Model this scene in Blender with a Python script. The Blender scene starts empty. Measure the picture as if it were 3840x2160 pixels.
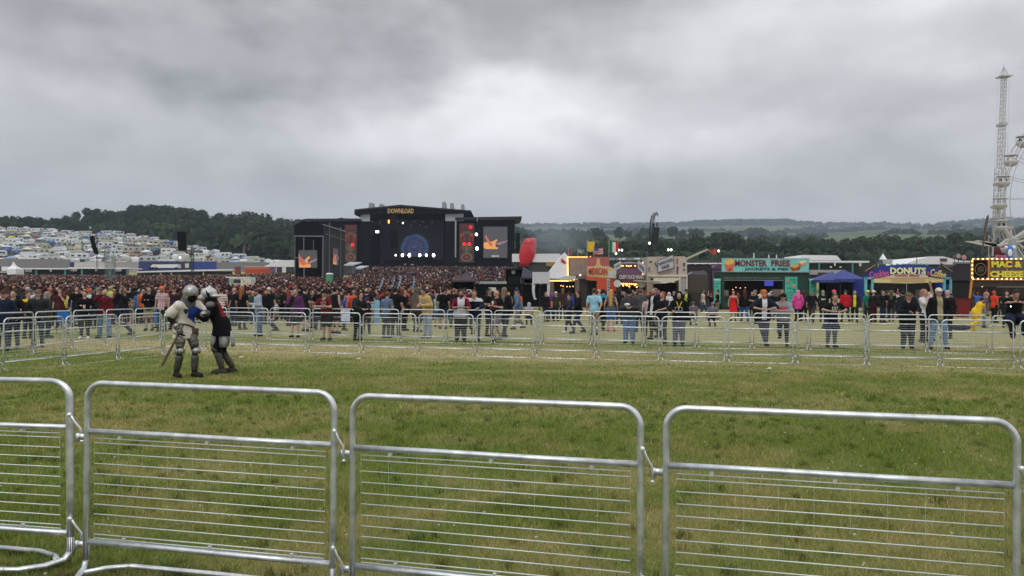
import bpy, math, random
import numpy as np
from mathutils import Matrix, Vector, Euler
R = math.radians
rng = random.Random(7)
nrg = np.random.default_rng(11)
F = 2900.0           # focal length in photograph pixels (3840 wide)
CX, CY = 1920.0, 1100.0
EYE = 1.675
ROLL = R(0.28)
scene = bpy.context.scene
COL = scene.collection

# ------------------------------------------------------------------ camera
cd = bpy.data.cameras.new('camera')
cam = bpy.data.objects.new('camera', cd)
COL.objects.link(cam)
cd.sensor_width = 36.0
cd.lens = F / 3840.0 * 36.0
cd.shift_y = (CY - 1080.0) / 3840.0
cd.clip_start = 0.1
cd.clip_end = 20000
cam.matrix_world = Matrix.Translation((0, 0, EYE)) @ Matrix.Rotation(R(90), 4, 'X') @ Matrix.Rotation(ROLL, 4, 'Z')
scene.camera = cam

# ------------------------------------------------------------------ exposure
scene.view_settings.view_transform = 'Standard'
scene.view_settings.look = 'None'
scene.view_settings.gamma = 1
scene.view_settings.exposure = 0.42
scene.cycles.use_denoising = True
scene.cycles.max_bounces = 5
scene.cycles.transparent_max_bounces = 8
scene.cycles.volume_bounces = 0
scene.cycles.volume_step_rate = 2

# ------------------------------------------------------------------ world: heavy overcast over a physical sky
SUN_EL, SUN_AZ = R(48), R(200)
world = bpy.data.worlds.new("World")
scene.world = world
world.use_nodes = True
wn, wl = world.node_tree.nodes, world.node_tree.links
wn.clear()
def N(nodes, t, **kw):
    n = nodes.new(t)
    for k, v in kw.items():
        setattr(n, k, v)
    return n
def wmath(op, a, b=None, c=None, clamp=False):
    n = wn.new('ShaderNodeMath'); n.operation = op; n.use_clamp = clamp
    for i, v in enumerate((a, b, c)):
        if v is None: continue
        if isinstance(v, (int, float)): n.inputs[i].default_value = v
        else: wl.new(v, n.inputs[i])
    return n.outputs[0]
def build_world():
    tc = wn.new('ShaderNodeTexCoord')
    sep = wn.new('ShaderNodeSeparateXYZ'); wl.new(tc.outputs['Generated'], sep.inputs[0])
    x, y, z = sep.outputs
    az = wmath('ARCTAN2', x, y)
    el = wmath('ARCSINE', z)
    cmb = wn.new('ShaderNodeCombineXYZ'); wl.new(az, cmb.inputs[0]); wl.new(el, cmb.inputs[1])
    # warp of the cloud field
    def noise(scale, detail, rough, sx, sy, off):
        mp = wn.new('ShaderNodeMapping'); mp.inputs['Scale'].default_value = (sx, sy, 1); mp.inputs['Location'].default_value = off
        wl.new(cmb.outputs[0], mp.inputs[0])
        n = wn.new('ShaderNodeTexNoise'); n.inputs['Scale'].default_value = scale
        n.inputs['Detail'].default_value = detail; n.inputs['Roughness'].default_value = rough
        wl.new(mp.outputs[0], n.inputs['Vector'])
        return n
    wp = noise(4.5, 5, 0.55, 1, 2.0, (3, 1, 0))
    sub = wn.new('ShaderNodeVectorMath'); sub.operation = 'SUBTRACT'; wl.new(wp.outputs['Color'], sub.inputs[0]); sub.inputs[1].default_value = (.5, .5, .5)
    scl = wn.new('ShaderNodeVectorMath'); scl.operation = 'MULTIPLY'; wl.new(sub.outputs[0], scl.inputs[0]); scl.inputs[1].default_value = (.26, .16, 0)
    add = wn.new('ShaderNodeVectorMath'); add.operation = 'ADD'; wl.new(cmb.outputs[0], add.inputs[0]); wl.new(scl.outputs[0], add.inputs[1])
    # cloud masses: azimuth, elevation, half sizes, brightness change
    blobs = [(-.44,.30,.20,.09,-.115),(-.33,.23,.16,.07,-.13),(-.20,.29,.16,.08,-.05),(-.05,.33,.30,.07,-.085),
             (-.60,.21,.16,.06,.13),(-.22,.19,.15,.035,.15),(-.05,.225,.17,.04,.22),(.08,.20,.2,.045,.17),(.13,.28,.12,.05,-.02),
             (.00,.18,.15,.04,.04),(.33,.29,.18,.07,.12),(.50,.31,.18,.06,.14),(.20,.365,.10,.03,-.12),(.52,.20,.22,.05,-.05),
             (.22,.13,.25,.02,-.03),(-.05,.12,.35,.025,-.03),(-.45,.13,.3,.04,-.035),(-.35,.38,.3,.04,-.02),(.40,.38,.2,.04,.03),(-.60,.32,.12,.10,-.04)]
    acc = None
    for (u, v, a, b, k) in blobs:
        s1 = wn.new('ShaderNodeVectorMath'); s1.operation = 'SUBTRACT'; wl.new(add.outputs[0], s1.inputs[0]); s1.inputs[1].default_value = (u, v, 0)
        s2 = wn.new('ShaderNodeVectorMath'); s2.operation = 'MULTIPLY'; wl.new(s1.outputs[0], s2.inputs[0]); s2.inputs[1].default_value = (1/a, 1/b, 0)
        ln = wn.new('ShaderNodeVectorMath'); ln.operation = 'DOT_PRODUCT'; wl.new(s2.outputs[0], ln.inputs[0]); wl.new(s2.outputs[0], ln.inputs[1])
        e = wmath('EXPONENT', wmath('MULTIPLY', ln.outputs['Value'], -1.0))
        m = wmath('MULTIPLY', e, k * 1.0)
        acc = m if acc is None else wmath('ADD', acc, m)
    n1 = noise(5.0, 6, 0.52, 1, 1.9, (1.3, 4, 2))
    n2 = noise(13, 5, 0.55, 1, 1.6, (5, 2, 7))
    sm1 = wn.new('ShaderNodeMapRange'); sm1.interpolation_type = 'SMOOTHSTEP'; wl.new(n1.outputs['Fac'], sm1.inputs[0]); sm1.inputs[1].default_value = .36; sm1.inputs[2].default_value = .62; sm1.inputs[3].default_value = -.5; sm1.inputs[4].default_value = .5
    d1 = wmath('MULTIPLY', sm1.outputs[0], .15)
    d2 = wmath('MULTIPLY', wmath('SUBTRACT', n2.outputs['Fac'], .5), .15)
    n3 = noise(30, 5, .62, 1, 1.8, (2, 9, 1))
    det = wmath('ADD', wmath('ADD', d1, d2), wmath('MULTIPLY', wmath('SUBTRACT', n3.outputs['Fac'], .5), .045))
    # cloud detail flattens towards the horizon, and the sky thickens and brightens overhead
    up = wmath('SMOOTH_MIN', wmath('MULTIPLY', el, 5.0), 1.0, .2)
    det = wmath('MULTIPLY', det, wmath('MAXIMUM', up, .12))
    base = wmath('ADD', wmath('ADD', acc, det), .495)
    hi = wmath('MULTIPLY', wmath('MAXIMUM', wmath('SUBTRACT', el, .42), 0), .75)
    low = wmath('MULTIPLY', wmath('EXPONENT', wmath('MULTIPLY', wmath('MAXIMUM', el, 0), -11.0)), .12)
    val = wmath('ADD', wmath('ADD', base, hi), low)
    val = wmath('MAXIMUM', val, .12)
    # colour: cool grey clouds, slightly warm towards the low right
    warm = wmath('MULTIPLY', wmath('ADD', wmath('MULTIPLY', az, .5), .15), wmath('SUBTRACT', 1.0, wmath('MULTIPLY', wmath('MAXIMUM', el, 0), 3.0), clamp=True), clamp=True)
    mixc = wn.new('ShaderNodeMix'); mixc.data_type = 'RGBA'
    wl.new(warm, mixc.inputs['Factor'])
    mixc.inputs['A'].default_value = (.985, .985, 1.0, 1)
    mixc.inputs['B'].default_value = (1.02, .98, .98, 1)
    sc = wn.new('ShaderNodeVectorMath'); sc.operation = 'SCALE'; wl.new(mixc.outputs['Result'], sc.inputs[0]); wl.new(val, sc.inputs['Scale'])
    sky = wn.new('ShaderNodeTexSky'); sky.sky_type = 'NISHITA'; sky.sun_disc = False
    sky.sun_elevation = SUN_EL; sky.sun_rotation = SUN_AZ
    bg1 = wn.new('ShaderNodeBackground'); wl.new(sky.outputs[0], bg1.inputs[0]); bg1.inputs[1].default_value = .05
    bg2 = wn.new('ShaderNodeBackground'); wl.new(sc.outputs[0], bg2.inputs[0]); bg2.inputs[1].default_value = 1.0
    mx = wn.new('ShaderNodeMixShader'); mx.inputs[0].default_value = .94
    wl.new(bg1.outputs[0], mx.inputs[1]); wl.new(bg2.outputs[0], mx.inputs[2])
    out = wn.new('ShaderNodeOutputWorld'); wl.new(mx.outputs[0], out.inputs[0])
build_world()

# ------------------------------------------------------------------ the veiled sun
sd = bpy.data.lights.new('sun', 'SUN')
sd.energy = 0.6
sd.angle = R(25)
sd.color = (1, .97, .93)
sun = bpy.data.objects.new('sun', sd)
COL.objects.link(sun)
sdir = Vector((math.sin(SUN_AZ) * math.cos(SUN_EL), math.cos(SUN_AZ) * math.cos(SUN_EL), math.sin(SUN_EL)))
sun.rotation_euler = sdir.to_track_quat('Z', 'Y').to_euler()

# ------------------------------------------------------------------ pixel <-> world
def uv(px, py):
    a, b = px - CX, py - CY
    return a * math.cos(ROLL) + b * math.sin(ROLL), -a * math.sin(ROLL) + b * math.cos(ROLL)
def P(px, py, d):
    u, v = uv(px, py)
    return Vector((u / F * d, d, EYE - v / F * d))
def PX(px, d, py=1100):
    return uv(px, py)[0] / F * d
def PZ(px, py, d):
    return EYE - uv(px, py)[1] / F * d

# ------------------------------------------------------------------ terrain height
_px = np.array([-900, 0, 480, 700, 900, 1050, 1300, 1900, 2400, 3000, 3400, 3840, 4800.])
_d = np.array([0, 38, 58, 100, 150, 190, 230, 290, 360, 430, 520, 700, 1000, 1500, 2200, 3000, 3200, 4200.])
_lz = {38: 0., 58: .2, 100: 1.25, 150: 3.1}
_tab = np.zeros((len(_d), len(_px)))
def _fill():
    rows = {
     190: [1058,1058,1058,1056,1050,1042,1026,1026,1060,1066,1066,1066,1066],
     230: [1016,1016,1016,1016,1016,1014,1012,1014,1035,1040,1040,1040,1040],
     290: [962, 965, 968, 972, 980, 990, 1000,1002,1005,1008,1008,1008,1008],
     360: [905, 908, 912, 925, 958, 980, 990, 990, 985, 985, 985, 985, 985],
     430: [858, 866, 885, 915, 950, 975, 985, 980, 970, 968, 968, 965, 965],
     520: [850, 862, 880, 905, 940, 960, 970, 960, 945, 950, 948, 942, 940],
     700: [846, 860, 872, 890, 905, 925, 930, 925, 910, 925, 915, 905, 905],
     1000:[844, 858, 868, 880, 890, 900, 900, 890, 892, 905, 890, 880, 880],
     1500:[843, 857, 862, 870, 880, 880, 880, 868, 880, 885, 870, 862, 860],
     2200:[851,865,867,870,872,872,872,860,868,870,860,853,854],
     3000:[850,864,864,864,864,860,855,848,842,836,847,824,822],
     3200:[850, 865, 865, 865, 865, 860, 858, 848, 842, 840, 850, 826, 824],
     4200:[910, 910, 910, 910, 910, 910, 910, 900, 900, 900, 900, 890, 890]}
    for i, d in enumerate(_d):
        for j, p in enumerate(_px):
            if d in rows: _tab[i, j] = EYE + (CY - rows[int(d)][j] - (CX - p) * math.tan(ROLL)) / F * d
            elif d == 0: _tab[i, j] = 0
            else:
                _tab[i, j] = _lz[int(d)]
                if p > 2200 and d >= 58: _tab[i, j] = {58: .15, 100: .9, 150: 2.2}[int(d)]
_fill()
def Gn(x, y):
    x = np.asarray(x, float); y = np.asarray(y, float)
    d = np.maximum(y, 1e-3)
    p = np.clip(CX + np.where(y > 30, x / np.maximum(d, 30) * F, x / 30 * F), _px[0], _px[-1])
    p = np.minimum(np.maximum(p, _px[0]), _px[-1] - 1e-6)
    dd = np.clip(d, 0, _d[-1] - 1e-6)
    i = np.clip(np.searchsorted(_d, dd, 'right') - 1, 0, len(_d) - 2)
    j = np.clip(np.searchsorted(_px, p, 'right') - 1, 0, len(_px) - 2)
    t = (dd - _d[i]) / (_d[i + 1] - _d[i]); s = (p - _px[j]) / (_px[j + 1] - _px[j])
    s = s * s * (3 - 2 * s)
    return (_tab[i, j] * (1 - s) + _tab[i, j + 1] * s) * (1 - t) + (_tab[i + 1, j] * (1 - s) + _tab[i + 1, j + 1] * s) * t
def G(x, y):
    return float(Gn(x, y))

# ------------------------------------------------------------------ materials
MATS = {}
def lin(c):
    return tuple(((v / 255) / 12.92 if v / 255 <= .04045 else ((v / 255 + .055) / 1.055) ** 2.4) for v in c)
def mat(name, color, rough=.7, metal=0., emit=0., var=.12, scale=6., bump=0., spec=None, ecol=None):
    """one procedural material: base colour broken up by noise"""
    if name in MATS: return MATS[name]
    m = bpy.data.materials.new(name); m.use_nodes = True
    nt = m.node_tree; n, l = nt.nodes, nt.links
    b = n['Principled BSDF']
    b.inputs['Roughness'].default_value = rough
    b.inputs['Metallic'].default_value = metal
    if spec is not None: b.inputs['Specular IOR Level'].default_value = spec
    c = tuple(color) + (1,)
    if var > 0 or bump > 0:
        tc = n.new('ShaderNodeTexCoord')
        no = n.new('ShaderNodeTexNoise'); no.inputs['Scale'].default_value = scale; no.inputs['Detail'].default_value = 4
        l.new(tc.outputs['Object'], no.inputs['Vector'])
        rp = n.new('ShaderNodeValToRGB')
        rp.color_ramp.elements[0].position = .3; rp.color_ramp.elements[1].position = .7
        rp.color_ramp.elements[0].color = tuple(v * (1 - var) for v in color) + (1,)
        rp.color_ramp.elements[1].color = tuple(min(1, v * (1 + var)) for v in color) + (1,)
        l.new(no.outputs['Fac'], rp.inputs[0]); l.new(rp.outputs[0], b.inputs['Base Color'])
        if bump > 0:
            bp = n.new('ShaderNodeBump'); bp.inputs['Strength'].default_value = bump; bp.inputs['Distance'].default_value = .02
            l.new(no.outputs['Fac'], bp.inputs['Height']); l.new(bp.outputs[0], b.inputs['Normal'])
    b.inputs['Base Color'].default_value = c
    if emit > 0:
        b.inputs['Emission Color'].default_value = tuple(ecol or color) + (1,)
        b.inputs['Emission Strength'].default_value = emit
    MATS[name] = m
    return m
def mrgb(r, g, b, rough=.75, **kw):
    """material from an sRGB colour as it looks on the thing itself"""
    return mat('c%02x%02x%02x_%d' % (r, g, b, int(rough * 100)), lin((r, g, b)), rough, **kw)
def mglow(name, r, g, b, s):
    return mat(name, lin((r, g, b)), .5, emit=s, var=0)
def mattr(name, rough=.8, spec=.3, trans=0.):
    if name in MATS: return MATS[name]
    m = bpy.data.materials.new(name); m.use_nodes = True
    n, l = m.node_tree.nodes, m.node_tree.links
    b = n['Principled BSDF']; b.inputs['Roughness'].default_value = rough
    b.inputs['Specular IOR Level'].default_value = spec
    a = n.new('ShaderNodeAttribute'); a.attribute_name = 'Col'
    l.new(a.outputs['Color'], b.inputs['Base Color'])
    MATS[name] = m
    return m

# ------------------------------------------------------------------ mesh builder (world coordinates)
class MB:
    def __init__(s): s.v = []; s.f = []; s.m = []; s.cur = 0; s.sm = False
    def add(s, vs, fs):
        o = len(s.v); s.v += [tuple(v) for v in vs]; s.f += [tuple(i + o for i in f) for f in fs]; s.m += [s.cur] * len(fs)
        return s
    def box(s, x0, x1, y0, y1, z0, z1):
        return s.add([(x0,y0,z0),(x1,y0,z0),(x1,y1,z0),(x0,y1,z0),(x0,y0,z1),(x1,y0,z1),(x1,y1,z1),(x0,y1,z1)],
                     [(0,3,2,1),(4,5,6,7),(0,1,5,4),(1,2,6,5),(2,3,7,6),(3,0,4,7)])
    def obox(s, c, size, rot=0, tilt=0):
        sx, sy, sz = [v / 2 for v in size]
        M = Matrix.Rotation(rot, 3, 'Z') @ Matrix.Rotation(tilt, 3, 'Y')
        vs = [Vector(c) + M @ Vector(v) for v in [(-sx,-sy,-sz),(sx,-sy,-sz),(sx,sy,-sz),(-sx,sy,-sz),(-sx,-sy,sz),(sx,-sy,sz),(sx,sy,sz),(-sx,sy,sz)]]
        return s.add(vs, [(0,3,2,1),(4,5,6,7),(0,1,5,4),(1,2,6,5),(2,3,7,6),(3,0,4,7)])
    def tube(s, pts, r, n=6, caps=True):
        pts = [Vector(p) for p in pts]
        rs = r if isinstance(r, (list, tuple)) else [r] * len(pts)
        vs = []; fs = []
        t0 = (pts[1] - pts[0]).normalized()
        ref = Vector((0, 0, 1)) if abs(t0.z) < .9 else Vector((0, 1, 0))
        nv = t0.cross(ref).normalized()
        for i, p in enumerate(pts):
            t = (pts[min(i + 1, len(pts) - 1)] - pts[max(i - 1, 0)]).normalized()
            nv = (nv - t * nv.dot(t)).normalized(); bv = t.cross(nv)
            for k in range(n):
                a = 2 * math.pi * k / n
                vs.append(p + (nv * math.cos(a) + bv * math.sin(a)) * rs[i])
        for i in range(len(pts) - 1):
            for k in range(n):
                fs.append((i*n+k, i*n+(k+1)%n, (i+1)*n+(k+1)%n, (i+1)*n+k))
        if caps:
            fs.append(tuple(range(n - 1, -1, -1))); fs.append(tuple((len(pts)-1)*n + k for k in range(n)))
        return s.add(vs, fs)
    def loft(s, rings, caps=True):
        n = len(rings[0]); vs = [v for r in rings for v in r]; fs = []
        for i in range(len(rings) - 1):
            for k in range(n):
                fs.append((i*n+k, i*n+(k+1)%n, (i+1)*n+(k+1)%n, (i+1)*n+k))
        if caps:
            fs.append(tuple(range(n - 1, -1, -1))); fs.append(tuple((len(rings)-1)*n + k for k in range(n)))
        return s.add(vs, fs)
    def prism(s, poly, y0, y1):
        """poly of (x, z) seen from the front, extruded along y"""
        n = len(poly)
        vs = [(x, y0, z) for x, z in poly] + [(x, y1, z) for x, z in poly]
        fs = [tuple(range(n)), tuple(range(2*n-1, n-1, -1))] + [(i, n+i, n+(i+1)%n, (i+1)%n) for i in range(n)]
        return s.add(vs, fs)
    def ell(s, c, r, nu=12, nv=8):
        vs = [(c[0], c[1], c[2] - r[2])]
        for j in range(1, nv):
            a = -math.pi/2 + math.pi*j/nv
            for i in range(nu):
                b = 2*math.pi*i/nu
                vs.append((c[0]+r[0]*math.cos(a)*math.cos(b), c[1]+r[1]*math.cos(a)*math.sin(b), c[2]+r[2]*math.sin(a)))
        vs.append((c[0], c[1], c[2] + r[2])); t = len(vs) - 1; fs = []
        for i in range(nu):
            fs.append((0, 1+(i+1)%nu, 1+i)); fs.append((t, t-nu+i, t-nu+(i+1)%nu))
        for j in range(nv - 2):
            for i in range(nu):
                fs.append((1+j*nu+i, 1+j*nu+(i+1)%nu, 1+(j+1)*nu+(i+1)%nu, 1+(j+1)*nu+i))
        return s.add(vs, fs)
    def build(s, name, mats, parent=None, smooth=None, loc=None):
        me = bpy.data.meshes.new(name)
        off = Vector(parent.location) if (parent is not None and loc is None) else Vector(loc or (0, 0, 0))
        if parent is not None and parent.parent is not None and loc is None: off = off + Vector(parent.parent.location)
        me.from_pydata([(v[0]-off[0], v[1]-off[1], v[2]-off[2]) for v in s.v], [], s.f)
        if not isinstance(mats, (list, tuple)): mats = [mats]
        for m in mats: me.materials.append(m)
        if len(mats) > 1: me.polygons.foreach_set('material_index', s.m)
        if smooth or (smooth is None and s.sm): me.polygons.foreach_set('use_smooth', [True] * len(me.polygons))
        me.update()
        o = bpy.data.objects.new(name, me); COL.objects.link(o)
        if parent is not None: o.parent = parent
        elif loc is not None: o.location = loc
        return o
def np_mesh(name, V, Fc, mats, smooth=False, midx=None, col=None):
    """V (n,3), Fc (m,k) faces of equal size"""
    me = bpy.data.meshes.new(name)
    V = np.asarray(V, np.float32); Fc = np.asarray(Fc, np.int32); k = Fc.shape[1]
    me.vertices.add(len(V)); me.vertices.foreach_set('co', V.ravel())
    me.loops.add(Fc.size); me.loops.foreach_set('vertex_index', Fc.ravel())
    me.polygons.add(len(Fc)); me.polygons.foreach_set('loop_start', np.arange(0, Fc.size, k, dtype=np.int32))
    if smooth: me.polygons.foreach_set('use_smooth', np.ones(len(Fc), bool))
    if not isinstance(mats, (list, tuple)): mats = [mats]
    for m in mats: me.materials.append(m)
    if midx is not None: me.polygons.foreach_set('material_index', np.asarray(midx, np.int32))
    me.update(calc_edges=True)
    if col is not None:
        a = me.color_attributes.new('Col', 'FLOAT_COLOR', 'POINT')
        c = np.ones((len(V), 4), np.float32); c[:, :3] = col
        a.data.foreach_set('color', c.ravel())
    return me
def link(name, me, parent=None, loc=None):
    o = bpy.data.objects.new(name, me); COL.objects.link(o)
    if parent is not None: o.parent = parent
    if loc is not None: o.location = loc
    return o
def tag(o, label=None, cat=None, group=None, kind=None):
    if label: o['label'] = label
    if cat: o['category'] = cat
    if group: o['group'] = group
    if kind: o['kind'] = kind
    return o
def thing(name, label, cat, loc=(0, 0, 0), group=None, rz=0):
    o = bpy.data.objects.new(name, None); COL.objects.link(o)
    o.location = loc; o.rotation_euler.z = rz; o.empty_display_size = .3
    return tag(o, label, cat, group)
def dup(o, parent=None):
    c = o.copy(); COL.objects.link(c)
    if parent is not None: c.parent = parent
    for ch in CH.get(o.name, ()): dup(ch, c)
    return c
CH = {}
def template_children(root, objs):
    CH[root.name] = list(objs)
def text(name, body, x0, x1, zc, y, m, parent=None, height=None, rot=0., shear=0., ext=.02, maxw=True, ry=0., bold=0.):
    """raised lettering filling x0..x1 at height zc on a front at depth y"""
    c = bpy.data.curves.new(name, 'FONT'); c.body = body; c.align_x = 'CENTER'; c.align_y = 'CENTER'
    c.size = 1; c.extrude = ext; c.shear = shear; c.offset = bold; c.resolution_u = 2
    c.materials.append(m)
    o = bpy.data.objects.new(name, c); COL.objects.link(o)
    w = WID.get(body)
    if w is None:
        w = max(len(t) for t in body.split('\n')) * .6
        w = 0
        for t in body.split('\n'):
            w = max(w, sum({'I': .28, ' ': .28, 'i': .22, 'l': .22, 'M': .83, 'W': .94, '&': .67, '.': .28, 'm': .83}.get(ch, .68 if ch.isupper() else .55) for ch in t))
    W = x1 - x0
    sx = W / w
    h = height / .73 if height else sx
    o.scale = (sx, h, 1)
    off = Vector(parent.location) if parent is not None else Vector((0, 0, 0))
    if parent is not None and parent.parent is not None: off += Vector(parent.parent.location)
    o.location = Vector(((x0 + x1) / 2, y, zc)) - off
    o.rotation_euler = (R(90), ry, rot)
    o['fitw'] = W; o['fith'] = height or 0.0
    if parent is not None: o.parent = parent
    return o
WID = {}
# ------------------------------------------------------------------ ground
def lk(nt):
    return nt.nodes, nt.links
def grass_nodes(nt, near=True):
    """patchy pasture colour by place: green, olive, straw, and the trodden strips along the barriers"""
    n, l = nt.nodes, nt.links
    geo = n.new('ShaderNodeNewGeometry')
    def nz(scale, det=3, rough=.55, off=0):
        mp = n.new('ShaderNodeMapping'); mp.inputs['Location'].default_value = (off, off * 2, 0); mp.inputs['Scale'].default_value = (scale, scale, 0)
        l.new(geo.outputs['Position'], mp.inputs[0])
        t = n.new('ShaderNodeTexNoise'); t.inputs['Scale'].default_value = 1; t.inputs['Detail'].default_value = det; t.inputs['Roughness'].default_value = rough
        l.new(mp.outputs[0], t.inputs['Vector']); return t.outputs['Fac']
    def M(op, a, b=None, clamp=False):
        k = n.new('ShaderNodeMath'); k.operation = op; k.use_clamp = clamp
        for i, v in enumerate((a, b)):
            if v is None: continue
            if isinstance(v, (int, float)): k.inputs[i].default_value = v
            else: l.new(v, k.inputs[i])
        return k.outputs[0]
    def mapr(v, a, b, c=0., d=1.):
        k = n.new('ShaderNodeMapRange'); k.interpolation_type = 'SMOOTHSTEP'
        l.new(v, k.inputs[0]); k.inputs[1].default_value = a; k.inputs[2].default_value = b; k.inputs[3].default_value = c; k.inputs[4].default_value = d
        return k.outputs[0]
    def mix(f, a, b):
        k = n.new('ShaderNodeMix'); k.data_type = 'RGBA'
        if isinstance(f, (int, float)): k.inputs['Factor'].default_value = f
        else: l.new(f, k.inputs['Factor'])
        for nm, v in (('A', a), ('B', b)):
            if isinstance(v, tuple): k.inputs[nm].default_value = v + (1,)
            else: l.new(v, k.inputs[nm])
        return k.outputs['Result']
    GREEN, OLIVE, STRAW, DRY = (.138, .188, .038), (.215, .228, .072), (.35, .30, .14), (.385, .35, .185)
    big = nz(.28, 3, .5, 3); mid = nz(1.3, 3, .55, 11); fine = nz(9, 3, .6, 5)
    sep = n.new('ShaderNodeSeparateXYZ'); l.new(geo.outputs['Position'], sep.inputs[0])
    x, y = sep.outputs[0], sep.outputs[1]
    t = M('ADD', M('SUBTRACT', y, 20.59), M('MULTIPLY', x, .2233))
    c = mix(mapr(M('ADD', M('MULTIPLY', big, .55), M('MULTIPLY', mid, .45)), .42, .60), GREEN, OLIVE)
    c = mix(mapr(M('ADD', M('ADD', M('MULTIPLY', mid, .4), M('MULTIPLY', big, .3)), M('MULTIPLY', fine, .3)), .46, .68, 0, .62), c, STRAW)
    # trodden strips along the two lines of barriers
    tw = M('ADD', t, M('MULTIPLY', M('SUBTRACT', mid, .5), 2.2))
    b1 = M('MULTIPLY', mapr(tw, -2.6, -.6), mapr(tw, 2.6, 4.0, 1, 0))
    b2 = mapr(tw, 5.4, 7.5)
    left = mapr(x, -2, 9, 1.0, .45)
    wear = M('MULTIPLY', M('MAXIMUM', M('MULTIPLY', b1, left), M('MULTIPLY', b2, .85)), mapr(mid, .2, .55, .6, 1))
    c = mix(wear, c, DRY)
    return c, fine, mapr, y, mix, M, nz, mapr
def ground_mat():
    m = bpy.data.materials.new('pasture'); m.use_nodes = True
    nt = m.node_tree; n, l = nt.nodes, nt.links
    b = n['Principled BSDF']; b.inputs['Roughness'].default_value = .95; b.inputs['Specular IOR Level'].default_value = .1
    c, fine, mapr, y, mix, M, nz, _ = grass_nodes(nt)
    vf = nz(45, 4, .7, 9)
    c = mix(mapr(vf, .35, .7, 0, .45), c, (.05, .055, .018))
    # far away: fields of different crops
    geo = n.new('ShaderNodeNewGeometry')
    mp = n.new('ShaderNodeMapping'); mp.inputs['Scale'].default_value = (.0045, .0022, 0); l.new(geo.outputs['Position'], mp.inputs[0])
    vo = n.new('ShaderNodeTexVoronoi'); vo.inputs['Scale'].default_value = 1; l.new(mp.outputs[0], vo.inputs['Vector'])
    rp = n.new('ShaderNodeValToRGB'); rp.color_ramp.interpolation = 'CONSTANT'
    sp = n.new('ShaderNodeSeparateColor'); l.new(vo.outputs['Color'], sp.inputs[0]); l.new(sp.outputs[0], rp.inputs[0])
    cols = [(.06, .10, .035), (.10, .145, .055), (.045, .08, .03), (.11, .125, .06), (.065, .11, .038), (.13, .125, .07)]
    e = rp.color_ramp.elements
    e[0].color = cols[0] + (1,); e[1].position = .2; e[1].color = cols[1] + (1,)
    for i, p in enumerate((.38, .55, .72, .9)):
        q = e.new(p); q.color = cols[i + 2] + (1,)
    c = mix(mapr(y, 215, 300), c, rp.outputs[0])
    l.new(c, b.inputs['Base Color'])
    bp = n.new('ShaderNodeBump'); bp.inputs['Strength'].default_value = .6; bp.inputs['Distance'].default_value = .05
    l.new(vf, bp.inputs['Height']); l.new(bp.outputs[0], b.inputs['Normal'])
    return m
def build_ground():
    ys = np.concatenate([np.linspace(-20, 60, 65), np.geomspace(62, 4200, 110)])
    ps = np.linspace(-3000, 7000, 181)
    Y, Pp = np.meshgrid(ys, ps, indexing='ij')
    X = (Pp - CX) / F * np.maximum(Y, 30)
    Z = Gn(X, Y)
    # gentle unevenness
    Z = Z + np.where(Y > 600, np.sin(X * .013 + 1) * np.sin(Y * .007) * 2.5, 0)
    V = np.stack([X, Y, Z], -1).reshape(-1, 3)
    a, b = len(ys), len(ps)
    i = np.arange(a - 1)[:, None] * b + np.arange(b - 1)[None]
    Fc = np.stack([i, i + 1, i + b + 1, i + b], -1).reshape(-1, 4)
    me = np_mesh('ground', V, Fc, ground_mat(), smooth=True)
    tag(link('ground', me), 'wide trampled pasture running down to the stage and up the hills', kind='structure')
build_ground()

def blade_mat():
    m = bpy.data.materials.new('grass_blade'); m.use_nodes = True
    nt = m.node_tree; n, l = nt.nodes, nt.links
    b = n['Principled BSDF']; b.inputs['Roughness'].default_value = .7; b.inputs['Specular IOR Level'].default_value = .15
    c, fine, mapr, y, mix, M, nz, _ = grass_nodes(nt)
    a = n.new('ShaderNodeAttribute'); a.attribute_name = 'Col'
    mu = n.new('ShaderNodeMix'); mu.data_type = 'RGBA'; mu.blend_type = 'MULTIPLY'; mu.inputs['Factor'].default_value = 1
    l.new(c, mu.inputs['A']); l.new(a.outputs['Color'], mu.inputs['B'])
    l.new(mu.outputs['Result'], b.inputs['Base Color'])
    tr = n.new('ShaderNodeBsdfTranslucent'); l.new(mu.outputs['Result'], tr.inputs[0])
    ms = n.new('ShaderNodeMixShader'); ms.inputs[0].default_value = .35
    l.new(b.outputs[0], ms.inputs[1]); l.new(tr.outputs[0], ms.inputs[2])
    l.new(ms.outputs[0], n['Material Output'].inputs[0])
    return m
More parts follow.
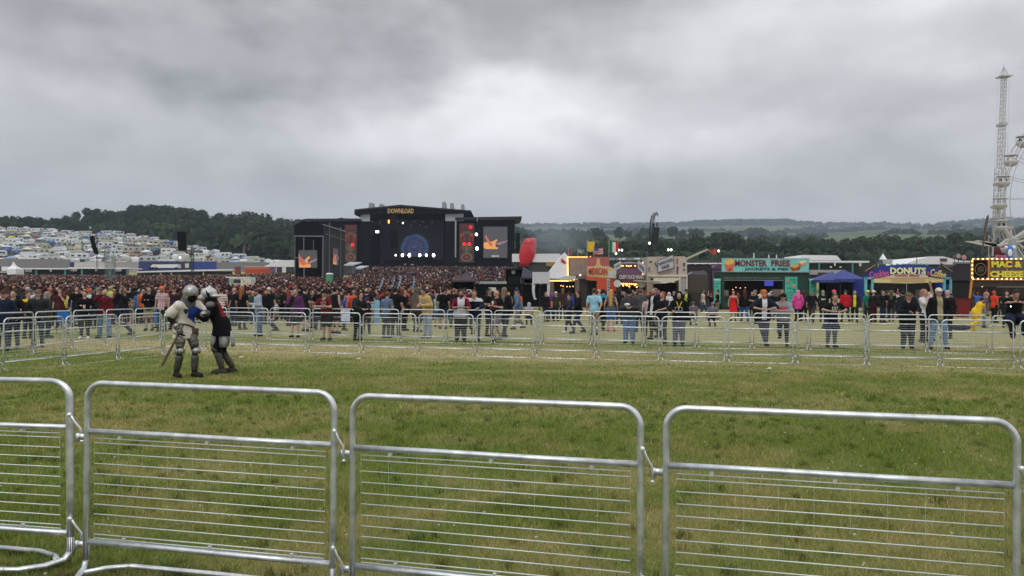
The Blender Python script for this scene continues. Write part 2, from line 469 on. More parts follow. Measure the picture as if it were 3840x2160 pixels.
def build_grass():
    segs = [(2.3, 4.2, 5200, .035, .0035), (4.2, 6.5, 3600, .037, .0045), (6.5, 10, 1500, .038, .007), (10, 16, 520, .038, .013), (16, 27, 120, .035, .022)]
    allv = []; allc = []
    for (y0, y1, dens, h, w) in segs:
        area = .72 * (y1 * y1 - y0 * y0)
        n = int(area * dens * (1 + .9 / (.36 * (y0 + y1))))
        y = np.sqrt(nrg.uniform(y0 * y0, y1 * y1, n)); x = nrg.uniform(-1, 1, n) * (.72 * y + .9)
        # tufts: pull blades into clumps
        cl = nrg.uniform(0, 1, n) < .6
        gx = np.round(x / .09) * .09 + np.sin(y * 57) * .03; gy = np.round(y / .09) * .09 + np.cos(x * 43) * .03
        x = np.where(cl, gx + nrg.normal(0, .022, n), x); y = np.where(cl, gy + nrg.normal(0, .022, n), y)
        hh = h * nrg.lognormal(0, .38, n) * (.75 + .5 * (np.sin(x * 1.7 + 1) * np.sin(y * 1.3)) ** 2)
        ang = nrg.uniform(0, np.pi * 2, n); la = nrg.uniform(0, np.pi * 2, n); le = hh * nrg.uniform(.2, 1.1, n)
        wx, wy = np.cos(ang) * w / 2, np.sin(ang) * w / 2
        z = np.zeros(n)
        v0 = np.stack([x - wx, y - wy, z - .004], -1); v1 = np.stack([x + wx, y + wy, z - .004], -1)
        m0 = np.stack([x - wx * .8 + np.cos(la) * le * .35, y - wy * .8 + np.sin(la) * le * .35, z + hh * .6], -1)
        m1 = np.stack([x + wx * .8 + np.cos(la) * le * .35, y + wy * .8 + np.sin(la) * le * .35, z + hh * .6], -1)
        tp = np.stack([x + np.cos(la) * le, y + np.sin(la) * le, z + hh], -1)
        V = np.stack([v0, v1, m1, m0, tp], 1)
        allv.append(V)
        k = nrg.uniform(.85, 1.75, n)[:, None] * np.stack([nrg.uniform(.9, 1.25, n), np.ones(n), nrg.uniform(.8, 1.15, n)], -1)
        dry = nrg.uniform(0, 1, n) < .10
        k[dry] *= np.array([1.5, 1.3, 1.4])
        allc.append(np.repeat(k[:, None, :], 5, 1))
    # taller uncut tufts, thickest along the foot of the near barriers
    tn = 1150; ty = np.sqrt(nrg.uniform(2.6 ** 2, 13 ** 2, tn)); tx = nrg.uniform(-.7, .7, tn) * ty
    along = nrg.uniform(0, 1, tn) < .35; bx_ = nrg.uniform(-3.2, 2.8, tn); tx[along] = bx_[along]; ty[along] = (3.95 - .235 * bx_ + nrg.normal(0, .16, tn))[along]
    m_ = 26; x = np.repeat(tx, m_) + nrg.normal(0, .028, tn * m_); y = np.repeat(ty, m_) + nrg.normal(0, .028, tn * m_); n = tn * m_
    hh = np.repeat(nrg.uniform(.035, .085, tn), m_) * nrg.uniform(.5, 1.2, n); la = nrg.uniform(0, 6.28, n); le = hh * nrg.uniform(.2, .9, n); an = nrg.uniform(0, 6.28, n); w_ = .0035
    wx, wy = np.cos(an) * w_, np.sin(an) * w_; z = np.zeros(n); sx_, sy_ = np.cos(la) * le, np.sin(la) * le
    allv.append(np.stack([np.stack([x - wx, y - wy, z], -1), np.stack([x + wx, y + wy, z], -1), np.stack([x + wx * .8 + sx_ * .35, y + wy * .8 + sy_ * .35, z + hh * .6], -1), np.stack([x - wx * .8 + sx_ * .35, y - wy * .8 + sy_ * .35, z + hh * .6], -1), np.stack([x + sx_, y + sy_, z + hh], -1)], 1))
    k = np.repeat(nrg.uniform(.6, 1.3, tn), m_)[:, None] * np.stack([np.repeat(nrg.uniform(.75, 1.1, tn), m_), np.ones(n), np.ones(n) * .9], -1); allc.append(np.repeat(k[:, None, :], 5, 1))
    V = np.concatenate(allv); C = np.concatenate(allc); n = len(V)
    i = np.arange(n)[:, None] * 5
    T = np.concatenate([i + np.array([[0, 1, 2]]), i + np.array([[0, 2, 3]]), i + np.array([[3, 2, 4]])])
    me = np_mesh('grass', V.reshape(-1, 3), T, blade_mat(), col=C.reshape(-1, 3))
    tag(link('grass', me), 'short rough meadow grass inside the barrier ring', kind='stuff')
    # clover heads
    mb = MB()
    for k in range(150):
        y = math.sqrt(rng.uniform(2.8 ** 2, 12 ** 2)); x = rng.uniform(-.68, .68) * y
        r = rng.uniform(.006, .011); z = rng.uniform(.03, .05)
        mb.ell((x, y, z), (r, r, r * .9), 6, 4)
    o = mb.build('clover', mat('clover_white', (.42, .42, .33), .8, var=.2)); tag(o, 'small white clover heads dotted in the meadow grass', kind='stuff')
build_grass()

# ------------------------------------------------------------------ haze
def build_haze():
    m = bpy.data.materials.new('haze'); m.use_nodes = True
    n, l = m.node_tree.nodes, m.node_tree.links
    n.remove(n['Principled BSDF'])
    v = n.new('ShaderNodeVolumePrincipled'); v.inputs['Color'].default_value = (.66, .78, .95, 1); v.inputs['Density'].default_value = HAZE
    v.inputs['Anisotropy'].default_value = 0
    l.new(v.outputs[0], n['Material Output'].inputs['Volume'])
    mb = MB(); mb.box(-7300, 7500, -60, 4400, -1.5, 345)
    o = mb.build('haze', m); tag(o, 'thin damp air between the arena and the far hills', kind='stuff')
HAZE = .00025
build_haze()

# ------------------------------------------------------------------ trees
def crown_np(seed, n, lobes, leaf, spread=(.36, .36), zr=(.32, .98)):
    r = np.random.default_rng(seed)
    L = []
    for k in range(lobes):
        a = r.uniform(0, 2 * np.pi); q = r.uniform(0, 1) ** .6
        z = r.uniform(*zr); wid = np.sin(np.clip((z - .15) / .95, 0, 1) * np.pi) ** .6
        rr = r.uniform(.13, .21)
        L.append((np.cos(a) * q * spread[0] * wid * .8, np.sin(a) * q * spread[1] * wid * .8, min(z, 1 - rr * .9), rr))
    L = np.array(L); k = r.integers(0, lobes, n)
    d = r.normal(size=(n, 3)); d /= np.linalg.norm(d, axis=1)[:, None]
    rad = L[k, 3] * (1 - .35 * r.uniform(0, 1, n) ** 2) * r.uniform(.9, 1.13, n)
    c = L[k, :3] + d * rad[:, None]
    # leaf clump quads, facing roughly outwards
    nn = d + r.normal(0, .6, (n, 3)) + np.array([0, 0, .25]); nn /= np.linalg.norm(nn, axis=1)[:, None]
    t = np.cross(nn, r.normal(size=(n, 3))); t /= np.linalg.norm(t, axis=1)[:, None]; b = np.cross(nn, t)
    s = (leaf * r.uniform(.6, 1.4, n))[:, None]
    V = np.stack([c - t * s - b * s * .6, c + t * s * .9 - b * s * .7, c + t * s + b * s * .8, c - t * s * .8 + b * s * .9], 1).reshape(-1, 3)
    Fc = np.arange(n * 4).reshape(-1, 4)
    tone = (r.uniform(.72, 1.3, n) * (1 + .18 * np.sin(k * 2.4)))[:, None]
    return V, Fc, np.repeat(tone, 4, 0), L
def tree_meshes(kind, seed, n=1700, lobes=13, leaf=.030, spread=(.36, .36), zr=(.30, .95), color=(.034, .053, .024)):
    V, Fc, tone, L = crown_np(seed, n, lobes, leaf, spread, zr)
    col = np.array(color)[None] * tone * np.array([1 + .15 * math.sin(seed), 1, 1])
    cr = np_mesh(kind + '_crown', V, Fc, mattr('leaves', .9, .04), col=col)
    mb = MB(); r = random.Random(seed)
    mb.tube([(0, 0, -.03), (.004, 0, .18), (.01, .005, .42), (0, 0, .7)], [.028, .021, .016, .006], 7)
    for k in range(6):
        q = L[k % len(L)]; z0 = r.uniform(.22, .5)
        mb.tube([(0, 0, z0), (q[0] * .5, q[1] * .5, (z0 + q[2]) / 2), (q[0], q[1], q[2])], [.011, .008, .003], 5)
    core = MB()
    tr = mb.build(kind + '_trunk', mat('bark', (.07, .055, .04), .9, var=.3, scale=20), smooth=True)
    me = tr.data; bpy.data.objects.remove(tr)
    return cr, me
def place_tree(name, meshes, loc, h, w=1., rz=None, label='', group=None, parts=True):
    t = thing(name, label, 'tree', loc, group, rng.uniform(0, 6.28) if rz is None else rz)
    t.scale = (h * w, h * w, h)
    link('crown', meshes[0], t)
    if parts: link('trunk', meshes[1], t)
    return t
OAK = [tree_meshes('broad_tree', s, 2600, 15, .026, (.40, .40), (.24, .92)) for s in (1, 2, 3, 4)]
LIGHT = [tree_meshes('ash_tree', s, 2600, 14, .026, (.38, .38), (.24, .92), (.046, .075, .027)) for s in (5, 6)]
POPL = [tree_meshes('tall_tree', s, 1500, 12, .030, (.17, .17), (.18, .93)) for s in (7,)]
BUSH = [tree_meshes('thicket_tree', s, 2600, 16, .034, (.62, .62), (.12, .85), (.032, .053, .022)) for s in (8, 9)]
def interp(tab, p):
    xs = [a for a, b in tab]; ys = [b for a, b in tab]
    return float(np.interp(p, xs, ys))
WOOD_TOP = [(-120,838),(-20,822),(20,838),(100,822),(180,826),(250,808),(300,795),(330,785),(370,783),(410,797),(450,792),(500,775),(560,766),(620,774),(700,783),(755,789),(800,803),(900,804),(925,795),(955,788),(985,799),(1010,816),(1100,823),(1180,826),(1260,817),(1330,824)]
EDGE = [(-120, 432), (480, 432), (640, 385), (760, 352), (900, 318), (1000, 292), (1300, 285)]
ORD = ['first', 'second', 'third', 'fourth', 'fifth', 'sixth', 'seventh', 'eighth', 'ninth', 'tenth', 'eleventh', 'twelfth', 'thirteenth', 'fourteenth', 'fifteenth', 'sixteenth', 'seventeenth', 'eighteenth', 'nineteenth', 'twentieth']
def ordn(i):
    if i < 20: return ORD[i]
    n = i + 1
    if n % 10 == 0: return {30: 'thirtieth', 40: 'fortieth', 50: 'fiftieth', 60: 'sixtieth'}[n]
    return {2: 'twenty-', 3: 'thirty-', 4: 'forty-', 5: 'fifty-', 6: 'sixty-'}[n // 10] + ORD[n % 10 - 1]
WG = 'trees of the wood on the hill behind the camp'
p = -110; k = 0
while p < 1330:
    d = 505 + rng.uniform(-15, 15) + max(0, (p - 1000)) * .1
    x = PX(p, d); z = G(x, d); top = PZ(p, interp(WOOD_TOP, p) + rng.uniform(-3, 5), d)
    place_tree('woodland_tree', rng.choice(OAK + OAK + LIGHT), (x, d, z), max(9, top - z), rng.uniform(.78, 1.3),
               label='tall dark tree on the skyline of the wood, %s from the left' % ordn(k), group=WG)
    k += 1; p += rng.uniform(24, 46)
p = -110; k = 0
while p < 1300:
    e = interp(EDGE, p); d = e + (505 - e) * .5 + rng.uniform(-10, 10)
    x = PX(p, d); z = G(x, d); yt = interp(WOOD_TOP, p) + rng.uniform(18, 38)
    h = min(PZ(p, yt, d) - z, 19)
    place_tree('woodland_tree', rng.choice(OAK), (x, d, z - 1), max(8, h), rng.uniform(1.0, 1.25),
               label='dark tree in the middle rank of the wood, %s from the left' % ordn(k), group=WG)
    k += 1; p += rng.uniform(36, 50)
p = -110; k = 0
while p < 1290:
    e = interp(EDGE, p); d = e + rng.uniform(12, 22)
    x = PX(p, d); z = G(x, d)
    place_tree('thicket_tree', rng.choice(BUSH + BUSH + [LIGHT[0]]), (x, d, z - .6), rng.uniform(6, 9) if p < 640 else rng.uniform(8, 12), rng.uniform(.9, 1.1),
               label='low bushy tree on the camp edge of the wood, %s from the left' % ordn(k), group='thicket along the top of the camp')
    k += 1; p += rng.uniform(34, 50)
# fill of the wood behind the ranks
def blob_wood(name, pts, label, leafs=26, color=(.032, .052, .023), leaf=1.0):
    Vs = []; Cs = []
    r = np.random.default_rng(5)
    for (x, y, z, a, b, c) in pts:
        d = r.normal(size=(leafs, 3)); d /= np.linalg.norm(d, axis=1)[:, None]; d[:, 2] = np.abs(d[:, 2]) * 1.0 - .15
        cc = np.array([x, y, z]) + d * np.array([a, b, c]) * r.uniform(.75, 1.1, leafs)[:, None]
        nn = d + r.normal(0, .35, (leafs, 3)); nn /= np.linalg.norm(nn, axis=1)[:, None]
        t = np.cross(nn, r.normal(size=(leafs, 3))); t /= np.linalg.norm(t, axis=1)[:, None]; bb = np.cross(nn, t)
        s = (leaf * a * .34 * r.uniform(.7, 1.4, leafs))[:, None]
        Vs.append(np.stack([cc - t*s - bb*s*.7, cc + t*s - bb*s*.8, cc + t*s*.9 + bb*s*.8, cc - t*s*.8 + bb*s*.9], 1).reshape(-1, 3))
        Cs.append(np.repeat(np.array(color)[None] * r.uniform(.75, 1.3, leafs)[:, None], 4, 0))
    V = np.concatenate(Vs); C = np.concatenate(Cs)
    me = np_mesh(name, V, np.arange(len(V)).reshape(-1, 4), mattr('leaves', .9, .04), col=C)
    return tag(link(name, me), label, kind='stuff')
pts = []
for k in range(620):
    p = rng.uniform(-120, 1320); e = interp(EDGE, p) + 14; d = rng.uniform(e, 560)
    x = PX(p, d); z = G(x, d); h = min(max(6, (PZ(p, interp(WOOD_TOP, p) + 8, d) - z) * .6), 12)
    pts.append((x, d, z + h * .25, 6, 6, h * .72))
blob_wood('woodland', pts, 'dark mass of the wood filling in behind its front trees', 60, leaf=.8)

RT_TOP = [(1940, 902), (2060, 895), (2130, 905), (2230, 902), (2300, 899), (2400, 896), (2450, 892), (2540, 898), (2620, 905), (2655, 880), (2720, 872), (2770, 888), (2860, 898), (2910, 910), (2950, 892), (3030, 884), (3080, 892), (3110, 903), (3160, 897), (3230, 885), (3300, 880), (3380, 882), (3470, 886), (3560, 884), (3610, 872), (3650, 870), (3700, 885), (3800, 890), (4000, 885), (4300, 880)]
p = 1955; k = 0
while p < 4100:
    for rank in (0, 1):
        d = 318 + rank * 34 + rng.uniform(-6, 6); q = p + rank * 22
        x = PX(q, d); z = G(x, d); top = PZ(q, interp(RT_TOP, q) + rng.uniform(-3, 8) + (0 if rank else 10), d)
        if q < 2200: top = min(top, z + 7.5)
        place_tree('valley_tree', rng.choice(OAK + LIGHT + BUSH), (x, d, z - .8), max(6, top - z + .8), rng.uniform(.95, 1.2),
                   label='dark tree, %s rank of the belt behind the stalls, %s from the left' % (('front', 'rear')[rank], ordn(k)), group='belt of trees behind the food stalls')
    k += 1; p += rng.uniform(40, 54)
pts = []
for k in range(560):
    p = rng.uniform(2150, 4300); d = rng.uniform(300, 372); x = PX(p, d); z = G(x, d); h = max(3, min(7.5, (PZ(p, interp(RT_TOP, p) + 22, d) - z) * .8))
    pts.append((x, d, z + h * .2, 5, 5, h * .75))
blob_wood('thicket', pts, 'dense undergrowth filling the tree belt behind the food stalls', 60, leaf=.8)
# distinct trees out in the fields
FT = [(2135, 872, 893, 700), (2178, 868, 892, 720), (2208, 872, 893, 640), (2323, 853, 893, 800), (2356, 865, 897, 780), (2418, 854, 893, 830), (2522, 848, 891, 820), (2562, 862, 892, 850), (2596, 856, 890, 840), (2620, 860, 890, 860), (3590, 838, 864, 1500), (3575, 843, 864, 1480), (3440, 872, 884, 1000)]
for k, (p, yt, yb, d) in enumerate(FT):
    x = PX(p, d); zg = G(x, d); z = min(zg, PZ(p, yb, d)); h = max(7, PZ(p, yt, d) - z)
    place_tree('field_tree', OAK[k % 4], (x, d, z), h, 1.15, label='lone hazy tree in the distant fields, %s from the left' % ordn(k), group='lone trees in the far fields')
for k, p in enumerate((2812, 2832, 2853)):
    d = 1300; x = PX(p, d); z = G(x, d) - 2
    place_tree('tall_tree', POPL[0], (x, d, z), PZ(p, 850, d) - z, 1.3, label='slim far poplar above the fries stall, %s of three' % ORD[k], group='three poplars in the far valley')
# hedgerows and woods on the far slopes
pts = []
r2 = random.Random(21)
for row in range(34):
    d0 = r2.choice([560, 650, 780, 950, 1150, 1400, 1700, 2000, 2400, 2800, 2950]) * r2.uniform(.95, 1.05); p0 = r2.uniform(1900, 4300); L = r2.uniform(80, 420); sl = r2.uniform(-.5, .5)
    for k in range(int(L / 9)):
        p = p0 + k * 9 + r2.uniform(-3, 3); d = d0 + k * sl * 9; x = PX(p, d)
        if r2.random() < .15: continue
        h = r2.uniform(4, 8) * (1 + d / 3500); pts.append((x, d, G(x, d), h * .95, h, h))
for k in range(420):     # wooded shoulders and ridge
    if k < 240: p = r2.uniform(1900, 3000); d = r2.uniform(2700, 3010)
    elif k < 330: p = r2.uniform(1930, 2240); d = r2.uniform(560, 900)
    else: p = r2.uniform(3000, 4300); d = r2.uniform(1900, 3010)
    x = PX(p, d); h = r2.uniform(6, 12); pts.append((x, d, G(x, d) - 1, h * 1.5, h * 1.5, h))
for k in range(260):
    p = r2.uniform(2600, 2965); d = r2.uniform(2880, 3010); x = PX(p, d); pts.append((x, d, G(x, d) - 1, 20, 20, 14))
for k in range(160):
    p = r2.uniform(1150, 1960); d = r2.uniform(650, 1500); x = PX(p, d); h = 9; pts.append((x, d, G(x, d) - 1, h * 1.5, h * 1.5, h * 1.1))
blob_wood('hedgerows', pts, 'far hedgerows and woods blue with distance on the hills', 22, (.035, .058, .028), 1.1)
# ------------------------------------------------------------------ figures grown from distance fields
def cap(p, a, b, ra, rb, sq=1.0):
    a = np.array(a, np.float32); b = np.array(b, np.float32)
    if sq != 1.0:
        p = p * np.array([1, 1 / sq, 1], np.float32); a = a * np.array([1, 1 / sq, 1], np.float32); b = b * np.array([1, 1 / sq, 1], np.float32)
    ab = b - a; h = np.clip(((p - a) @ ab) / max(float(ab @ ab), 1e-9), 0, 1)
    d = np.sqrt(((p - a - h[:, None] * ab) ** 2).sum(1)) - (ra + h * (rb - ra))
    return d * min(1, (1 + sq) / 2)
def elps(p, c, r):
    r = np.array(r, np.float32); q = (p - np.array(c, np.float32)) / r
    k = np.sqrt((q * q).sum(1)); k2 = np.sqrt(((q / r) ** 2).sum(1)) + 1e-9
    return k * (k - 1) / k2
def smin(ds, k):
    r = ds[0]
    for d in ds[1:]:
        h = np.clip(.5 + .5 * (r - d) / k, 0, 1)
        r = r * (1 - h) + d * h - k * h * (1 - h)
    return r
def nets(fun, lo, hi, h):
    ax = [np.arange(lo[i] - h, hi[i] + 2 * h, h, dtype=np.float32) for i in range(3)]
    n = [len(a) for a in ax]
    g = np.stack(np.meshgrid(*ax, indexing='ij'), -1).reshape(-1, 3)
    D = fun(g).reshape(n).astype(np.float32)
    S = D < 0
    pos = np.zeros((n[0]-1, n[1]-1, n[2]-1, 3), np.float32); cnt = np.zeros(pos.shape[:3], np.float32)
    for axis in range(3):
        sl0 = [slice(None)] * 3; sl1 = [slice(None)] * 3; sl0[axis] = slice(0, -1); sl1[axis] = slice(1, None)
        A, B = D[tuple(sl0)], D[tuple(sl1)]
        cr = (A < 0) != (B < 0)
        t = np.where(cr, A / np.where(cr, A - B, 1), 0)
        idx = np.stack(np.meshgrid(*[np.arange(m, dtype=np.float32) for m in A.shape], indexing='ij'), -1)
        idx[..., axis] += t
        o = [q for q in range(3) if q != axis]
        for da in (0, 1):
            for db in (0, 1):
                sl = [slice(None)] * 3
                sl[o[0]] = slice(da, A.shape[o[0]] - 1 + da); sl[o[1]] = slice(db, A.shape[o[1]] - 1 + db)
                c = cr[tuple(sl)]
                pos += np.where(c[..., None], idx[tuple(sl)], 0); cnt += c
    act = cnt > 0
    vid = np.full(act.shape, -1, np.int32); vid[act] = np.arange(act.sum())
    V = pos[act] / cnt[act][:, None] * h + np.array([a[0] for a in ax], np.float32)
    Q = []
    for axis in range(3):
        o = [(axis + 1) % 3, (axis + 2) % 3]
        sl0 = [slice(1, -1)] * 3; sl1 = [slice(1, -1)] * 3
        sl0[axis] = slice(0, n[axis] - 1); sl1[axis] = slice(1, n[axis])
        A, B = S[tuple(sl0)], S[tuple(sl1)]
        w = np.argwhere(A != B)
        if not len(w): continue
        inn = A[tuple(w.T)]
        w = w.copy(); w[:, o[0]] += 1; w[:, o[1]] += 1
        def at(a_, b_):
            q = w.copy(); q[:, o[0]] += a_; q[:, o[1]] += b_
            return vid[q[:, 0], q[:, 1], q[:, 2]]
        q = np.stack([at(-1, -1), at(0, -1), at(0, 0), at(-1, 0)], 1)
        q[~inn] = q[~inn][:, ::-1]
        Q.append(q)
    return V, np.concatenate(Q) if Q else np.zeros((0, 4), int)

ARMS = {  # elbow, wrist, finger direction; x is outwards
 'down': ((.255, .03, 1.13), (.27, -.05, .88), (0, -.15, -1)), 'rail': ((.29, -.34, 1.13), (.08, -.47, 1.155), (-1, -.1, -.05)),
 'crossed': ((.25, -.06, 1.15), (-.02, -.23, 1.19), (-1, .1, .1)), 'hold': ((.25, -.02, 1.14), (.09, -.26, 1.2), (-.5, -.8, .2)),
 'face': ((.22, -.2, 1.22), (.06, -.18, 1.47), (-.4, .2, 1)), 'pocket': ((.31, .04, 1.15), (.18, -.09, .97), (-.3, -.1, -1)),
 'up': ((.3, -.08, 1.6), (.2, -.08, 1.85), (0, 0, 1)), 'ear': ((.37, -.1, 1.3), (.13, -.06, 1.53), (-.5, 0, 1)),
 'railhand': ((.28, -.17, 1.19), (.2, -.42, 1.13), (-.3, -1, 0)), 'back': ((.27, .12, 1.15), (.2, .22, .93), (-.2, .3, -1)),
 'fwd': ((.24, -.16, 1.2), (.17, -.40, 1.24), (0, -1, .1)), 'wide': ((.36, -.22, 1.2), (.12, -.47, 1.15), (-.7, -.4, 0)),
 'swing': ((.26, -.12, 1.15), (.25, -.27, .97), (0, -.6, -.8)), 'reach': ((.28, -.28, 1.33), (.2, -.5, 1.42), (-.1, -1, .1)),
 'lap': ((.26, -.1, .78), (.1, -.38, .82), (-.3, -1, .1))}
LEGS = {  # knee, ankle per side (left, right)
 'stand': (((.1, -.02, .5), (.11, .02, .085)), ((.1, -.02, .5), (.12, .02, .085))),
 'wide': (((.15, -.02, .5), (.2, .02, .085)), ((.15, -.02, .5), (.2, .02, .085))),
 'walk': (((.1, -.16, .52), (.1, -.22, .085)), ((.1, .04, .48), (.1, .3, .13))),
 'cross': (((.09, -.02, .5), (.1, .02, .085)), ((.03, -.06, .5), (-.08, .06, .12))),
 'bent': (((.1, -.02, .5), (.1, .02, .085)), ((.11, -.12, .5), (.12, .22, .33))),
 'sit': (((.13, -.42, .5), (.13, -.38, .085)), ((.15, -.43, .5), (.16, -.36, .085))),
 'crouch': (((.16, -.3, .42), (.13, -.02, .085)), ((.14, -.26, .40), (.14, .05, .085)))}
def skeleton(arms=('down', 'down'), legs='stand', bend=0., twist=0., nod=0., look=0., girth=1., sh=1., drop=0.):
    J = {}
    hz = .93 - drop
    M = Matrix.Rotation(twist, 3, 'Z') @ Matrix.Rotation(bend, 3, 'X')
    def up(p): return np.array(Vector((0, 0, hz)) + M @ (Vector(p) - Vector((0, 0, .93))))
    J['pel'] = np.array((0, 0, hz + .02)); J['waist'] = up((0, 0, 1.09)); J['chest'] = up((0, 0, 1.30)); J['neck'] = up((0, .01, 1.47))
    nk = Vector(J['neck']); HM = M @ Matrix.Rotation(look, 3, 'Z') @ Matrix.Rotation(nod - bend * .75, 3, 'X')
    def hd(p): return np.array(nk + HM @ Vector(p))
    J['hd'] = hd; J['head'] = hd((0, -.02, .155))
    for s, a, nm in ((1, arms[0], 'l'), (-1, arms[1], 'r')):
        sp = up((s * .18 * sh, .0, 1.392)); e, w, f = ARMS[a]
        e = np.array((e[0] * s, e[1], e[2] - drop)); w = np.array((w[0] * s, w[1], w[2] - drop)); f = np.array((f[0] * s, f[1], f[2]), float)
        if a in ('down', 'crossed', 'hold', 'face', 'up', 'ear', 'pocket', 'back', 'fwd', 'swing', 'reach') and (bend or twist):
            e = up(e + np.array((0, 0, drop))); w = up(w + np.array((0, 0, drop))); f = np.array(M @ Vector(f))
        J['sh' + nm], J['el' + nm], J['wr' + nm], J['fd' + nm] = sp, e, w, f / np.linalg.norm(f)
    kl = LEGS[legs]
    for s, (k, a), nm in ((1, kl[0], 'l'), (-1, kl[1], 'r')):
        J['hip' + nm] = np.array((s * .095, 0, hz - .01)); J['kn' + nm] = np.array((k[0] * s, k[1], k[2])); J['an' + nm] = np.array((a[0] * s, a[1], a[2]))
        J['toe' + nm] = J['an' + nm] + np.array((s * .02, -.15, -.045))
    J['g'] = girth; J['s'] = sh
    return J
def torso(p, J, t=0., sq=.66):
    g = J['g']; s = J['s']
    return [cap(p, J['pel'], J['waist'], .150 * g + t, .128 * g + t, sq * max(1, g ** .6)), cap(p, J['waist'], J['chest'], .128 * g + t, .158 * g ** .6 + t, sq * max(1, g ** .6)),
            cap(p, J['shl'] * .72 + J['chest'] * .28, J['shr'] * .72 + J['chest'] * .28, .070 + t, .070 + t),
            cap(p, J['chest'], J['neck'], .12 + t, .058 + t, .75)]
def arm(p, J, n, t=0., part=2., fa=True, g=1.):
    a, e, w = J['sh' + n], J['el' + n], J['wr' + n]
    if part < 1: return [cap(p, a, a + (e - a) * part, .055 * g + t, .047 * g + t)]
    o = [cap(p, a, e, .052 * g + t, .041 * g + t)]
    if fa: o.append(cap(p, e, w, .041 * g + t, .027 + t))
    return o
def leg(p, J, n, t=0., part=2.):
    h, k, a = J['hip' + n], J['kn' + n], J['an' + n]; g = J['g'] ** .5
    if part < 1: return [cap(p, h, h + (k - h) * part, .095 * g + t, .070 * g + t)]
    return [cap(p, h, k, .092 * g + t, .058 * g + t), cap(p, k, a, .055 * g + t, .038 + t)]
def box_of(J, names, pad):
    q = np.array([J[n] for n in names]); return q.min(0) - pad, q.max(0) + pad
ALLJ = ['pel', 'waist', 'chest', 'neck', 'head', 'shl', 'shr', 'ell', 'elr', 'wrl', 'wrr', 'hipl', 'hipr', 'knl', 'knr', 'anl', 'anr', 'toel', 'toer']
def head_sdf(p, J):
    hd = J['hd']
    return [elps(p, hd((0, -.005, .175)), (.078, .095, .088)), elps(p, hd((0, -.03, .115)), (.062, .075, .082)), cap(p, hd((0, -.105, .15)), hd((0, -.122, .122)), .011, .014),
            elps(p, hd((.08, 0, .145)), (.014, .022, .032)), elps(p, hd((-.08, 0, .145)), (.014, .022, .032))]
def body_mesh(J, vs, near, cuts=True):
    def fun(p):
        d = smin(torso(p, J), .06)
        d = smin([d] + [cap(p, J['neck'] - np.array((0, 0, .04)), J['head'] - np.array((0, 0, .03)), .058, .052)], .03)
        h = smin(head_sdf(p, J), .02)
        d = smin([d, h], .02)
        for n in 'lr':
            d = smin([d] + arm(p, J, n), .025); d = smin([d] + leg(p, J, n), .03)
            w, f = J['wr' + n], J['fd' + n]
            d = smin([d, cap(p, w, w + f * .075, .026, .032)], .012)
            d = smin([d, cap(p, J['an' + n], J['toe' + n], .038, .03)], .02)
        return d
    lo, hi = box_of(J, ALLJ, .17); lo[2] = max(lo[2], -.02)
    V, Q = nets(fun, lo, hi, vs)
    mi = np.zeros(len(Q), int)
    if not near: return V, Q, mi
    mb = MB(); hd = J['hd']
    for s in (-1, 1):
        mb.ell(hd((s * .031, -.093, .155)), (.012, .007, .008), 8, 5)
    n_eye = len(mb.f)
    mb.ell(hd((0, -.098, .088)), (.022, .008, .006), 8, 4); n_m = len(mb.f)
    for n in 'lr':
        w, f = Vector(J['wr' + n]), Vector(J['fd' + n]); sgn = 1 if n == 'l' else -1
        side = f.cross(Vector((0, 0, 1)))
        if side.length < .3: side = Vector((0, -1, 0))
        side.normalize(); nrm = side.cross(f).normalized()
        pal = w + f * .085
        dn = Vector((0, 0, -1)) if abs(f.z) < .8 else Vector((-sgn, 0, 0))
        for i, (o, L) in enumerate(((-.027, .062), (-.009, .072), (.009, .069), (.027, .055))):
            a = pal + side * o; b = a + f * L * .5 + dn * .008; c = b + f * L * .38 + dn * .022; e = c + f * L * .12 + dn * .024
            mb.tube([a - f * .02, a + f * .01, b, c, e], [.0105, .0105, .0095, .0085, .006], 6)
        a = w + f * .03 + side * -.03; mb.tube([a, a - side * .022 + f * .02, a - side * .026 + f * .05 + dn * .01], [.013, .011, .008], 6)
    V2 = np.array([tuple(v) for v in mb.v], np.float32)
    tri = []; mi2 = []
    for i, f in enumerate(mb.f):
        m = 1 if i < n_eye else (2 if i < n_m else 0)
        f = [q + len(V) for q in f]
        if len(f) == 4: tri.append(f); mi2.append(m)
        elif len(f) == 3: tri.append([f[0], f[1], f[2], f[2]]); mi2.append(m)
        else:
            for k in range(1, len(f) - 1, 2): tri.append([f[0], f[k], f[k + 1], f[min(k + 2, len(f) - 1)]]); mi2.append(m)
    return np.concatenate([V, V2]), np.concatenate([Q, np.array(tri)]), np.concatenate([mi, mi2]).astype(int)
def poly_mesh(name, V, Q, mats, mi=None, smooth=True):
    """quads, some of them degenerate triangles"""
    me = bpy.data.meshes.new(name)
    deg = Q[:, 2] == Q[:, 3]
    if deg.any():
        L = np.where(deg, 3, 4); flat = []
        for q, d in zip(Q.tolist(), deg.tolist()): flat += q[:3] if d else q
        me.vertices.add(len(V)); me.vertices.foreach_set('co', np.asarray(V, np.float32).ravel())
        me.loops.add(len(flat)); me.loops.foreach_set('vertex_index', np.array(flat, np.int32))
        st = np.concatenate([[0], np.cumsum(L)[:-1]]).astype(np.int32)
        me.polygons.add(len(Q)); me.polygons.foreach_set('loop_start', st)
        me.polygons.foreach_set('use_smooth', np.ones(len(Q), bool))
        for m in mats: me.materials.append(m)
        if mi is not None: me.polygons.foreach_set('material_index', np.asarray(mi, np.int32))
        me.update(calc_edges=True); return me
    return np_mesh(name, V, Q, mats, smooth=smooth, midx=mi)
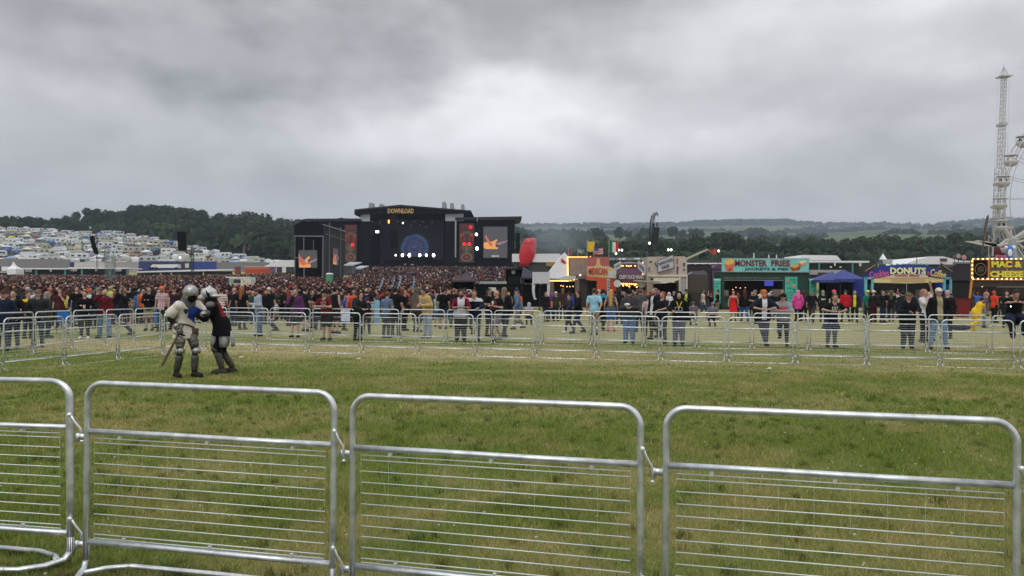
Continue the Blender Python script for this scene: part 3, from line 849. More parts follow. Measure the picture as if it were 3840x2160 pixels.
def top_mesh(J, vs, sleeve='short', hem=.84, t=.016, hood=False, flare=0., low=None):
    g = J['g']
    def fun(p):
        d = smin(torso(p, J, t), .05)
        pel = J['pel']
        d = smin([d, cap(p, pel + np.array((0, 0, .02)), pel - np.array((0, 0, max(.96 - hem, .02))), .156 * g + t + .012, .160 * g + t + .012 + flare, .76)], .05)
        for n in 'lr':
            if sleeve == 'short': d = smin([d] + arm(p, J, n, t + .006, .62), .03)
            elif sleeve == 'long': d = smin([d] + arm(p, J, n, t), .03)
            elif sleeve == 'half': d = smin([d] + arm(p, J, n, t, 1.5, False), .03)
        if hood:
            d = smin([d, elps(p, J['neck'] + np.array((0, .055, .0)), (.11, .08, .07))], .03)
        d = np.maximum(d, hem - .02 - p[:, 2])
        if low is not None:
            q = p - J['neck']; d = np.maximum(d, -(np.sqrt((q[:, 0] / 1.4) ** 2 + (q[:, 1] + .06) ** 2 + (q[:, 2] - .0) ** 2) - low))
        d = np.maximum(d, -cap(p, J['neck'] + np.array((0, -.02, -.02)), J['head'], .062, .07))
        return d
    nm = ['pel', 'waist', 'chest', 'neck', 'shl', 'shr'] + (['ell', 'elr'] if sleeve != 'none' else []) + (['wrl', 'wrr'] if sleeve == 'long' else [])
    lo, hi = box_of(J, nm, .16 + .10 * max(0, g - 1) + flare); lo[2] = hem - .05
    return nets(fun, lo, hi, vs)
def leg_mesh(J, vs, style='long', t=.014):
    g = J['g']
    def fun(p):
        d = cap(p, J['pel'], J['pel'] - np.array((0, 0, .04)), .152 * g + t, .15 * g + t, .72)
        part = 2. if style in ('long', 'baggy') else .9
        for n in 'lr':
            d = smin([d] + leg(p, J, n, t + (.02 if style == 'baggy' else .012 if style == 'shorts' else 0), part), .035)
        if style in ('skirt', 'kilt'):
            z1 = .42 if style == 'skirt' else .5
            d = smin([d, cap(p, J['pel'], np.array((0, -.02, z1)), .15 * g + t, .25, .8)], .04); d = np.maximum(d, z1 + .04 - p[:, 2])
        if style == 'coat':
            d = smin([d, cap(p, J['pel'], np.array((0, -.02, .3)), .16 * g + t, .26, .8)], .04); d = np.maximum(d, .3 - p[:, 2])
        d = np.maximum(d, p[:, 2] - J['pel'][2] - .09)
        return np.maximum(d, .07 - p[:, 2])
    lo, hi = box_of(J, ['pel', 'knl', 'knr', 'anl', 'anr'], .19 + .1 * max(0, g - 1)); lo[2] = max(lo[2], .02)
    return nets(fun, lo, hi, vs)
def shoe_mesh(J, vs, n='l'):
    A, T = J['an' + n], J['toe' + n]
    def fun(p): return np.maximum(smin([cap(p, A, T, .050, .042), cap(p, A + np.array((0, .045, -.04)), T, .045, .042)], .02), .0 - p[:, 2])
    lo, hi = box_of(J, ['an' + n, 'toe' + n], .09)
    return nets(fun, lo, hi, vs)
def hair_mesh(J, vs, style):
    hd = J['hd']; inv = None
    f = hd((0, -1, .155)) - hd((0, 0, .155)); u = hd((0, 0, 1)) - hd((0, 0, 0)); c = hd((0, 0, .175))
    def fun(p):
        d = elps(p, hd((0, .008, .183)), (.09, .106, .098))
        q = p - c; fy = q @ f; uz = q @ u
        cut = np.maximum(fy - .045 - uz * .5, -(uz + .055) + fy * .9)
        if style in ('cap', 'beanie', 'hat', 'bandana'):
            d = elps(p, hd((0, .0, .19)), (.096, .112, .10 if style != 'beanie' else .112)); d = np.maximum(d, -(uz + .005 - fy * .12))
            if style in ('cap', 'hat'):
                r = .075 if style == 'cap' else .17
                b = elps(p, hd((0, -.10 if style == 'cap' else 0, .188)), (.08 if style == 'cap' else .16, r, .013)); d = np.minimum(d, b)
            return d
        if style == 'hood':
            d = elps(p, hd((0, .02, .165)), (.115, .125, .135)); d2 = elps(p, hd((0, -.10, .14)), (.08, .12, .10)); return smin([np.maximum(d, -d2), cap(p, hd((0, .06, .02)), hd((0, .03, .1)), .09, .1)], .02) if False else np.maximum(smin([d, cap(p, J['neck'] + np.array((0, .03, -.03)), hd((0, .02, .1)), .105, .1)], .03), -d2)
        d = np.maximum(d, cut)
        if style in ('long', 'verylong'):
            L = .30 if style == 'long' else .48
            e = J['neck'] + np.array((0, .08, -L + .1))
            d = smin([d, cap(p, hd((0, .05, .17)), e, .085, .07), cap(p, hd((.065, .02, .16)), hd((.085, .03, -.06)), .03, .03), cap(p, hd((-.065, .02, .16)), hd((-.085, .03, -.06)), .03, .03)], .03)
        if style == 'bun': d = smin([d, elps(p, hd((0, .09, .23)), (.05, .05, .05))], .02)
        return d
    lo, hi = box_of(J, ['head', 'neck'], .24)
    if style == 'verylong': lo[2] -= .3
    return nets(fun, lo, hi, vs)
def beard_mesh(J, vs):
    hd = J['hd']
    def fun(p):
        d = elps(p, hd((0, -.045, .085)), (.066, .07, .062)); m = elps(p, hd((0, -.08, .17)), (.06, .08, .068))
        return np.maximum(d, -m)
    lo, hi = box_of(J, ['head', 'neck'], .14); return nets(fun, lo, hi, vs)
SKIN = {'pale': (.46, .30, .235), 'fair': (.40, .245, .18), 'pink': (.47, .26, .205), 'tan': (.27, .16, .11), 'brown': (.13, .07, .045)}
def skinmat(k): return mat('skin_' + k, SKIN[k], .55, var=.08, scale=12)
def cloth(rgb): return mat('cloth_%02x%02x%02x' % rgb, lin(rgb), .9, var=.18, scale=9, bump=.25, spec=.15)
def hairm(rgb): return mat('hair_%02x%02x%02x' % rgb, lin(rgb), .6, var=.3, scale=40, spec=.3)
BLK = (26, 26, 30); DK = (38, 38, 44); NAVY = (30, 36, 58); GREY = (112, 114, 118); LGREY = (160, 164, 170); MAR = (86, 26, 34); WHT = (205, 206, 210)
JEAN = (70, 92, 128); LJEAN = (112, 136, 164); DJEAN = (36, 44, 66); KHAKI = (138, 126, 98); OLIVE_ = (66, 66, 48); RED = (190, 34, 36); YEL = (216, 184, 40); BRN = (84, 60, 44); PURP = (92, 44, 92)
HB = (34, 24, 18); HD_ = (22, 18, 18); HBL = (176, 140, 84); HR = (128, 52, 24); HG = (130, 126, 120)
def person(px, d, label, face=0, hy=None, H=None, arms=('down', 'down'), legs='stand', bend=0., twist=0., nod=0., look=0., girth=1., sh=1., skin='fair',
           hair='short', hc=HB, top=BLK, sleeve='short', tt=.016, hem=.84, bot='long', bc=DJEAN, shoe=(40, 38, 38), beard=None, group=None, print_=None, extra=None, vs=None, near=None, drop=0., low=None, hood=False, x=None):
    """one figure; face = which way it looks in degrees, 0 towards the camera, 90 towards picture right"""
    X = PX(px, d, 1180) if x is None else x
    z = G(X, d)
    if H is None:
        H = (PZ(px, hy, d) - z) if hy is not None else 1.76
        H = min(max(H + (0.1 if bend > .2 else 0), 1.5), 1.93)
    t = thing('person', label, 'person', (X, d, z), group, R(face))
    k = H / 1.77; t.scale = (k, k, k)
    near = (d < 32) if near is None else near
    vs = vs or (.021 if d < 32 else .028)
    J = skeleton(arms, legs, bend, twist, nod, look, girth, sh, drop)
    V, Q, mi = body_mesh(J, vs, near)
    link('body', poly_mesh('body', V, Q, [skinmat(skin), hairm((30, 24, 22)), mat('lip', (.3, .1, .09), .6, var=0)], mi), t)
    if hair == 'none': pass
    else:
        nm = {'cap': 'cap', 'beanie': 'beanie', 'hat': 'hat', 'hood': 'hood', 'bandana': 'bandana'}.get(hair, 'hair')
        V, Q = hair_mesh(J, vs * .8, hair); link(nm, np_mesh(nm, V, Q, cloth(hc) if nm != 'hair' else hairm(hc), smooth=True), t)
    if beard: V, Q = beard_mesh(J, vs * .7); link('beard', np_mesh('beard', V, Q, hairm(beard), smooth=True), t)
    V, Q = top_mesh(J, vs, sleeve, hem, tt, hood, 0., low)
    mats = [cloth(top)]; mi = np.zeros(len(Q), int)
    if print_:
        mats.append(cloth(print_[0])); c = V[Q].mean(1)
        kind = print_[1]
        zz = J['chest'][2]
        if kind == 'patch': m = (np.abs(c[:, 0]) < .095) & (c[:, 2] < zz + .06) & (c[:, 2] > zz - .2) & (c[:, 1] < np.interp(c[:, 2], [0, 2], [-.02, -.02])) & (np.sin(c[:, 2] * 90) + np.sin(c[:, 0] * 75 + c[:, 2] * 31) > -.3)
        elif kind == 'open': m = (np.abs(c[:, 0]) < .07) & (c[:, 1] < -.02)
        elif kind == 'raglan': m = (np.abs(c[:, 0]) > .11) & (c[:, 2] > J['waist'][2] - .02)
        elif kind == 'collar': m = c[:, 2] > zz + .07
        elif kind == 'box': m = (np.abs(c[:, 0]) < .12) & (np.abs(c[:, 2] - zz + .05) < .04) & (c[:, 1] < 0)
        elif kind == 'check': m = (np.sin(c[:, 2] * 70) > .3) | (np.sin(c[:, 0] * 70) > .4)
        elif kind == 'stripe': m = (np.sin(c[:, 2] * 60) > .2)
        else: m = np.zeros(len(Q), bool)
        mi[m] = 1
    nmt = {'none': 'vest'}.get(sleeve, 'shirt' if tt < .02 else 'jacket')
    link(nmt, np_mesh(nmt, V, Q, mats, smooth=True, midx=mi), t)
    if bot:
        nb = {'skirt': 'skirt', 'kilt': 'skirt', 'coat': 'coat_skirt', 'shorts': 'shorts'}.get(bot, 'trousers')
        V, Q = leg_mesh(J, vs, bot); link(nb, np_mesh(nb, V, Q, cloth(bc), smooth=True), t)
    for n in 'lr': V, Q = shoe_mesh(J, vs, n); link('shoe', np_mesh('shoe', V, Q, cloth(shoe), smooth=True), t)
    if extra: extra(t, J, k)
    return t
# ------------------------------------------------------------------ galvanised barriers
def steel():
    if 'galv' in MATS: return MATS['galv']
    m = mat('galv', (.62, .65, .68), .40, metal=.88, var=.25, scale=14, bump=.05)
    return m
WIRE = mat('zinc_wire', (.66, .72, .69), .5, metal=.3, var=.1)
BOLT = mat('bright_bolt', (.75, .76, .77), .35, metal=.6, var=.1)
BW = 1.54
def barrier_parts(hi):
    n = 12 if hi else 6; r = .0175; out = []
    def arc(cx, cz, a0, a1, rad, k): return [(cx + rad * math.cos(a0 + (a1 - a0) * i / k), 0, cz + rad * math.sin(a0 + (a1 - a0) * i / k)) for i in range(k + 1)]
    k = 8 if hi else 4; ra = .10
    mb = MB(); mb.tube([(0, 0, .05)] + [(0, 0, .4)] + arc(ra, 1.1 - ra, math.pi, math.pi / 2, ra, k) + [(BW / 2, 0, 1.1)] + arc(BW - ra, 1.1 - ra, math.pi / 2, 0, ra, k) + [(BW, 0, .4), (BW, 0, .05)], r, n)
    out.append(('frame', mb, steel()))
    for z in (.82, .18):
        mb = MB(); mb.tube([(r * .8, 0, z), (BW / 3, 0, z + .0015), (BW * .66, 0, z - .001), (BW - r * .8, 0, z)], r * .97, n); out.append(('rail', mb, steel()))
    mb = MB(); zs = [.82 - v * .000753 for v in (50, 85, 165, 245, 323, 400, 480, 557, 633, 710, 788, 818)]
    x0, x1 = .05, BW - .05
    for i, z in enumerate(zs):
        if not hi and i in (0,): continue
        mb.tube([(x0, .002, z), (BW / 2, .004, z), (x1, .002, z)], .0035 if hi else .0024, 5 if hi else 3)
    nv = 9
    for i in range(nv + 1):
        x = x0 + (x1 - x0) * i / nv
        mb.tube([(x, -.001, zs[0]), (x, -.001, zs[-1])], .00032 if hi else .0007, 4 if hi else 3)
    out.append(('mesh_panel', mb, WIRE))
    if hi:
        for x, z in ((.22, .79), (.78, .79), (1.3, .79), (.25, .205), (.8, .205), (1.3, .205)):
            mb = MB(); mb.box(x - .009, x + .009, -.010, .010, z - .008, z + .012); out.append(('clip', mb, BOLT))
    # base: the tube runs on into a flat loop on the grass
    mb = MB(); mb.tube([(0, 0, .16), (0, 0, .07), (.012, -.03, .03), (.05, -.12, .018), (.12, -.21, .018), (.24, -.245, .02), (BW / 2, -.25, .018), (BW - .24, -.245, .018), (BW - .12, -.21, .018), (BW - .05, -.12, .018), (BW - .012, -.03, .03), (BW, 0, .07), (BW, 0, .16)], r, n)
    out.append(('foot', mb, steel()))
    if not hi: mb.v = [(a, b, c - .026 if c < .05 else c) for a, b, c in mb.v]
    mb = MB(); mb.tube([(.03, -.06, .02), (.10, .04, .018), (.22, .10, .02), (BW / 2, .11, .018), (BW - .22, .10, .018), (BW - .10, .04, .018), (BW - .03, -.06, .02)], r * .9, n)
    if hi: out.append(('foot', mb, steel()))
    for z in (.785, .16):
        mb = MB(); mb.box(-.075, -.008, -.006, .006, z - .017, z + .017); mb.tube([(-.062, 0, z - .03), (-.062, 0, z + .02)], .011, 6); out.append(('bracket', mb, steel()))
        mb = MB(); mb.tube([(BW, -.018, z + .115), (BW + .018, -.02, z + .11), (BW + .03, -.012, z + .075), (BW + .055, -.004, z + .03), (BW + .058, 0, z - .04)], .0065, 6); mb.ell((BW + .012, -.024, z + .115), (.013, .010, .013), 8, 6); mb.ell((BW + .058, 0, z - .045), (.011, .011, .009), 8, 5)
        out.append(('hook', mb, BOLT))
    return out
BARM = {}
def barrier(a, b, label, group, hi=False, tilt=0.):
    """a, b: left and right foot (x, y, z) seen from the camera side"""
    if hi not in BARM:
        L = []
        for nm, mb, m in barrier_parts(hi):
            o = mb.build(nm, m, smooth=nm not in ('clip',)); L.append((nm, o.data)); bpy.data.objects.remove(o)
        BARM[hi] = L
    a, b = Vector(a), Vector(b); v = b - a
    t = thing('crowd_barrier', label, 'barrier', a, group)
    L = v.length
    t.rotation_euler = (tilt, -math.asin(v.z / L), math.atan2(v.y, v.x))
    t.scale = (L / (BW + .0), 1, 1)
    for nm, me in BARM[hi]:
        if not hi and nm in ('clip',): continue
        link(nm, me, t)
    return t
# near line, measured ends: (px, top y, scale px per metre)
near = [((-780, 1418, 560), (268, 1440, 620)), ((325, 1447, 646), (1250, 1486, 697)), ((1325, 1496, 694), (2405, 1540, 768)), ((2498, 1543, 770), (3814, 1597, 853)), ((3905, 1601, 858), (5400, 1665, 955))]
NL = ['near barrier panel cut off by the left edge of the picture', 'second near barrier panel, with clover and green grass seen through its mesh', 'third near barrier panel, in the middle of the picture foreground', 'fourth near barrier panel, widest, at the lower right of the picture', 'near barrier panel just entering at the right edge']
for (l, r), lab in zip(near, NL):
    e = []
    for (px, py, s) in (l, r):
        d = F / s; q = P(px, py, d); e.append((q.x, q.y, q.z - 1.1 + .0175))
    barrier(e[0], e[1], 'galvanised steel ' + lab, 'barriers in the near line', True)
def line(pts, n, gap=.10):
    out = []
    (x0, y0), (x1, y1) = pts
    for i in range(n):
        a = np.array([x0 + (x1 - x0) * i / n, y0 + (y1 - y0) * i / n]); b = np.array([x0 + (x1 - x0) * (i + 1) / n, y0 + (y1 - y0) * (i + 1) / n])
        u = (b - a) / np.linalg.norm(b - a); out.append((a + u * gap / 2, b - u * gap / 2))
    return out
def row(pts, n, lab, group, start=0):
    for i, (a, b) in enumerate(line(pts, n)):
        j = rng.uniform(-.03, .03)
        barrier((a[0], a[1] + j, rng.uniform(-.008, .008)), (b[0], b[1] + j + rng.uniform(-.03, .03), rng.uniform(-.008, .008)), lab % ordn(i + start), group, tilt=rng.uniform(-.02, .02))
# inner far row and its left return, outer row and its return
row(((-11.1, 14.6), (-8.95, 22.35)), 5, 'steel barrier of the inner ring, %s from the front on the left side', 'barriers of the inner ring')
row(((-8.92, 22.45), (14.9, 17.25)), 15, 'steel barrier of the inner ring, %s from the left along the far side', 'barriers of the inner ring')
row(((-13.25, 19.7), (-12.25, 26.95)), 5, 'steel barrier of the outer ring, %s from the front on the left side', 'barriers of the outer ring')
row(((-11.9, 28.35), (17.1, 21.72)), 18, 'steel barrier of the outer ring, %s from the left along the far side', 'barriers of the outer ring')
# ------------------------------------------------------------------ helpers for fronts seen square on
def bx(mb, x0, y0, x1, y1, d, dep=.1):
    xm, ym = (x0 + x1) / 2, (y0 + y1) / 2
    return mb.box(PX(x0, d, ym), PX(x1, d, ym), d, d + dep, PZ(xm, y1, d), PZ(xm, y0, d))
def pr(mb, pts, d, dep=.1):
    q = [P(a, b, d) for a, b in pts]
    poly = [(v.x, v.z) for v in q]
    ar = sum(poly[i][0] * poly[(i + 1) % len(poly)][1] - poly[(i + 1) % len(poly)][0] * poly[i][1] for i in range(len(poly)))
    if ar < 0: poly = poly[::-1]
    return mb.prism(poly, d, d + dep)
def part(nm, m, par, *boxes, d=0, dep=.1):
    mb = MB()
    for b in boxes:
        if len(b) >= 4 and not isinstance(b[0], tuple): bx(mb, *b[:4], b[4] if len(b) > 4 else d, b[5] if len(b) > 5 else dep)
        else: pr(mb, b, d, dep)
    return mb.build(nm, m, par)
def bulbs(nm, par, pts, d, r=.05, m=None, label=None):
    mb = MB()
    for a, b in pts:
        q = P(a, b, d); mb.ell(q, (r, r, r), 8, 6)
    return mb.build(nm, m or WARM, par, smooth=True)
def run(x0, y0, x1, y1, n): return [(x0 + (x1 - x0) * i / (n - 1), y0 + (y1 - y0) * i / (n - 1)) for i in range(n)]
def txt(nm, s, x0, x1, y0, y1, d, m, par, **kw):
    xm, ym = (x0 + x1) / 2, (y0 + y1) / 2; q = P(xm, ym, d)
    return text(nm, s, PX(x0, d, ym), PX(x1, d, ym), q.z, d, m, par, height=(y1 - y0) / F * d, **kw)
WARM = mglow('warm_bulb', 255, 180, 100, 2.2)
WHITEL = mglow('white_lamp', 255, 250, 240, 9.0)
COOL = mglow('flood_lamp', 255, 255, 235, 3.5)
REDL = mglow('red_lamp', 255, 20, 20, 3.0)
ORL = mglow('orange_lamp', 255, 140, 60, 4.0)
BLACK = mrgb(17, 18, 22, .9, spec=.1); INK = mrgb(10, 11, 13, .9, spec=.1); CHAR = mrgb(38, 39, 46, .85); PLUMK = mrgb(52, 42, 52, .9)
SCRIM = mrgb(176, 182, 188, .9); WHITE = mrgb(222, 222, 222, .7); OFFW = mrgb(200, 198, 192, .8); LG = mrgb(150, 152, 158, .8); MG = mrgb(110, 110, 114, .8)
PVC = mrgb(226, 226, 230, .6)
def base(px, d, py=None): 
    x = PX(px, d, 1100 if py is None else py); return (x, d, G(x, d))
SCRG = mat('screen_grey', lin((70, 68, 72)), .5, emit=.45, var=.15, scale=1.2); SCO = mglow('screen_amber', 206, 140, 76, .55); SCS = mglow('screen_skin', 170, 92, 76, .5); SCP = mglow('screen_mauve', 130, 105, 115, .5); SCD = mglow('screen_dark', 50, 34, 36, .5)
def gscreen(par, quad, variant, nm='video_screen'):
    """flat video screen showing a guitar; quad maps (u, v) in 0..1 to a point"""
    n = -(quad(1, 0) - quad(0, 0)).cross(quad(0, 1) - quad(0, 0)).normalized()
    def fl(pts, lift, m, name, p, up=None):
        mb = MB(); q = [quad(u, v) + n * lift for u, v in pts]
        mb.add(q + [a - n * .03 for a in q], [tuple(range(len(q))), tuple(range(2 * len(q) - 1, len(q) - 1, -1))] + [(i, (i + 1) % len(q), (i + 1) % len(q) + len(q), i + len(q)) for i in range(len(q))])
        return mb.build(name, m, up or p, loc=tuple(p.location))
    s = fl([(0, 0), (1, 0), (1, 1), (0, 1)], 0, SCRG, nm, par)
    if variant == 1:
        body = [(.03, .98), (.02, .62), (.12, .60), (.3, .62), (.42, .46), (.55, .35), (.62, .38), (.6, .47), (.5, .55), (.52, .65), (.62, .78), (.68, .9), (.6, .99)]
        armp = [(0, .18), (.1, .35), (.35, .62), (.42, .72), (.36, .85), (.2, .86), (.0, .6)]
        neck = [(.42, .72), (1, .45), (1, .58), (.55, .80), (.45, .8)]
    else:
        body = [(.02, .55), (.06, .5), (.25, .5), (.38, .48), (.55, .41), (.6, .44), (.52, .5), (.5, .56), (.62, .67), (.6, .72), (.1, .72), (.02, .66)]
        armp = [(.05, .30), (.13, .29), (.28, .48), (.4, .56), (.37, .63), (.28, .62), (.15, .46)]
        neck = [(.5, .54), (1, .44), (1, .48), (.58, .62), (.5, .6)]
    fl(body, .05, SCO, 'picture', par, s); fl(neck, .09, SCP, 'picture', par, s); fl(armp, .13, SCS, 'picture', par, s)
    fl([(.5, .6), (.6, .57), (.64, .63), (.54, .67)], .16, SCD, 'picture', par, s)
    return s
def sq(x0, y0, x1, y1, d):
    a, b, c = P(x0, y0, d), P(x1, y0, d), P(x0, y1, d)
    return lambda u, v: a + (b - a) * u + (c - a) * v
# ------------------------------------------------------------------ the main stage
D = 200.0
st = thing('festival_stage', 'huge black open-air stage with gold lettering on its roof, above the crowd', 'stage', base(1550, D))
part('roof', BLACK, st, [(1329, 786), (1500, 769), (1766, 790), (1742, 799), (1672, 801), (1385, 801), (1329, 805)], d=D, dep=22)
part('roof_edge', CHAR, st, [(1328, 785), (1500, 767.5), (1767, 789), (1760, 793), (1500, 773), (1330, 790)], d=D - .35, dep=.3)
GOLD = mat('gold_letter', lin((196, 162, 104)), .5, emit=0., var=.25, scale=1.5)
txt('lettering', 'DOWNLOAD', 1454, 1552, 782, 800, D - .3, GOLD, st, bold=.03, ext=.12)
for x0, x1, yt, yb in ((1382, 1400, 761, 781), (1421, 1438, 765, 777), (1657, 1673, 757, 782), (1687, 1702, 761, 784), (1728, 1742, 766, 789)):
    mb = MB(); a, b = P(x0, yb, D + 4), P(x1, yt, D + 4)
    mb.loft([[(a.x, D+4, a.z), (b.x, D+4, a.z), (b.x, D+7, a.z), (a.x, D+7, a.z)], [(a.x+.1, D+4, b.z), (b.x-.2, D+4, b.z), (b.x-.2, D+7, b.z), (a.x+.1, D+7, b.z)]]); mb.build('roof_tower', LG, st)
part('side_wall', BLACK, st, (1350, 830, 1388, 1003), d=D + .5, dep=20); part('side_wall', BLACK, st, (1669, 829, 1708, 1003), d=D + .5, dep=20)
part('scrim', SCRIM, st, (1352, 803, 1387, 831), d=D + 1, dep=.3); part('scrim', SCRIM, st, (1670, 800, 1738, 829), d=D + 1, dep=.3)
part('back_wall', mat('stage_void', (.006, .007, .010), .95, var=.2, scale=.3), st, (1370, 790, 1700, 1003), d=D + 21, dep=.5)
part('ceiling', INK, st, (1385, 797, 1672, 803), d=D + .6, dep=19.5)
part('deck', BLACK, st, (1350, 990, 1708, 1012), d=D - 2, dep=22)
# video backdrop with a blue swirl
def swirl_mat():
    m = bpy.data.materials.new('swirl_screen'); m.use_nodes = True; n, l = m.node_tree.nodes, m.node_tree.links
    b = n['Principled BSDF']; b.inputs['Base Color'].default_value = (.01, .012, .02, 1)
    tc = n.new('ShaderNodeTexCoord'); mp = n.new('ShaderNodeMapping'); l.new(tc.outputs['Object'], mp.inputs[0])
    mp.inputs['Scale'].default_value = (1 / 4.8, 0, 1 / 4.1)
    ns = n.new('ShaderNodeTexNoise'); ns.inputs['Scale'].default_value = 1.6; ns.inputs['Detail'].default_value = 4; l.new(mp.outputs[0], ns.inputs['Vector'])
    ad = n.new('ShaderNodeVectorMath'); ad.operation = 'MULTIPLY_ADD'; l.new(ns.outputs['Color'], ad.inputs[0]); ad.inputs[1].default_value = (.75, 0, .75); l.new(mp.outputs[0], ad.inputs[2])
    sb = n.new('ShaderNodeVectorMath'); sb.operation = 'SUBTRACT'; l.new(ad.outputs[0], sb.inputs[0]); sb.inputs[1].default_value = (.38, .0, .36)
    ln = n.new('ShaderNodeVectorMath'); ln.operation = 'LENGTH'; l.new(sb.outputs[0], ln.inputs[0])
    rp = n.new('ShaderNodeValToRGB'); l.new(ln.outputs['Value'], rp.inputs[0]); e = rp.color_ramp.elements
    e[0].position = 0; e[0].color = (.20, .24, .42, 1); e[1].position = 1; e[1].color = (.004, .006, .012, 1)
    for p, c in ((.15, (.05, .06, .16)), (.35, (.10, .13, .30)), (.5, (.04, .05, .14)), (.66, (.08, .13, .28)), (.74, (.10, .16, .32)), (.84, (.02, .03, .06))):
        q = e.new(p); q.color = c + (1,)
    l.new(rp.outputs[0], b.inputs['Emission Color']); b.inputs['Emission Strength'].default_value = .3
    return m
q = P(1556, 923, D + 15); mb = MB(); mb.box(q.x - 15, q.x + 8, D + 15, D + 15.2, q.z - 5.6, q.z + 9)
so = mb.build('video_backdrop', swirl_mat(), None, loc=tuple(q)); so.parent = st; so.location = q - Vector(st.location)
for x, y, r in ((1484, 957, .22), (1509, 957, .40), (1535, 957, .44), (1574, 957, .40), (1599, 957, .32), (1626, 957, .42), (1411, 869, .26), (1418, 869, .26), (1511, 836, .20), (1786, 879, .34), (1789, 932, .42)):
    mb = MB(); q = P(x, y, D + (4 if x < 1700 else -.6)); mb.ell(q, (r * .8, .2, r * 1.05), 12, 8); lo = mb.build('stage_lamp', WHITEL, st, smooth=True)
    mb = MB(); mb.box(q.x - r, q.x + r, q.y + .2, q.y + .8, q.z - r, q.z + r); mb.build('lamp_housing', INK, st)
mb = MB(); q = P(1458, 831, D + 3); mb.ell(q, (.22, .2, .5), 10, 8); mb.build('stage_lamp', ORL, st, smooth=True)
for x, y in ((1394, 829), (1425, 830), (1492, 829), (1518, 829), (1554, 828), (1586, 829), (1620, 829), (1540, 843), (1574, 842), (1598, 848)):
    mb = MB(); q = P(x, y, D + 5); mb.tube([q, q + Vector((0, 0, -.45))], [.22, .16], 8); mb.build('lamp_head', MG, st)
# lighting trusses and stage kit
part('truss', CHAR, st, (1388, 824, 1668, 826), (1400, 840, 1640, 841.5), d=D + 5, dep=.4)
part('stage_riser', INK, st, (1440, 975, 1660, 992), (1505, 962, 1620, 976), d=D + 8, dep=5)
part('monitor_row', mrgb(150, 160, 165), st, (1455, 1000, 1475, 1003), (1480, 999, 1492, 1003), (1500, 1000, 1512, 1003), (1515, 989, 1523, 993), (1540, 990, 1552, 994), d=D - 2.4, dep=.3)
mb = MB()
for i in range(12):
    a = P(1462 + i * .35, 858 + i * 6.1, D - 4); mb.obox((a.x + .85, D - 4 + .5, a.z - .2), (1.75, 1.1, .40))
mb.build('speaker_column', INK, st); part('chain', CHAR, st, (1470, 800, 1471, 858), (1478, 800, 1479, 858), d=D - 3.6, dep=.1)
# performers, tiny on the deck
for i, (x, c) in enumerate(((1553, BLACK), (1465, CHAR), (1640, BLACK))):
    pass
# wings
part('wing_roof', CHAR, st, [(1125, 824), (1150, 820), (1350, 819), (1356, 828), (1126, 830)], d=D + .2, dep=14)
part('wing_wall', BLACK, st, (1126, 829, 1352, 1012), d=D + 1.2, dep=12)
part('wing_roof', CHAR, st, [(1706, 815), (1957, 811), (1950, 820), (1932, 823), (1708, 825)], d=D + .2, dep=14)
part('wing_wall', BLACK, st, (1708, 824, 1930, 1003), d=D + 1.2, dep=12)
part('pole', LG, st, (1705.5, 826, 1711, 965), (1788.5, 814, 1791, 832), d=D - .2, dep=.3)
A1, A2, A3, A4, A5 = mrgb(104, 40, 34), mrgb(150, 74, 44), mrgb(92, 84, 64), mrgb(120, 112, 90), mrgb(70, 48, 50)
def artwork(x0, y0, x1, y1, d, st):
    w, h = x1 - x0, y1 - y0
    ar = part('banner', A5, st, (x0, y0, x1, y1), d=d, dep=.3)
    def f(pts, m, k):
        part('artwork', m, st, [(x0 + a * w, y0 + b * h) for a, b in pts], d=d - .06 * k, dep=.05)
    f([(.05, .03), (.95, .03), (.85, .16), (.6, .12), (.4, .12), (.15, .16)], A1, 1); f([(.2, .2), (.8, .2), (.7, .27), (.3, .27)], A3, 1)
    f([(.03, .26), (.28, .24), (.38, .42), (.3, .48), (.08, .44)], A2, 1); f([(.97, .26), (.72, .24), (.62, .42), (.7, .48), (.92, .44)], A2, 1)
    f([(.1, .34), (.3, .32), (.34, .46), (.16, .45)], A1, 2); f([(.9, .34), (.7, .32), (.66, .46), (.84, .45)], A1, 2)
    f([(.15, .5), (.85, .5), (.9, .62), (.7, .72), (.3, .72), (.1, .62)], A3, 1); f([(.44, .55), (.56, .55), (.53, .8), (.47, .8)], A4, 2)
    f([(.5 + .4 * math.cos(t * .524), .86 + .12 * math.sin(t * .524)) for t in range(12)], A4, 1); f([(.5 + .28 * math.cos(t * .524), .86 + .085 * math.sin(t * .524)) for t in range(12)], A1, 2)
    f([(.5 + .1 * math.cos(t * .785), .86 + .03 * math.sin(t * .785)) for t in range(8)], A4, 3)
artwork(1292, 843, 1338, 985, D + .6, st); artwork(1722, 838, 1778, 985, D + .6, st)
for x, y in ((1322, 918), (1765, 852), (1741, 915), (1760, 915)):
    mb = MB(); q = P(x, y, D + .2); mb.ell(q, (.33, .2, .33), 10, 8); mb.build('red_lamp', REDL, st, smooth=True)
gscreen(st, sq(1812, 849, 1903, 967, D + .9), 2)
part('caption', OFFW, st, (1843, 957, 1872, 964), d=D + .6, dep=.04)
part('screen_frame', INK, st, (1806, 843, 1909, 849), (1806, 967, 1909, 973), (1806, 849, 1812, 967), (1903, 849, 1909, 967), d=D + .7, dep=.3)
mb = MB()
for i in range(14):
    a = P(1933, 873 + i * 5.6, D - 2); mb.obox((a.x + .55, D - 1.5, a.z - .18), (1.15, 1., .37))
mb.build('speaker_column', INK, st); part('chain', INK, st, (1940, 855, 1942, 873), (1936, 868, 1947, 870), d=D - 1.8, dep=.1)
part('roof_tip', CHAR, st, (1929, 812, 1948, 817), d=D - 2, dep=4)
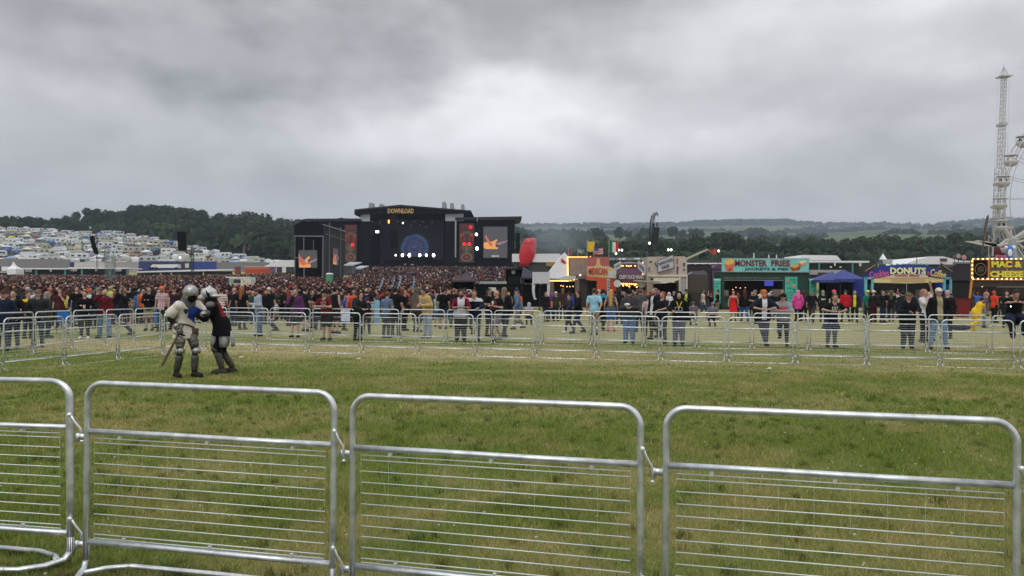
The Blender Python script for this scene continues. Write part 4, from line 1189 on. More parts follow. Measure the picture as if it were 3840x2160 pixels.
# left tower in front of the wing
T = 150.0
tw = thing('screen_tower', 'black scaffold tower with video screens to the left of the stage', 'stage tower', base(1158, T))
part('front_panel', BLACK, tw, [(1103, 845), (1122, 835), (1150, 829), (1180, 832), (1212, 842), (1212, 884), (1104, 884)], d=T, dep=.4)
part('side_panel', CHAR, tw, (1207, 842, 1212, 1052), d=T + .5, dep=18.5)
part('back_panel', INK, tw, (1104, 845, 1212, 1052), d=T + 2.5, dep=16)
part('beam', LG, tw, (1104, 884, 1212, 886.5), (1106, 965, 1122, 967), d=T - .1, dep=.3)
part('upright', MG, tw, (1104, 884, 1106, 1052), (1137, 886, 1140, 938), (1174, 900, 1175.5, 938), (1209, 886, 1211.5, 1052), (1138, 1005, 1141, 1052), d=T, dep=.3)
mb = MB(); a = P(1150, 828, T); b = P(1212, 842, T)
mb.add([(a.x, T, a.z), (b.x + .3, T, b.z), (b.x + .3, T + 19, b.z + .3), (a.x, T + 19, a.z + .3), (a.x, T, a.z - .15), (b.x + .3, T, b.z - .15), (b.x + .3, T + 19, b.z + .1), (a.x, T + 19, a.z + .1)], [(0, 1, 2, 3), (7, 6, 5, 4), (0, 4, 5, 1), (1, 5, 6, 2), (2, 6, 7, 3), (3, 7, 4, 0)])
mb.build('roof_sheet', LG, tw)
gscreen(tw, sq(1120, 938, 1189, 1004, T + .9), 1)
sx = PX(1212, T) + .12
def sideq(u, v):
    d = 157.5 + u * 4.8; z0 = PZ(1260, 932, 160); z1 = PZ(1260, 993, 160); return Vector((sx, d, z0 + (z1 - z0) * v))
gscreen(tw, sideq, 1)
for dd in (154, 164): mb = MB(); mb.box(sx, sx + .12, dd, dd + .3, PZ(1260, 1050, 160), PZ(1260, 845, 160)); mb.build('upright', MG, tw)
mb = MB(); mb.box(sx, sx + .1, 150.5, 168, PZ(1260, 891, 160), PZ(1260, 889, 160)); mb.build('beam', MG, tw)
part('barrier_box', MG, tw, (1152, 1040, 1168, 1054), d=T - 1, dep=1.2)
# pale roofed cabins beside the tower
for i, (x0, x1, yr, yt, yb, d) in enumerate(((1285, 1320, 980, 995, 1032, 172), (1323, 1346, 994, 1009, 1036, 176))):
    c = thing('cabin', ('larger', 'smaller')[i] + ' pale-roofed cabin at the foot of the stage, right of the screen tower', 'cabin', base(x0, d))
    part('wall', MG, c, (x0, yt, x1, yb), d=d, dep=4)
    a, b, e, f = P(x0 - 2, yt, d - .2), P(x1, yt, d - .2), P(x1 + 24, yr, d + .2), P(x0 + 12, yr, d + .2)
    mb = MB(); mb.add([a, b, Vector((e.x, d + 4.5, e.z)), Vector((f.x, d + 4.5, f.z)), a - Vector((0, 0, .2)), b - Vector((0, 0, .2)), Vector((e.x, d + 4.5, e.z - .2)), Vector((f.x, d + 4.5, f.z - .2))], [(0, 1, 2, 3), (7, 6, 5, 4), (0, 4, 5, 1), (1, 5, 6, 2), (2, 6, 7, 3), (3, 7, 4, 0)])
    mb.build('roof', SCRIM, c)
# ------------------------------------------------------------------ delay speaker hangs over the crowd
def lattice(mb, a, b, w, n, r=.03):
    a, b = Vector(a), Vector(b); t = (b - a).normalized(); s = t.cross(Vector((0, 1, 0)))
    if s.length < .1: s = Vector((1, 0, 0))
    s.normalize(); f = Vector((0, 1, 0))
    C = [s * w / 2 + f * w / 2, -s * w / 2 + f * w / 2, -s * w / 2 - f * w / 2, s * w / 2 - f * w / 2]
    for c in C: mb.tube([a + c, b + c], r, 4)
    for i in range(n):
        p0, p1 = a + (b - a) * i / n, a + (b - a) * (i + 1) / n
        for k in range(4): mb.tube([p0 + C[k], p1 + C[(k + 1) % 4]] if i % 2 else [p0 + C[(k + 1) % 4], p1 + C[k]], r * .6, 3)
        mb.tube([p0 + C[0], p0 + C[1], p0 + C[2], p0 + C[3], p0 + C[0]], r * .6, 3)
dt = thing('delay_speaker', 'curved black speaker hang on thin masts, in front of the caravan camp', 'speaker tower', base(365, 110))
mb = MB()
for i in range(13):
    q = P(346 + (i / 12) ** 1.5 * 15, 888 + i * 5.0, 110); mb.obox((q.x, 110, q.z), (.42, .5, .185), 0, -.10 - i * .012)
mb.build('speaker_column', INK, dt)
mb = MB()
for x in (361, 366): mb.tube([P(x, 872, 110.4), (PX(x + 2, 110.4), 110.4, G(PX(x, 110), 110))], .035, 5)
mb.tube([P(338, 874, 110.3), P(366, 872, 110.3)], .05, 5); mb.build('mast', CHAR, dt, smooth=True)
mb = MB(); lattice(mb, P(400, 925, 111.5), (PX(408, 111.5), 111.5, G(PX(408, 111), 111)), .5, 14, .035); lattice(mb, P(425, 955, 112.5), (PX(427, 112.5), 112.5, G(PX(427, 112), 112)), .4, 12, .03); mb.build('lattice_mast', mrgb(110, 128, 128), dt)
dt = thing('delay_speaker', 'straight black speaker hang against the dark wood, left of the stage', 'speaker tower', base(700, 125))
mb = MB()
for i in range(13):
    q = P(681 + i * .3, 872 + i * 5.5, 125); mb.obox((q.x, 125, q.z), (1.1, .8, .225))
mb.build('speaker_column', INK, dt)
mb = MB(); lattice(mb, P(722, 930, 125.5), (PX(722, 125.5), 125.5, G(PX(722, 125), 125)), .35, 14, .035); mb.tube([P(680, 858, 125.5), P(684, 870, 125)], .04, 5); mb.tube([P(722, 930, 125.5), P(690, 862, 125.5), P(676, 862, 125.2)], .05, 5); mb.build('lattice_mast', CHAR, dt)
q = P(675, 965, 124); mb = MB(); mb.ell(q, (.16, .16, .16), 8, 6); mb.build('lamp', COOL, dt, smooth=True)
cr = thing('crane_speaker', 'black speaker hang on a cranked lattice arm above the burger stall', 'speaker tower', base(2433, 100))
mb = MB(); lattice(mb, (PX(2428, 100), 100, G(PX(2428, 100), 100)), P(2444, 830, 100), .35, 22, .04); lattice(mb, P(2444, 830, 100), P(2450, 806, 100), .35, 3, .04); lattice(mb, P(2450, 806, 100), P(2466, 799, 100), .3, 3, .035)
mb.tube([P(2466, 799, 100), P(2466, 812, 100)], .05, 5); mb.tube([P(2458, 803, 100), P(2454, 845, 100)], .02, 4); mb.build('lattice_mast', CHAR, cr)
mb = MB()
for i in range(15):
    q = P(2462 - i * .35, 855 + i * 4.5, 100); mb.obox((q.x, 100, q.z), (.66, .7, .145))
mb.obox(tuple(P(2452, 845, 100)), (.18, .3, .5)); mb.obox(tuple(P(2464, 842, 100)), (.14, .3, .5)); mb.build('speaker_column', mrgb(26, 30, 40), cr)
q = P(2436, 912, 99.5); mb = MB(); mb.ell(q, (.12, .12, .16), 8, 6); mb.build('lamp', COOL, cr, smooth=True)
for i, pts in enumerate((((2320, 938), (2332, 938), (2310, 951)), ((2506, 937), (2517, 937)), ((2695, 941),))):
    ft = thing('floodlight', ('triple lit floodlight pole right of the green white and red flag', 'pair of lit floodlights above the slanted burger sign', 'single bright floodlight by the raised boom')[i], 'floodlight', base(pts[0][0], 120))
    for (x, y) in pts:
        q = P(x, y, 120); mb = MB(); mb.ell(q, (.15, .1, .17), 8, 6); mb.build('lamp', COOL, ft, smooth=True)
        mb = MB(); mb.tube([(q.x, 120.3, G(q.x, 120)), (q.x, 120.3, q.z)], .05, 5); mb.build('pole', CHAR, ft)
bm = thing('boom_lift', 'pale raised boom with an orange basket behind the burger stall', 'boom lift', base(2580, 115))
mb = MB(); a, b = P(2560, 978, 115), P(2653, 936, 115); mb.tube([a, b], [.22, .16], 6); mb.build('boom', mrgb(160, 160, 140), bm)
mb = MB(); mb.tube([b, P(2668, 948, 115)], .12, 6); q = P(2679, 944, 115); mb.box(q.x - .2, q.x + .25, 114.8, 115.3, q.z - .4, q.z + .4); mb.build('basket', mrgb(180, 66, 46), bm)
mb = MB(); mb.box(a.x - 1.2, a.x + 1, 114, 116.5, G(a.x, 115), G(a.x, 115) + 1.6); mb.tube([(a.x, 115, G(a.x, 115) + 1.5), a], .25, 6); mb.build('chassis', mrgb(150, 150, 130), bm)
# ------------------------------------------------------------------ site buildings on the left: hoardings, bars, marquees
def hoard(x0, x1, y0, m, lab, d=226, y1=1024):
    t = thing('hoarding', lab, 'fence', base((x0 + x1) / 2, d))
    n = max(1, int((x1 - x0) / 32))
    for i in range(n):
        a = x0 + (x1 - x0) * i / n; b = x0 + (x1 - x0) * (i + 1) / n
        part('panel', m, t, (a + .3, y0, b - .3, y1), d=d, dep=.15)
    part('rail', LG, t, (x0, y0 - 1, x1, y0), d=d - .05, dep=.25)
    return t
GF = mrgb(128, 126, 130, .8, var=.06); NAVYF = mrgb(38, 52, 108, .7); PALEF = mrgb(196, 192, 192, .8, var=.05)
hoard(-160, 262, 972, GF, 'long mid-grey site fence below the caravans at the far left')
hoard(262, 278, 983, NAVYF, 'narrow navy blue fence panel between grey and white fencing')
hoard(278, 425, 983, PALEF, 'off-white site fence to the right of the navy panel')
hoard(425, 520, 985, mrgb(158, 154, 158), 'light grey site fence behind the lattice masts')
hoard(520, 678, 980, NAVYF, 'navy blue site fence with white trailers parked before it')
hoard(715, 812, 981, mrgb(44, 66, 140), 'bright blue site fence left of the long grey one')
hoard(678, 715, 981, mrgb(50, 54, 74), 'dark slate fence bay with a white notice')
hoard(812, 1010, 984, GF, 'long grey site fence ending at the white marquee near the stage')
for i, (x0, x1) in enumerate(((560, 578), (582, 665))):
    t = thing('trailer', ('short white box trailer', 'long white box trailer')[i] + ' in front of the navy fence', 'trailer', base(x0, 219))
    part('body', PVC, t, [(x0, 1004), (x0 + (12 if i == 0 else 0), 992), (x1, 991), (x1, 1004)], d=219, dep=2.4)
    for x in (x0 + 4, x1 - 5):
        mb = MB(); q = P(x, 1006, 218.9); mb.tube([q, q + Vector((0, .3, 0))], .35, 10); mb.build('wheel', INK, t)
TEAL = mrgb(60, 132, 132); DKG = mrgb(44, 50, 54)
def bar(x0, x1, yt, d, lab, signs, teals, yb=1050, roof=True):
    t = thing('bar_tent', lab, 'bar', base((x0 + x1) / 2, d))
    part('roof', PVC, t, (x0, yt, x1, yt + 4), d=d, dep=7)
    mb = MB()
    for i in range(int((x1 - x0) / 9)):
        a = x0 + i * 9; pr(mb, [(a, yt + 4), (a + 4.5, yt + 5.6), (a + 9, yt + 4)], d - .02, .05)
    mb.build('valance', PVC, t)
    part('back_wall', DKG, t, (x0 + 1, yt + 4, x1 - 1, yb), d=d + 3.5, dep=.2)
    part('counter', CHAR, t, (x0 + 2, yt + 30, x1 - 2, yb), d=d + 1, dep=.6)
    for x in teals: part('post', TEAL, t, (x - 3, yt + 4, x + 3, yb), d=d + .2, dep=.3)
    for s, a, b in signs:
        sg = part('sign_board', OFFW, t, (a, yt + 5, b, yt + 14), d=d - .1, dep=.08)
        txt('lettering', s, a + 1.5, b - 1.5, yt + 6.5, yt + 12.5, d - .16, mrgb(90, 88, 92), t, ext=.01)
bar(80, 258, 1005, 186, 'white-roofed bar with teal posts at the far left of the crowd', [('BAR', 94, 118), ('S', 187, 193)], (72, 135, 243))
bar(258, 482, 1003, 187, 'white-roofed bar with teal posts below the curved speaker hang', [('BAR', 264, 287), ('S', 358, 364), ('BAR', 432, 455)], (306, 412, 476))
t = thing('bar_tent', 'long low white canopy in front of the navy and blue fences', 'canopy', base(700, 188))
part('roof', PVC, t, [(512, 1018), (700, 1012), (872, 1009), (872, 1014), (512, 1022)], d=188, dep=6); part('back_wall', DKG, t, (515, 1018, 870, 1050), d=192, dep=.2)
for x in (600, 640, 760): part('post', OFFW, t, (x, 1016, x + 4, 1045), d=188.5, dep=.2)
part('notice', OFFW, t, (694, 988, 708, 1004), d=214, dep=.1)
t = thing('stall', 'dark stall with a white notice and a slim white spire at the left edge', 'stall', base(30, 182))
part('body', mrgb(78, 76, 82), t, (-60, 1000, 48, 1040), d=182, dep=3); part('sign_board', PVC, t, (6, 1000, 38, 1015), d=181.8, dep=.1); part('awning', OFFW, t, (-60, 1018, 46, 1022), d=181, dep=.9)
mb = MB(); ap = P(51, 981, 182); b0, b1 = P(42, 998, 182), P(75, 1010, 182)
mb.loft([[(b0.x, 180.5, b0.z - .7), (b1.x, 180.5, b0.z - .7), (b1.x, 183.5, b0.z - .7), (b0.x, 183.5, b0.z - .7)], [(ap.x - .3, 181.7, ap.z - .9), (ap.x + .7, 181.7, ap.z - 1.1), (ap.x + .7, 182.2, ap.z - 1.1), (ap.x - .3, 182.2, ap.z - .9)], [(ap.x - .02, 181.9, ap.z), (ap.x + .02, 181.9, ap.z), (ap.x + .02, 182, ap.z), (ap.x - .02, 182, ap.z)]])
mb.box(b0.x, b1.x, 180.5, 183.5, b0.z - 3.4, b0.z - .7); mb.build('spire_tent', PVC, t)
t = thing('trailer_stall', 'low stall with a long orange and red banner beside the white marquee', 'stall', base(975, 186))
part('banner', mrgb(178, 70, 52), t, (918, 1004, 1010, 1026), d=186, dep=.2); part('upper_banner', mrgb(196, 104, 60), t, (918, 1001, 1010, 1010), d=185.9, dep=.08); part('end_board', mrgb(110, 80, 120), t, (1010, 1001, 1034, 1024), d=186, dep=.2); part('frame', OFFW, t, (916, 999, 1036, 1001), (1034, 999, 1036, 1030), d=185.8, dep=.3); part('side_board', mrgb(120, 60, 52), t, (880, 1000, 902, 1030), d=187, dep=.2)
t = thing('marquee', 'white peaked marquee just left of the black screen tower', 'marquee', base(1050, 205))
mb = MB(); pr(mb, [(985, 1000), (1050, 976), (1108, 975), (1150, 998), (1150, 1001), (985, 1001)], 205, 9); mb.build('roof', PVC, t); part('wall', mrgb(52, 60, 62), t, (1035, 1001, 1140, 1022), d=205.3, dep=8); part('wall_strip', PVC, t, (1058, 1001, 1072, 1022), d=205.1, dep=.2)
# ice cream van in the crowd
d = 86; vx = PX(892, d); vt = thing('ice_cream_van', 'small cream ice cream van with a green panel standing in the crowd', 'van', (vx, d, G(vx, d)), rz=0)
CRM = mrgb(206, 208, 190, .5)
mb = MB(); a, b = P(848, 1078, d), P(940, 1041, d); z0 = vt.location.z
mb.loft([[(x, y, z) for x, z in ((a.x + .15, z0 + .35), (a.x, z0 + 1.15), (a.x + .35, b.z - .12), (a.x + .55, b.z), (b.x - .1, b.z), (b.x, b.z - .15), (b.x, z0 + .35))] for y in (d, d + 1.7)]); mb.build('body', CRM, vt)
part('roof_board', PVC, vt, (845, 1038, 938, 1041.5), d=d - .05, dep=1.8)
part('serving_window', mrgb(50, 48, 46, .3), vt, (875, 1047, 902, 1062), d=d - .03, dep=.05); part('side_panel', mrgb(120, 170, 130), vt, (864, 1046, 873, 1066), d=d - .02, dep=.04); part('side_panel', mrgb(150, 200, 210), vt, (878, 1064, 900, 1072), d=d - .04, dep=.06); part('windscreen', mrgb(80, 96, 104, .2), vt, [(850, 1062), (856, 1047), (861, 1047), (861, 1062)], d=d - .02, dep=.04); part('sticker', mrgb(200, 130, 130), vt, (912, 1052, 918, 1060), (925, 1058, 930, 1064), d=d - .02, dep=.03)
for x in (a.x + .6, b.x - .6):
    mb = MB(); mb.tube([(x, d - .05, z0 + .3), (x, d + .15, z0 + .3)], .3, 14); mb.build('wheel', INK, vt)
# round green kiosk, banners and small tents in the crowd
d = 112; q = P(1236, 1045, d); g = G(q.x, d)
t = thing('kiosk', 'small round green kiosk with a white top in the crowd right of the screen tower', 'kiosk', (q.x, d, g))
mb = MB(); mb.tube([(q.x, d, g), (q.x, d, P(1236, 1030, d).z)], [.42, .52], 14); mb.build('body', mrgb(66, 128, 96), t, smooth=True)
mb = MB(); zt = P(1236, 1030, d).z; mb.tube([(q.x, d, zt), (q.x, d, zt + .14), (q.x, d, zt + .24)], [.56, .54, .3], 14); mb.build('roof', PVC, t, smooth=True)
for i, (xb, yb, xt, yt, w) in enumerate(((1417, 1092, 1434, 1040, 8), (1469, 1075, 1476, 1036, 6), (1487, 1086, 1500, 1034, 8), (1545, 1082, 1550, 1036, 6))):
    d = 62; a = P(xb, yb, d); b = P(xt, yt, d); g = G(a.x, d)
    t = thing('feather_banner', ('leftmost and widest pale blue feather banner leaning over the crowd', 'slim pale feather banner, second from the left in the crowd', 'tall leaning pale feather banner, third from the left in the crowd', 'rightmost slim upright pale feather banner in the crowd')[i], 'banner', (a.x, d, g), 'feather banners in the crowd')
    dv = (b - a).normalized(); mb = MB(); mb.tube([(a.x - dv.x * .5, d, g), a, b], .015, 5); mb.build('pole', CHAR, t)
    wv = Vector((w / F * d, 0, 0)); mb = MB()
    mb.loft([[p, p + wv * k, p + wv * k + Vector((0, .02, 0)), p + Vector((0, .02, 0))] for p, k in ((a, .7), (a + (b - a) * .5, 1), (b - (b - a) * .1, .9), (b, .3))]); mb.build('sail', mrgb(168, 186, 206), t)
    txt2 = ''
    mb = MB()
    for k in range(4):
        p = a + (b - a) * (.2 + k * .2) + wv * .25; mb.box(p.x, p.x + wv.x * .45, d - .02, d - .005, p.z, p.z + .1)
    mb.build('print', mrgb(60, 70, 96), t)
def gazebo(nm, x0, x1, xa, ya, ye, yb, d, m, lab, dep=3, val=None, dark=True):
    t = thing(nm, lab, 'gazebo', base((x0 + x1) / 2, d))
    a, b, p = P(x0, ye, d), P(x1, ye, d), P(xa, ya, d)
    mb = MB(); mb.add([(a.x, d, a.z), (b.x, d, a.z), (b.x, d + dep, a.z), (a.x, d + dep, a.z), (p.x, d + dep / 2, p.z)], [(0, 1, 4), (1, 2, 4), (2, 3, 4), (3, 0, 4), (3, 2, 1, 0)]); mb.build('canopy', m, t)
    v = val or 6; part('valance', m, t, (x0, ye, x1, ye + v), d=d, dep=.03); 
    mb = MB(); mb.box(a.x, a.x + .03, d, d + dep, a.z - v / F * d, a.z); mb.box(b.x - .03, b.x, d, d + dep, a.z - v / F * d, a.z); mb.build('side_valance', m, t)
    for x in (a.x + .06, b.x - .1):
        for y in (d + .1, d + dep - .1):
            mb = MB(); mb.tube([(x, y, G(x, y)), (x, y, a.z)], .03, 5); mb.build('leg', CHAR, t)
    if dark: part('back_wall', INK, t, (x0 + 2, ye + v, x1 - 2, yb), d=d + dep - .1, dep=.03)
    return t
gazebo('gazebo', 1690, 1782, 1748, 1022, 1052, 1085, 66, mrgb(58, 46, 56), 'dark plum gazebo in the crowd right of centre', 2.5)
gazebo('gazebo', 1955, 2030, 1962, 998, 1040, 1062, 62, mrgb(50, 46, 58), 'dark sloping gazebo roof below the red inflatable', 2.5)
t = thing('merchandise_stand', 'black stand with a pale crest and a long low front right of centre', 'stand', base(1940, 64))
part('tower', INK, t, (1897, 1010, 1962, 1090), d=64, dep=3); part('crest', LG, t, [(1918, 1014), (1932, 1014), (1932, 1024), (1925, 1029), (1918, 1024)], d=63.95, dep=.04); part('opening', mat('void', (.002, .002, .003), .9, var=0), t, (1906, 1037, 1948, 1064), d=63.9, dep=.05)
part('counter_front', BLACK, t, (1782, 1066, 2058, 1150), d=63, dep=.3); part('poster', MG, t, (1952, 1040, 1958, 1063), (1960, 1040, 1966, 1063), d=63.9, dep=.05)
part('counter_top', mrgb(150, 166, 160), t, (1800, 1055, 1900, 1064), d=63.2, dep=1.2); part('roof', CHAR, t, (1895, 1007, 1964, 1010), d=63.7, dep=3.6)
part('notice', OFFW, t, (1832, 1078, 1860, 1092), d=62.95, dep=.04)
# big red inflatable
d = 150; t = thing('inflatable', 'huge glossy red rounded inflatable rising beside the stage', 'inflatable', base(1972, d))
rings = []
prof = [(1945, 1976, 1000), (1950, 1994, 985), (1946, 2003, 965), (1948, 2010, 945), (1955, 2012, 925), (1962, 2012, 910), (1967, 2011, 900), (1974, 2007, 894), (1984, 1998, 892.5)]
for x0, x1, y in prof:
    a, b = P(x0, y, d), P(x1, y, d); c = (a.x + b.x) / 2; r = (b.x - a.x) / 2
    rings.append([(c + r * math.cos(k * math.pi / 10), d + r * .7 * math.sin(k * math.pi / 10), a.z) for k in range(20)])
mb = MB(); mb.loft(rings); mb.build('envelope', mrgb(196, 30, 44, .35, var=.06), t, smooth=True)
mb = MB(); mb.tube([P(1958, 1000, d), (PX(1958, d), d, G(PX(1958, d), d))], 1.0, 10); mb.build('stand', BLACK, t)
mb = MB(); mb.tube([P(1952, 910, d - 1.2), P(1968, 912, d - 2.0), P(1985, 912, d - 2.2), P(2008, 914, d - 1.2)], .07, 6); mb.build('seam', mrgb(150, 22, 34), t)
# pale draped arch with leg-like posts
d = 58; t = thing('entrance_arch', 'pale draped arch with two leg shaped posts beside the white pointed tent', 'arch', base(2028, d))
part('header', mrgb(186, 190, 198), t, (1997, 1020, 2062, 1063), d=d, dep=.5)
for pts in (((2002, 1060), (2000, 1085), (2001, 1100), (2003, 1112), (2005, 1122), (2012, 1120)), ((2056, 1060), (2057, 1080), (2056, 1095), (2055, 1130))):
    mb = MB(); mb.tube([P(a, b, d + .2) for a, b in pts], [.13, .11, .10, .09, .08, .06][:len(pts)], 9); mb.build('post', mrgb(196, 200, 208), t, smooth=True)
# ------------------------------------------------------------------ the camp on the hillside
CW = mrgb(222, 224, 228, .45); CC = mrgb(186, 182, 168, .5); CGl = mrgb(50, 54, 60, .25); STR = mrgb(110, 116, 128)
def tmpl(parts):
    out = []
    for nm, mb, m in parts:
        o = mb.build(nm, m); out.append((nm, o.data)); bpy.data.objects.remove(o)
    return out
def carav(w, L, m):
    b = MB(); prof = [(-L/2 + .25, .45), (-L/2, 1.2), (-L/2 + .3, 2.2), (-L/2 + .7, 2.55), (L/2 - .5, 2.6), (L/2 - .1, 2.3), (L/2, 1.3), (L/2 - .15, .45)]
    b.prism(prof, -w/2, w/2)
    s = MB(); s.box(-L/2 + .2, L/2 - .2, -w/2 - .01, -w/2, 1.0, 1.12)
    out = [('body', b, m), ('stripe', s, STR)]
    for x0, x1 in ((-L/2 + .55, -L/2 + 1.5), (-.2, .7), (L/2 - 1.5, L/2 - .6)):
        g = MB(); g.box(x0, x1, -w/2 - .02, -w/2, 1.35, 1.95); out.append(('window', g, CGl))
    g = MB(); g.box(-L/2 - .02, -L/2 + .3, -w/2 + .3, w/2 - .3, 1.3, 1.9); out.append(('window', g, CGl))
    for x in (-.4, .5):
        k = MB(); k.tube([(x, -w/2 - .02, .32), (x, -w/2 + .18, .32)], .32, 10); out.append(('wheel', k, INK))
    return tmpl(out)
def motorh(m):
    b = MB(); b.prism([(-3.2, .5), (-3.2, 2.7), (-2.9, 2.9), (1.7, 2.95), (2.5, 2.7), (2.6, 2.0), (2.3, 1.85), (3.0, 1.25), (3.2, .5)], -1.1, 1.1)
    out = [('body', b, m)]
    for x0, x1 in ((-2.6, -1.6), (-.8, .4)):
        g = MB(); g.box(x0, x1, -1.13, -1.1, 1.5, 2.1); out.append(('window', g, CGl))
    g = MB(); g.prism([(1.5, 1.25), (1.6, 1.85), (2.25, 1.85), (2.7, 1.3)], -1.13, -1.1); out.append(('cab_window', g, CGl))
    for x in (-1.7, 2.1):
        k = MB(); k.tube([(x, -1.12, .36), (x, -.9, .36)], .36, 10); out.append(('wheel', k, INK))
    return tmpl(out)
def domet(m, rx=1.6, rz=1.5, f=None):
    b = MB(); b.loft([[(rx * math.cos(a) * k, rx * .8 * math.sin(a) * k, rz * z) for a in [i * math.pi / 5 for i in range(10)]] for k, z in ((1, 0), (.95, .35), (.78, .7), (.45, .93), (.05, 1))])
    d = MB(); d.prism([(-.4, 0), (.4, 0), (.3, .8), (0, 1.0), (-.3, .8)], -rx * .8 - .02, -rx * .6); return tmpl([('flysheet', b, m), ('door', d, mrgb(60, 60, 70))])
def awn(m, m2):
    b = MB(); b.add([(-1.7, -1.3, 1.9), (1.7, -1.3, 1.9), (1.7, 1.3, 1.9), (-1.7, 1.3, 1.9), (-.3, 0, 2.7), (.3, 0, 2.7)], [(0, 1, 5, 4), (1, 2, 5), (2, 3, 4, 5), (3, 0, 4), (3, 2, 1, 0)])
    w = MB(); w.box(-1.65, 1.65, -1.25, 1.25, .0, 1.9); g = MB(); g.box(-1.2, 1.2, -1.29, -1.26, .8, 1.6); return tmpl([('roof', b, m), ('wall', w, m2), ('window', g, mrgb(90, 94, 104))])
def carm(m):
    b = MB(); b.prism([(-2.1, .3), (-2.1, .85), (-1.2, .95), (-.7, 1.42), (.9, 1.45), (1.8, .95), (2.1, .85), (2.15, .3)], -.85, .85)
    g = MB(); g.prism([(-1.05, .97), (-.62, 1.36), (.85, 1.38), (1.5, .97)], -.87, .87); out = [('body', b, m), ('glass', g, CGl)]
    for x in (-1.35, 1.35):
        k = MB(); k.tube([(x, -.88, .32), (x, -.7, .32)], .32, 10); out.append(('wheel', k, INK))
    return tmpl(out)
KIND = [('caravan', 'caravan', 'white', carav(2.2, 5.6, CW)), ('caravan', 'caravan', 'cream', carav(2.2, 6.2, CC)), ('caravan', 'caravan', 'small white', carav(2.1, 4.6, CW)), ('caravan', 'caravan', 'pale grey', carav(2.2, 5.8, mrgb(190, 192, 196, .45))),
        ('motorhome', 'motorhome', 'white', motorh(CW)), ('motorhome', 'motorhome', 'cream', motorh(CC))]
TENTS = [('tent', 'tent', n, domet(mrgb(*c), rx, rz)) for n, c, rx, rz in (('blue dome', (60, 92, 160), 1.8, 1.6), ('grey dome', (104, 106, 116), 2.2, 1.8), ('navy dome', (44, 50, 84), 1.9, 1.6), ('orange dome', (206, 104, 56), 1.4, 1.3), ('green dome', (74, 108, 84), 1.8, 1.5), ('pale dome', (184, 186, 190), 2.3, 1.8), ('yellow dome', (204, 190, 60), 1.9, 1.5), ('red dome', (160, 50, 56), 1.4, 1.4), ('purple grey dome', (110, 98, 116), 2.2, 1.7))]
AWN = [('awning', 'awning tent', n, awn(mrgb(*a), mrgb(*b))) for n, a, b in (('grey-walled', (196, 198, 204), (120, 122, 134)), ('blue', (70, 104, 170), (58, 76, 120)), ('white', (212, 212, 216), (178, 178, 186)), ('dark grey', (86, 88, 98), (70, 72, 82)), ('pale blue', (130, 156, 190), (150, 160, 176)), ('cream', (208, 202, 178), (170, 166, 156)))]
CARS = [('parked_car', 'car', n, carm(mrgb(*c, .3))) for n, c in (('silver', (168, 170, 174)), ('dark blue', (40, 48, 70)), ('white', (206, 206, 208)), ('black', (34, 34, 38)), ('red', (130, 36, 38)))]
rc = random.Random(99)
def put(kind, x, y, rz, lab, group):
    nm, cat, col_, ms = kind
    t = thing(nm, lab, cat, (x, y, G(x, y) - .12), group, rz)
    s = rc.uniform(.82, 1.1); t.scale = (s, s, s)
    for n, me in ms: link(n, me, t)
    return t
row_i = 0; dd = 236.0
while dd < 436:
    right = float(np.interp(dd, [236, 280, 330, 380, 430], [1075, 1010, 850, 655, 470]))
    px = -30 + rc.uniform(-20, 20); k = 0
    while px < right:
        u = rc.random(); y = dd + rc.uniform(-5, 5); x = PX(px, y)
        if u < .40: kd = rc.choice(KIND[:1] + KIND[:4] + KIND[2:4]); w = 6.1
        elif u < .49: kd = rc.choice(KIND[4:]); w = 6.6
        elif u < .70: kd = rc.choice(TENTS); w = 4.0
        elif u < .90: kd = rc.choice(AWN); w = 3.7
        else: kd = rc.choice(CARS); w = 4.4
        w += 2.0 if rc.random() < .16 else rc.uniform(.1, .7)
        rz = rc.gauss(0, .5) + (math.pi if rc.random() < .5 else 0) * (0 if kd[0] != 'parked_car' else 1) + (.7 * rc.choice((-1, 1)) if rc.random() < .2 else 0)
        put(kd, x, y, rz, '%s %s in the camp, %s row up, %s from the left' % (kd[2], kd[1], ordn(row_i), ordn(k)), kd[1] + 's on the camp hillside')
        k += 1; px += w / y * F
    dd += 8.2 + row_i * .32; row_i += 1
def flag(x0, y0, x1, y1, d, cols, lab, pole_to=None, horiz=False, w=None):
    """flag with coloured bands, waving a little"""
    a, b = P(x0, y0, d), P(x1, y1, d)
    t = thing('flag', lab, 'flag', (a.x, d, G(a.x, d)))
    n = len(cols)
    for i, c in enumerate(cols):
        mb = MB(); vs = []; st_ = 5
        for k in range(st_ + 1):
            for e in (0, 1):
                if horiz: u = k / st_; v = (i + e) / n
                else: u = (i + k / st_) / n; v = e
                yy = d + .18 * math.sin(u * 7) * (b.x - a.x) * .5; zz = a.z + (b.z - a.z) * v - (b.x - a.x) * .10 * math.sin(u * 3)
                vs.append((a.x + (b.x - a.x) * u, yy, zz)); vs.append((a.x + (b.x - a.x) * u, yy + .012, zz))
        fs = []
        for k in range(st_):
            o = k * 4; fs += [(o, o + 2, o + 6, o + 4), (o + 1, o + 5, o + 7, o + 3), (o, o + 4, o + 5, o + 1), (o + 2, o + 3, o + 7, o + 6)]
        fs += [(0, 1, 3, 2), (st_*4, st_*4+2, st_*4+3, st_*4+1)]
        mb.add(vs, fs); mb.build('flag_band', c, t, smooth=False)
    mb = MB(); px_ = a.x - .03; mb.tube([(px_, d, pole_to if pole_to is not None else G(px_, d)), (px_, d, a.z + .15)], .035, 5); mb.build('pole', LG, t)
    return t
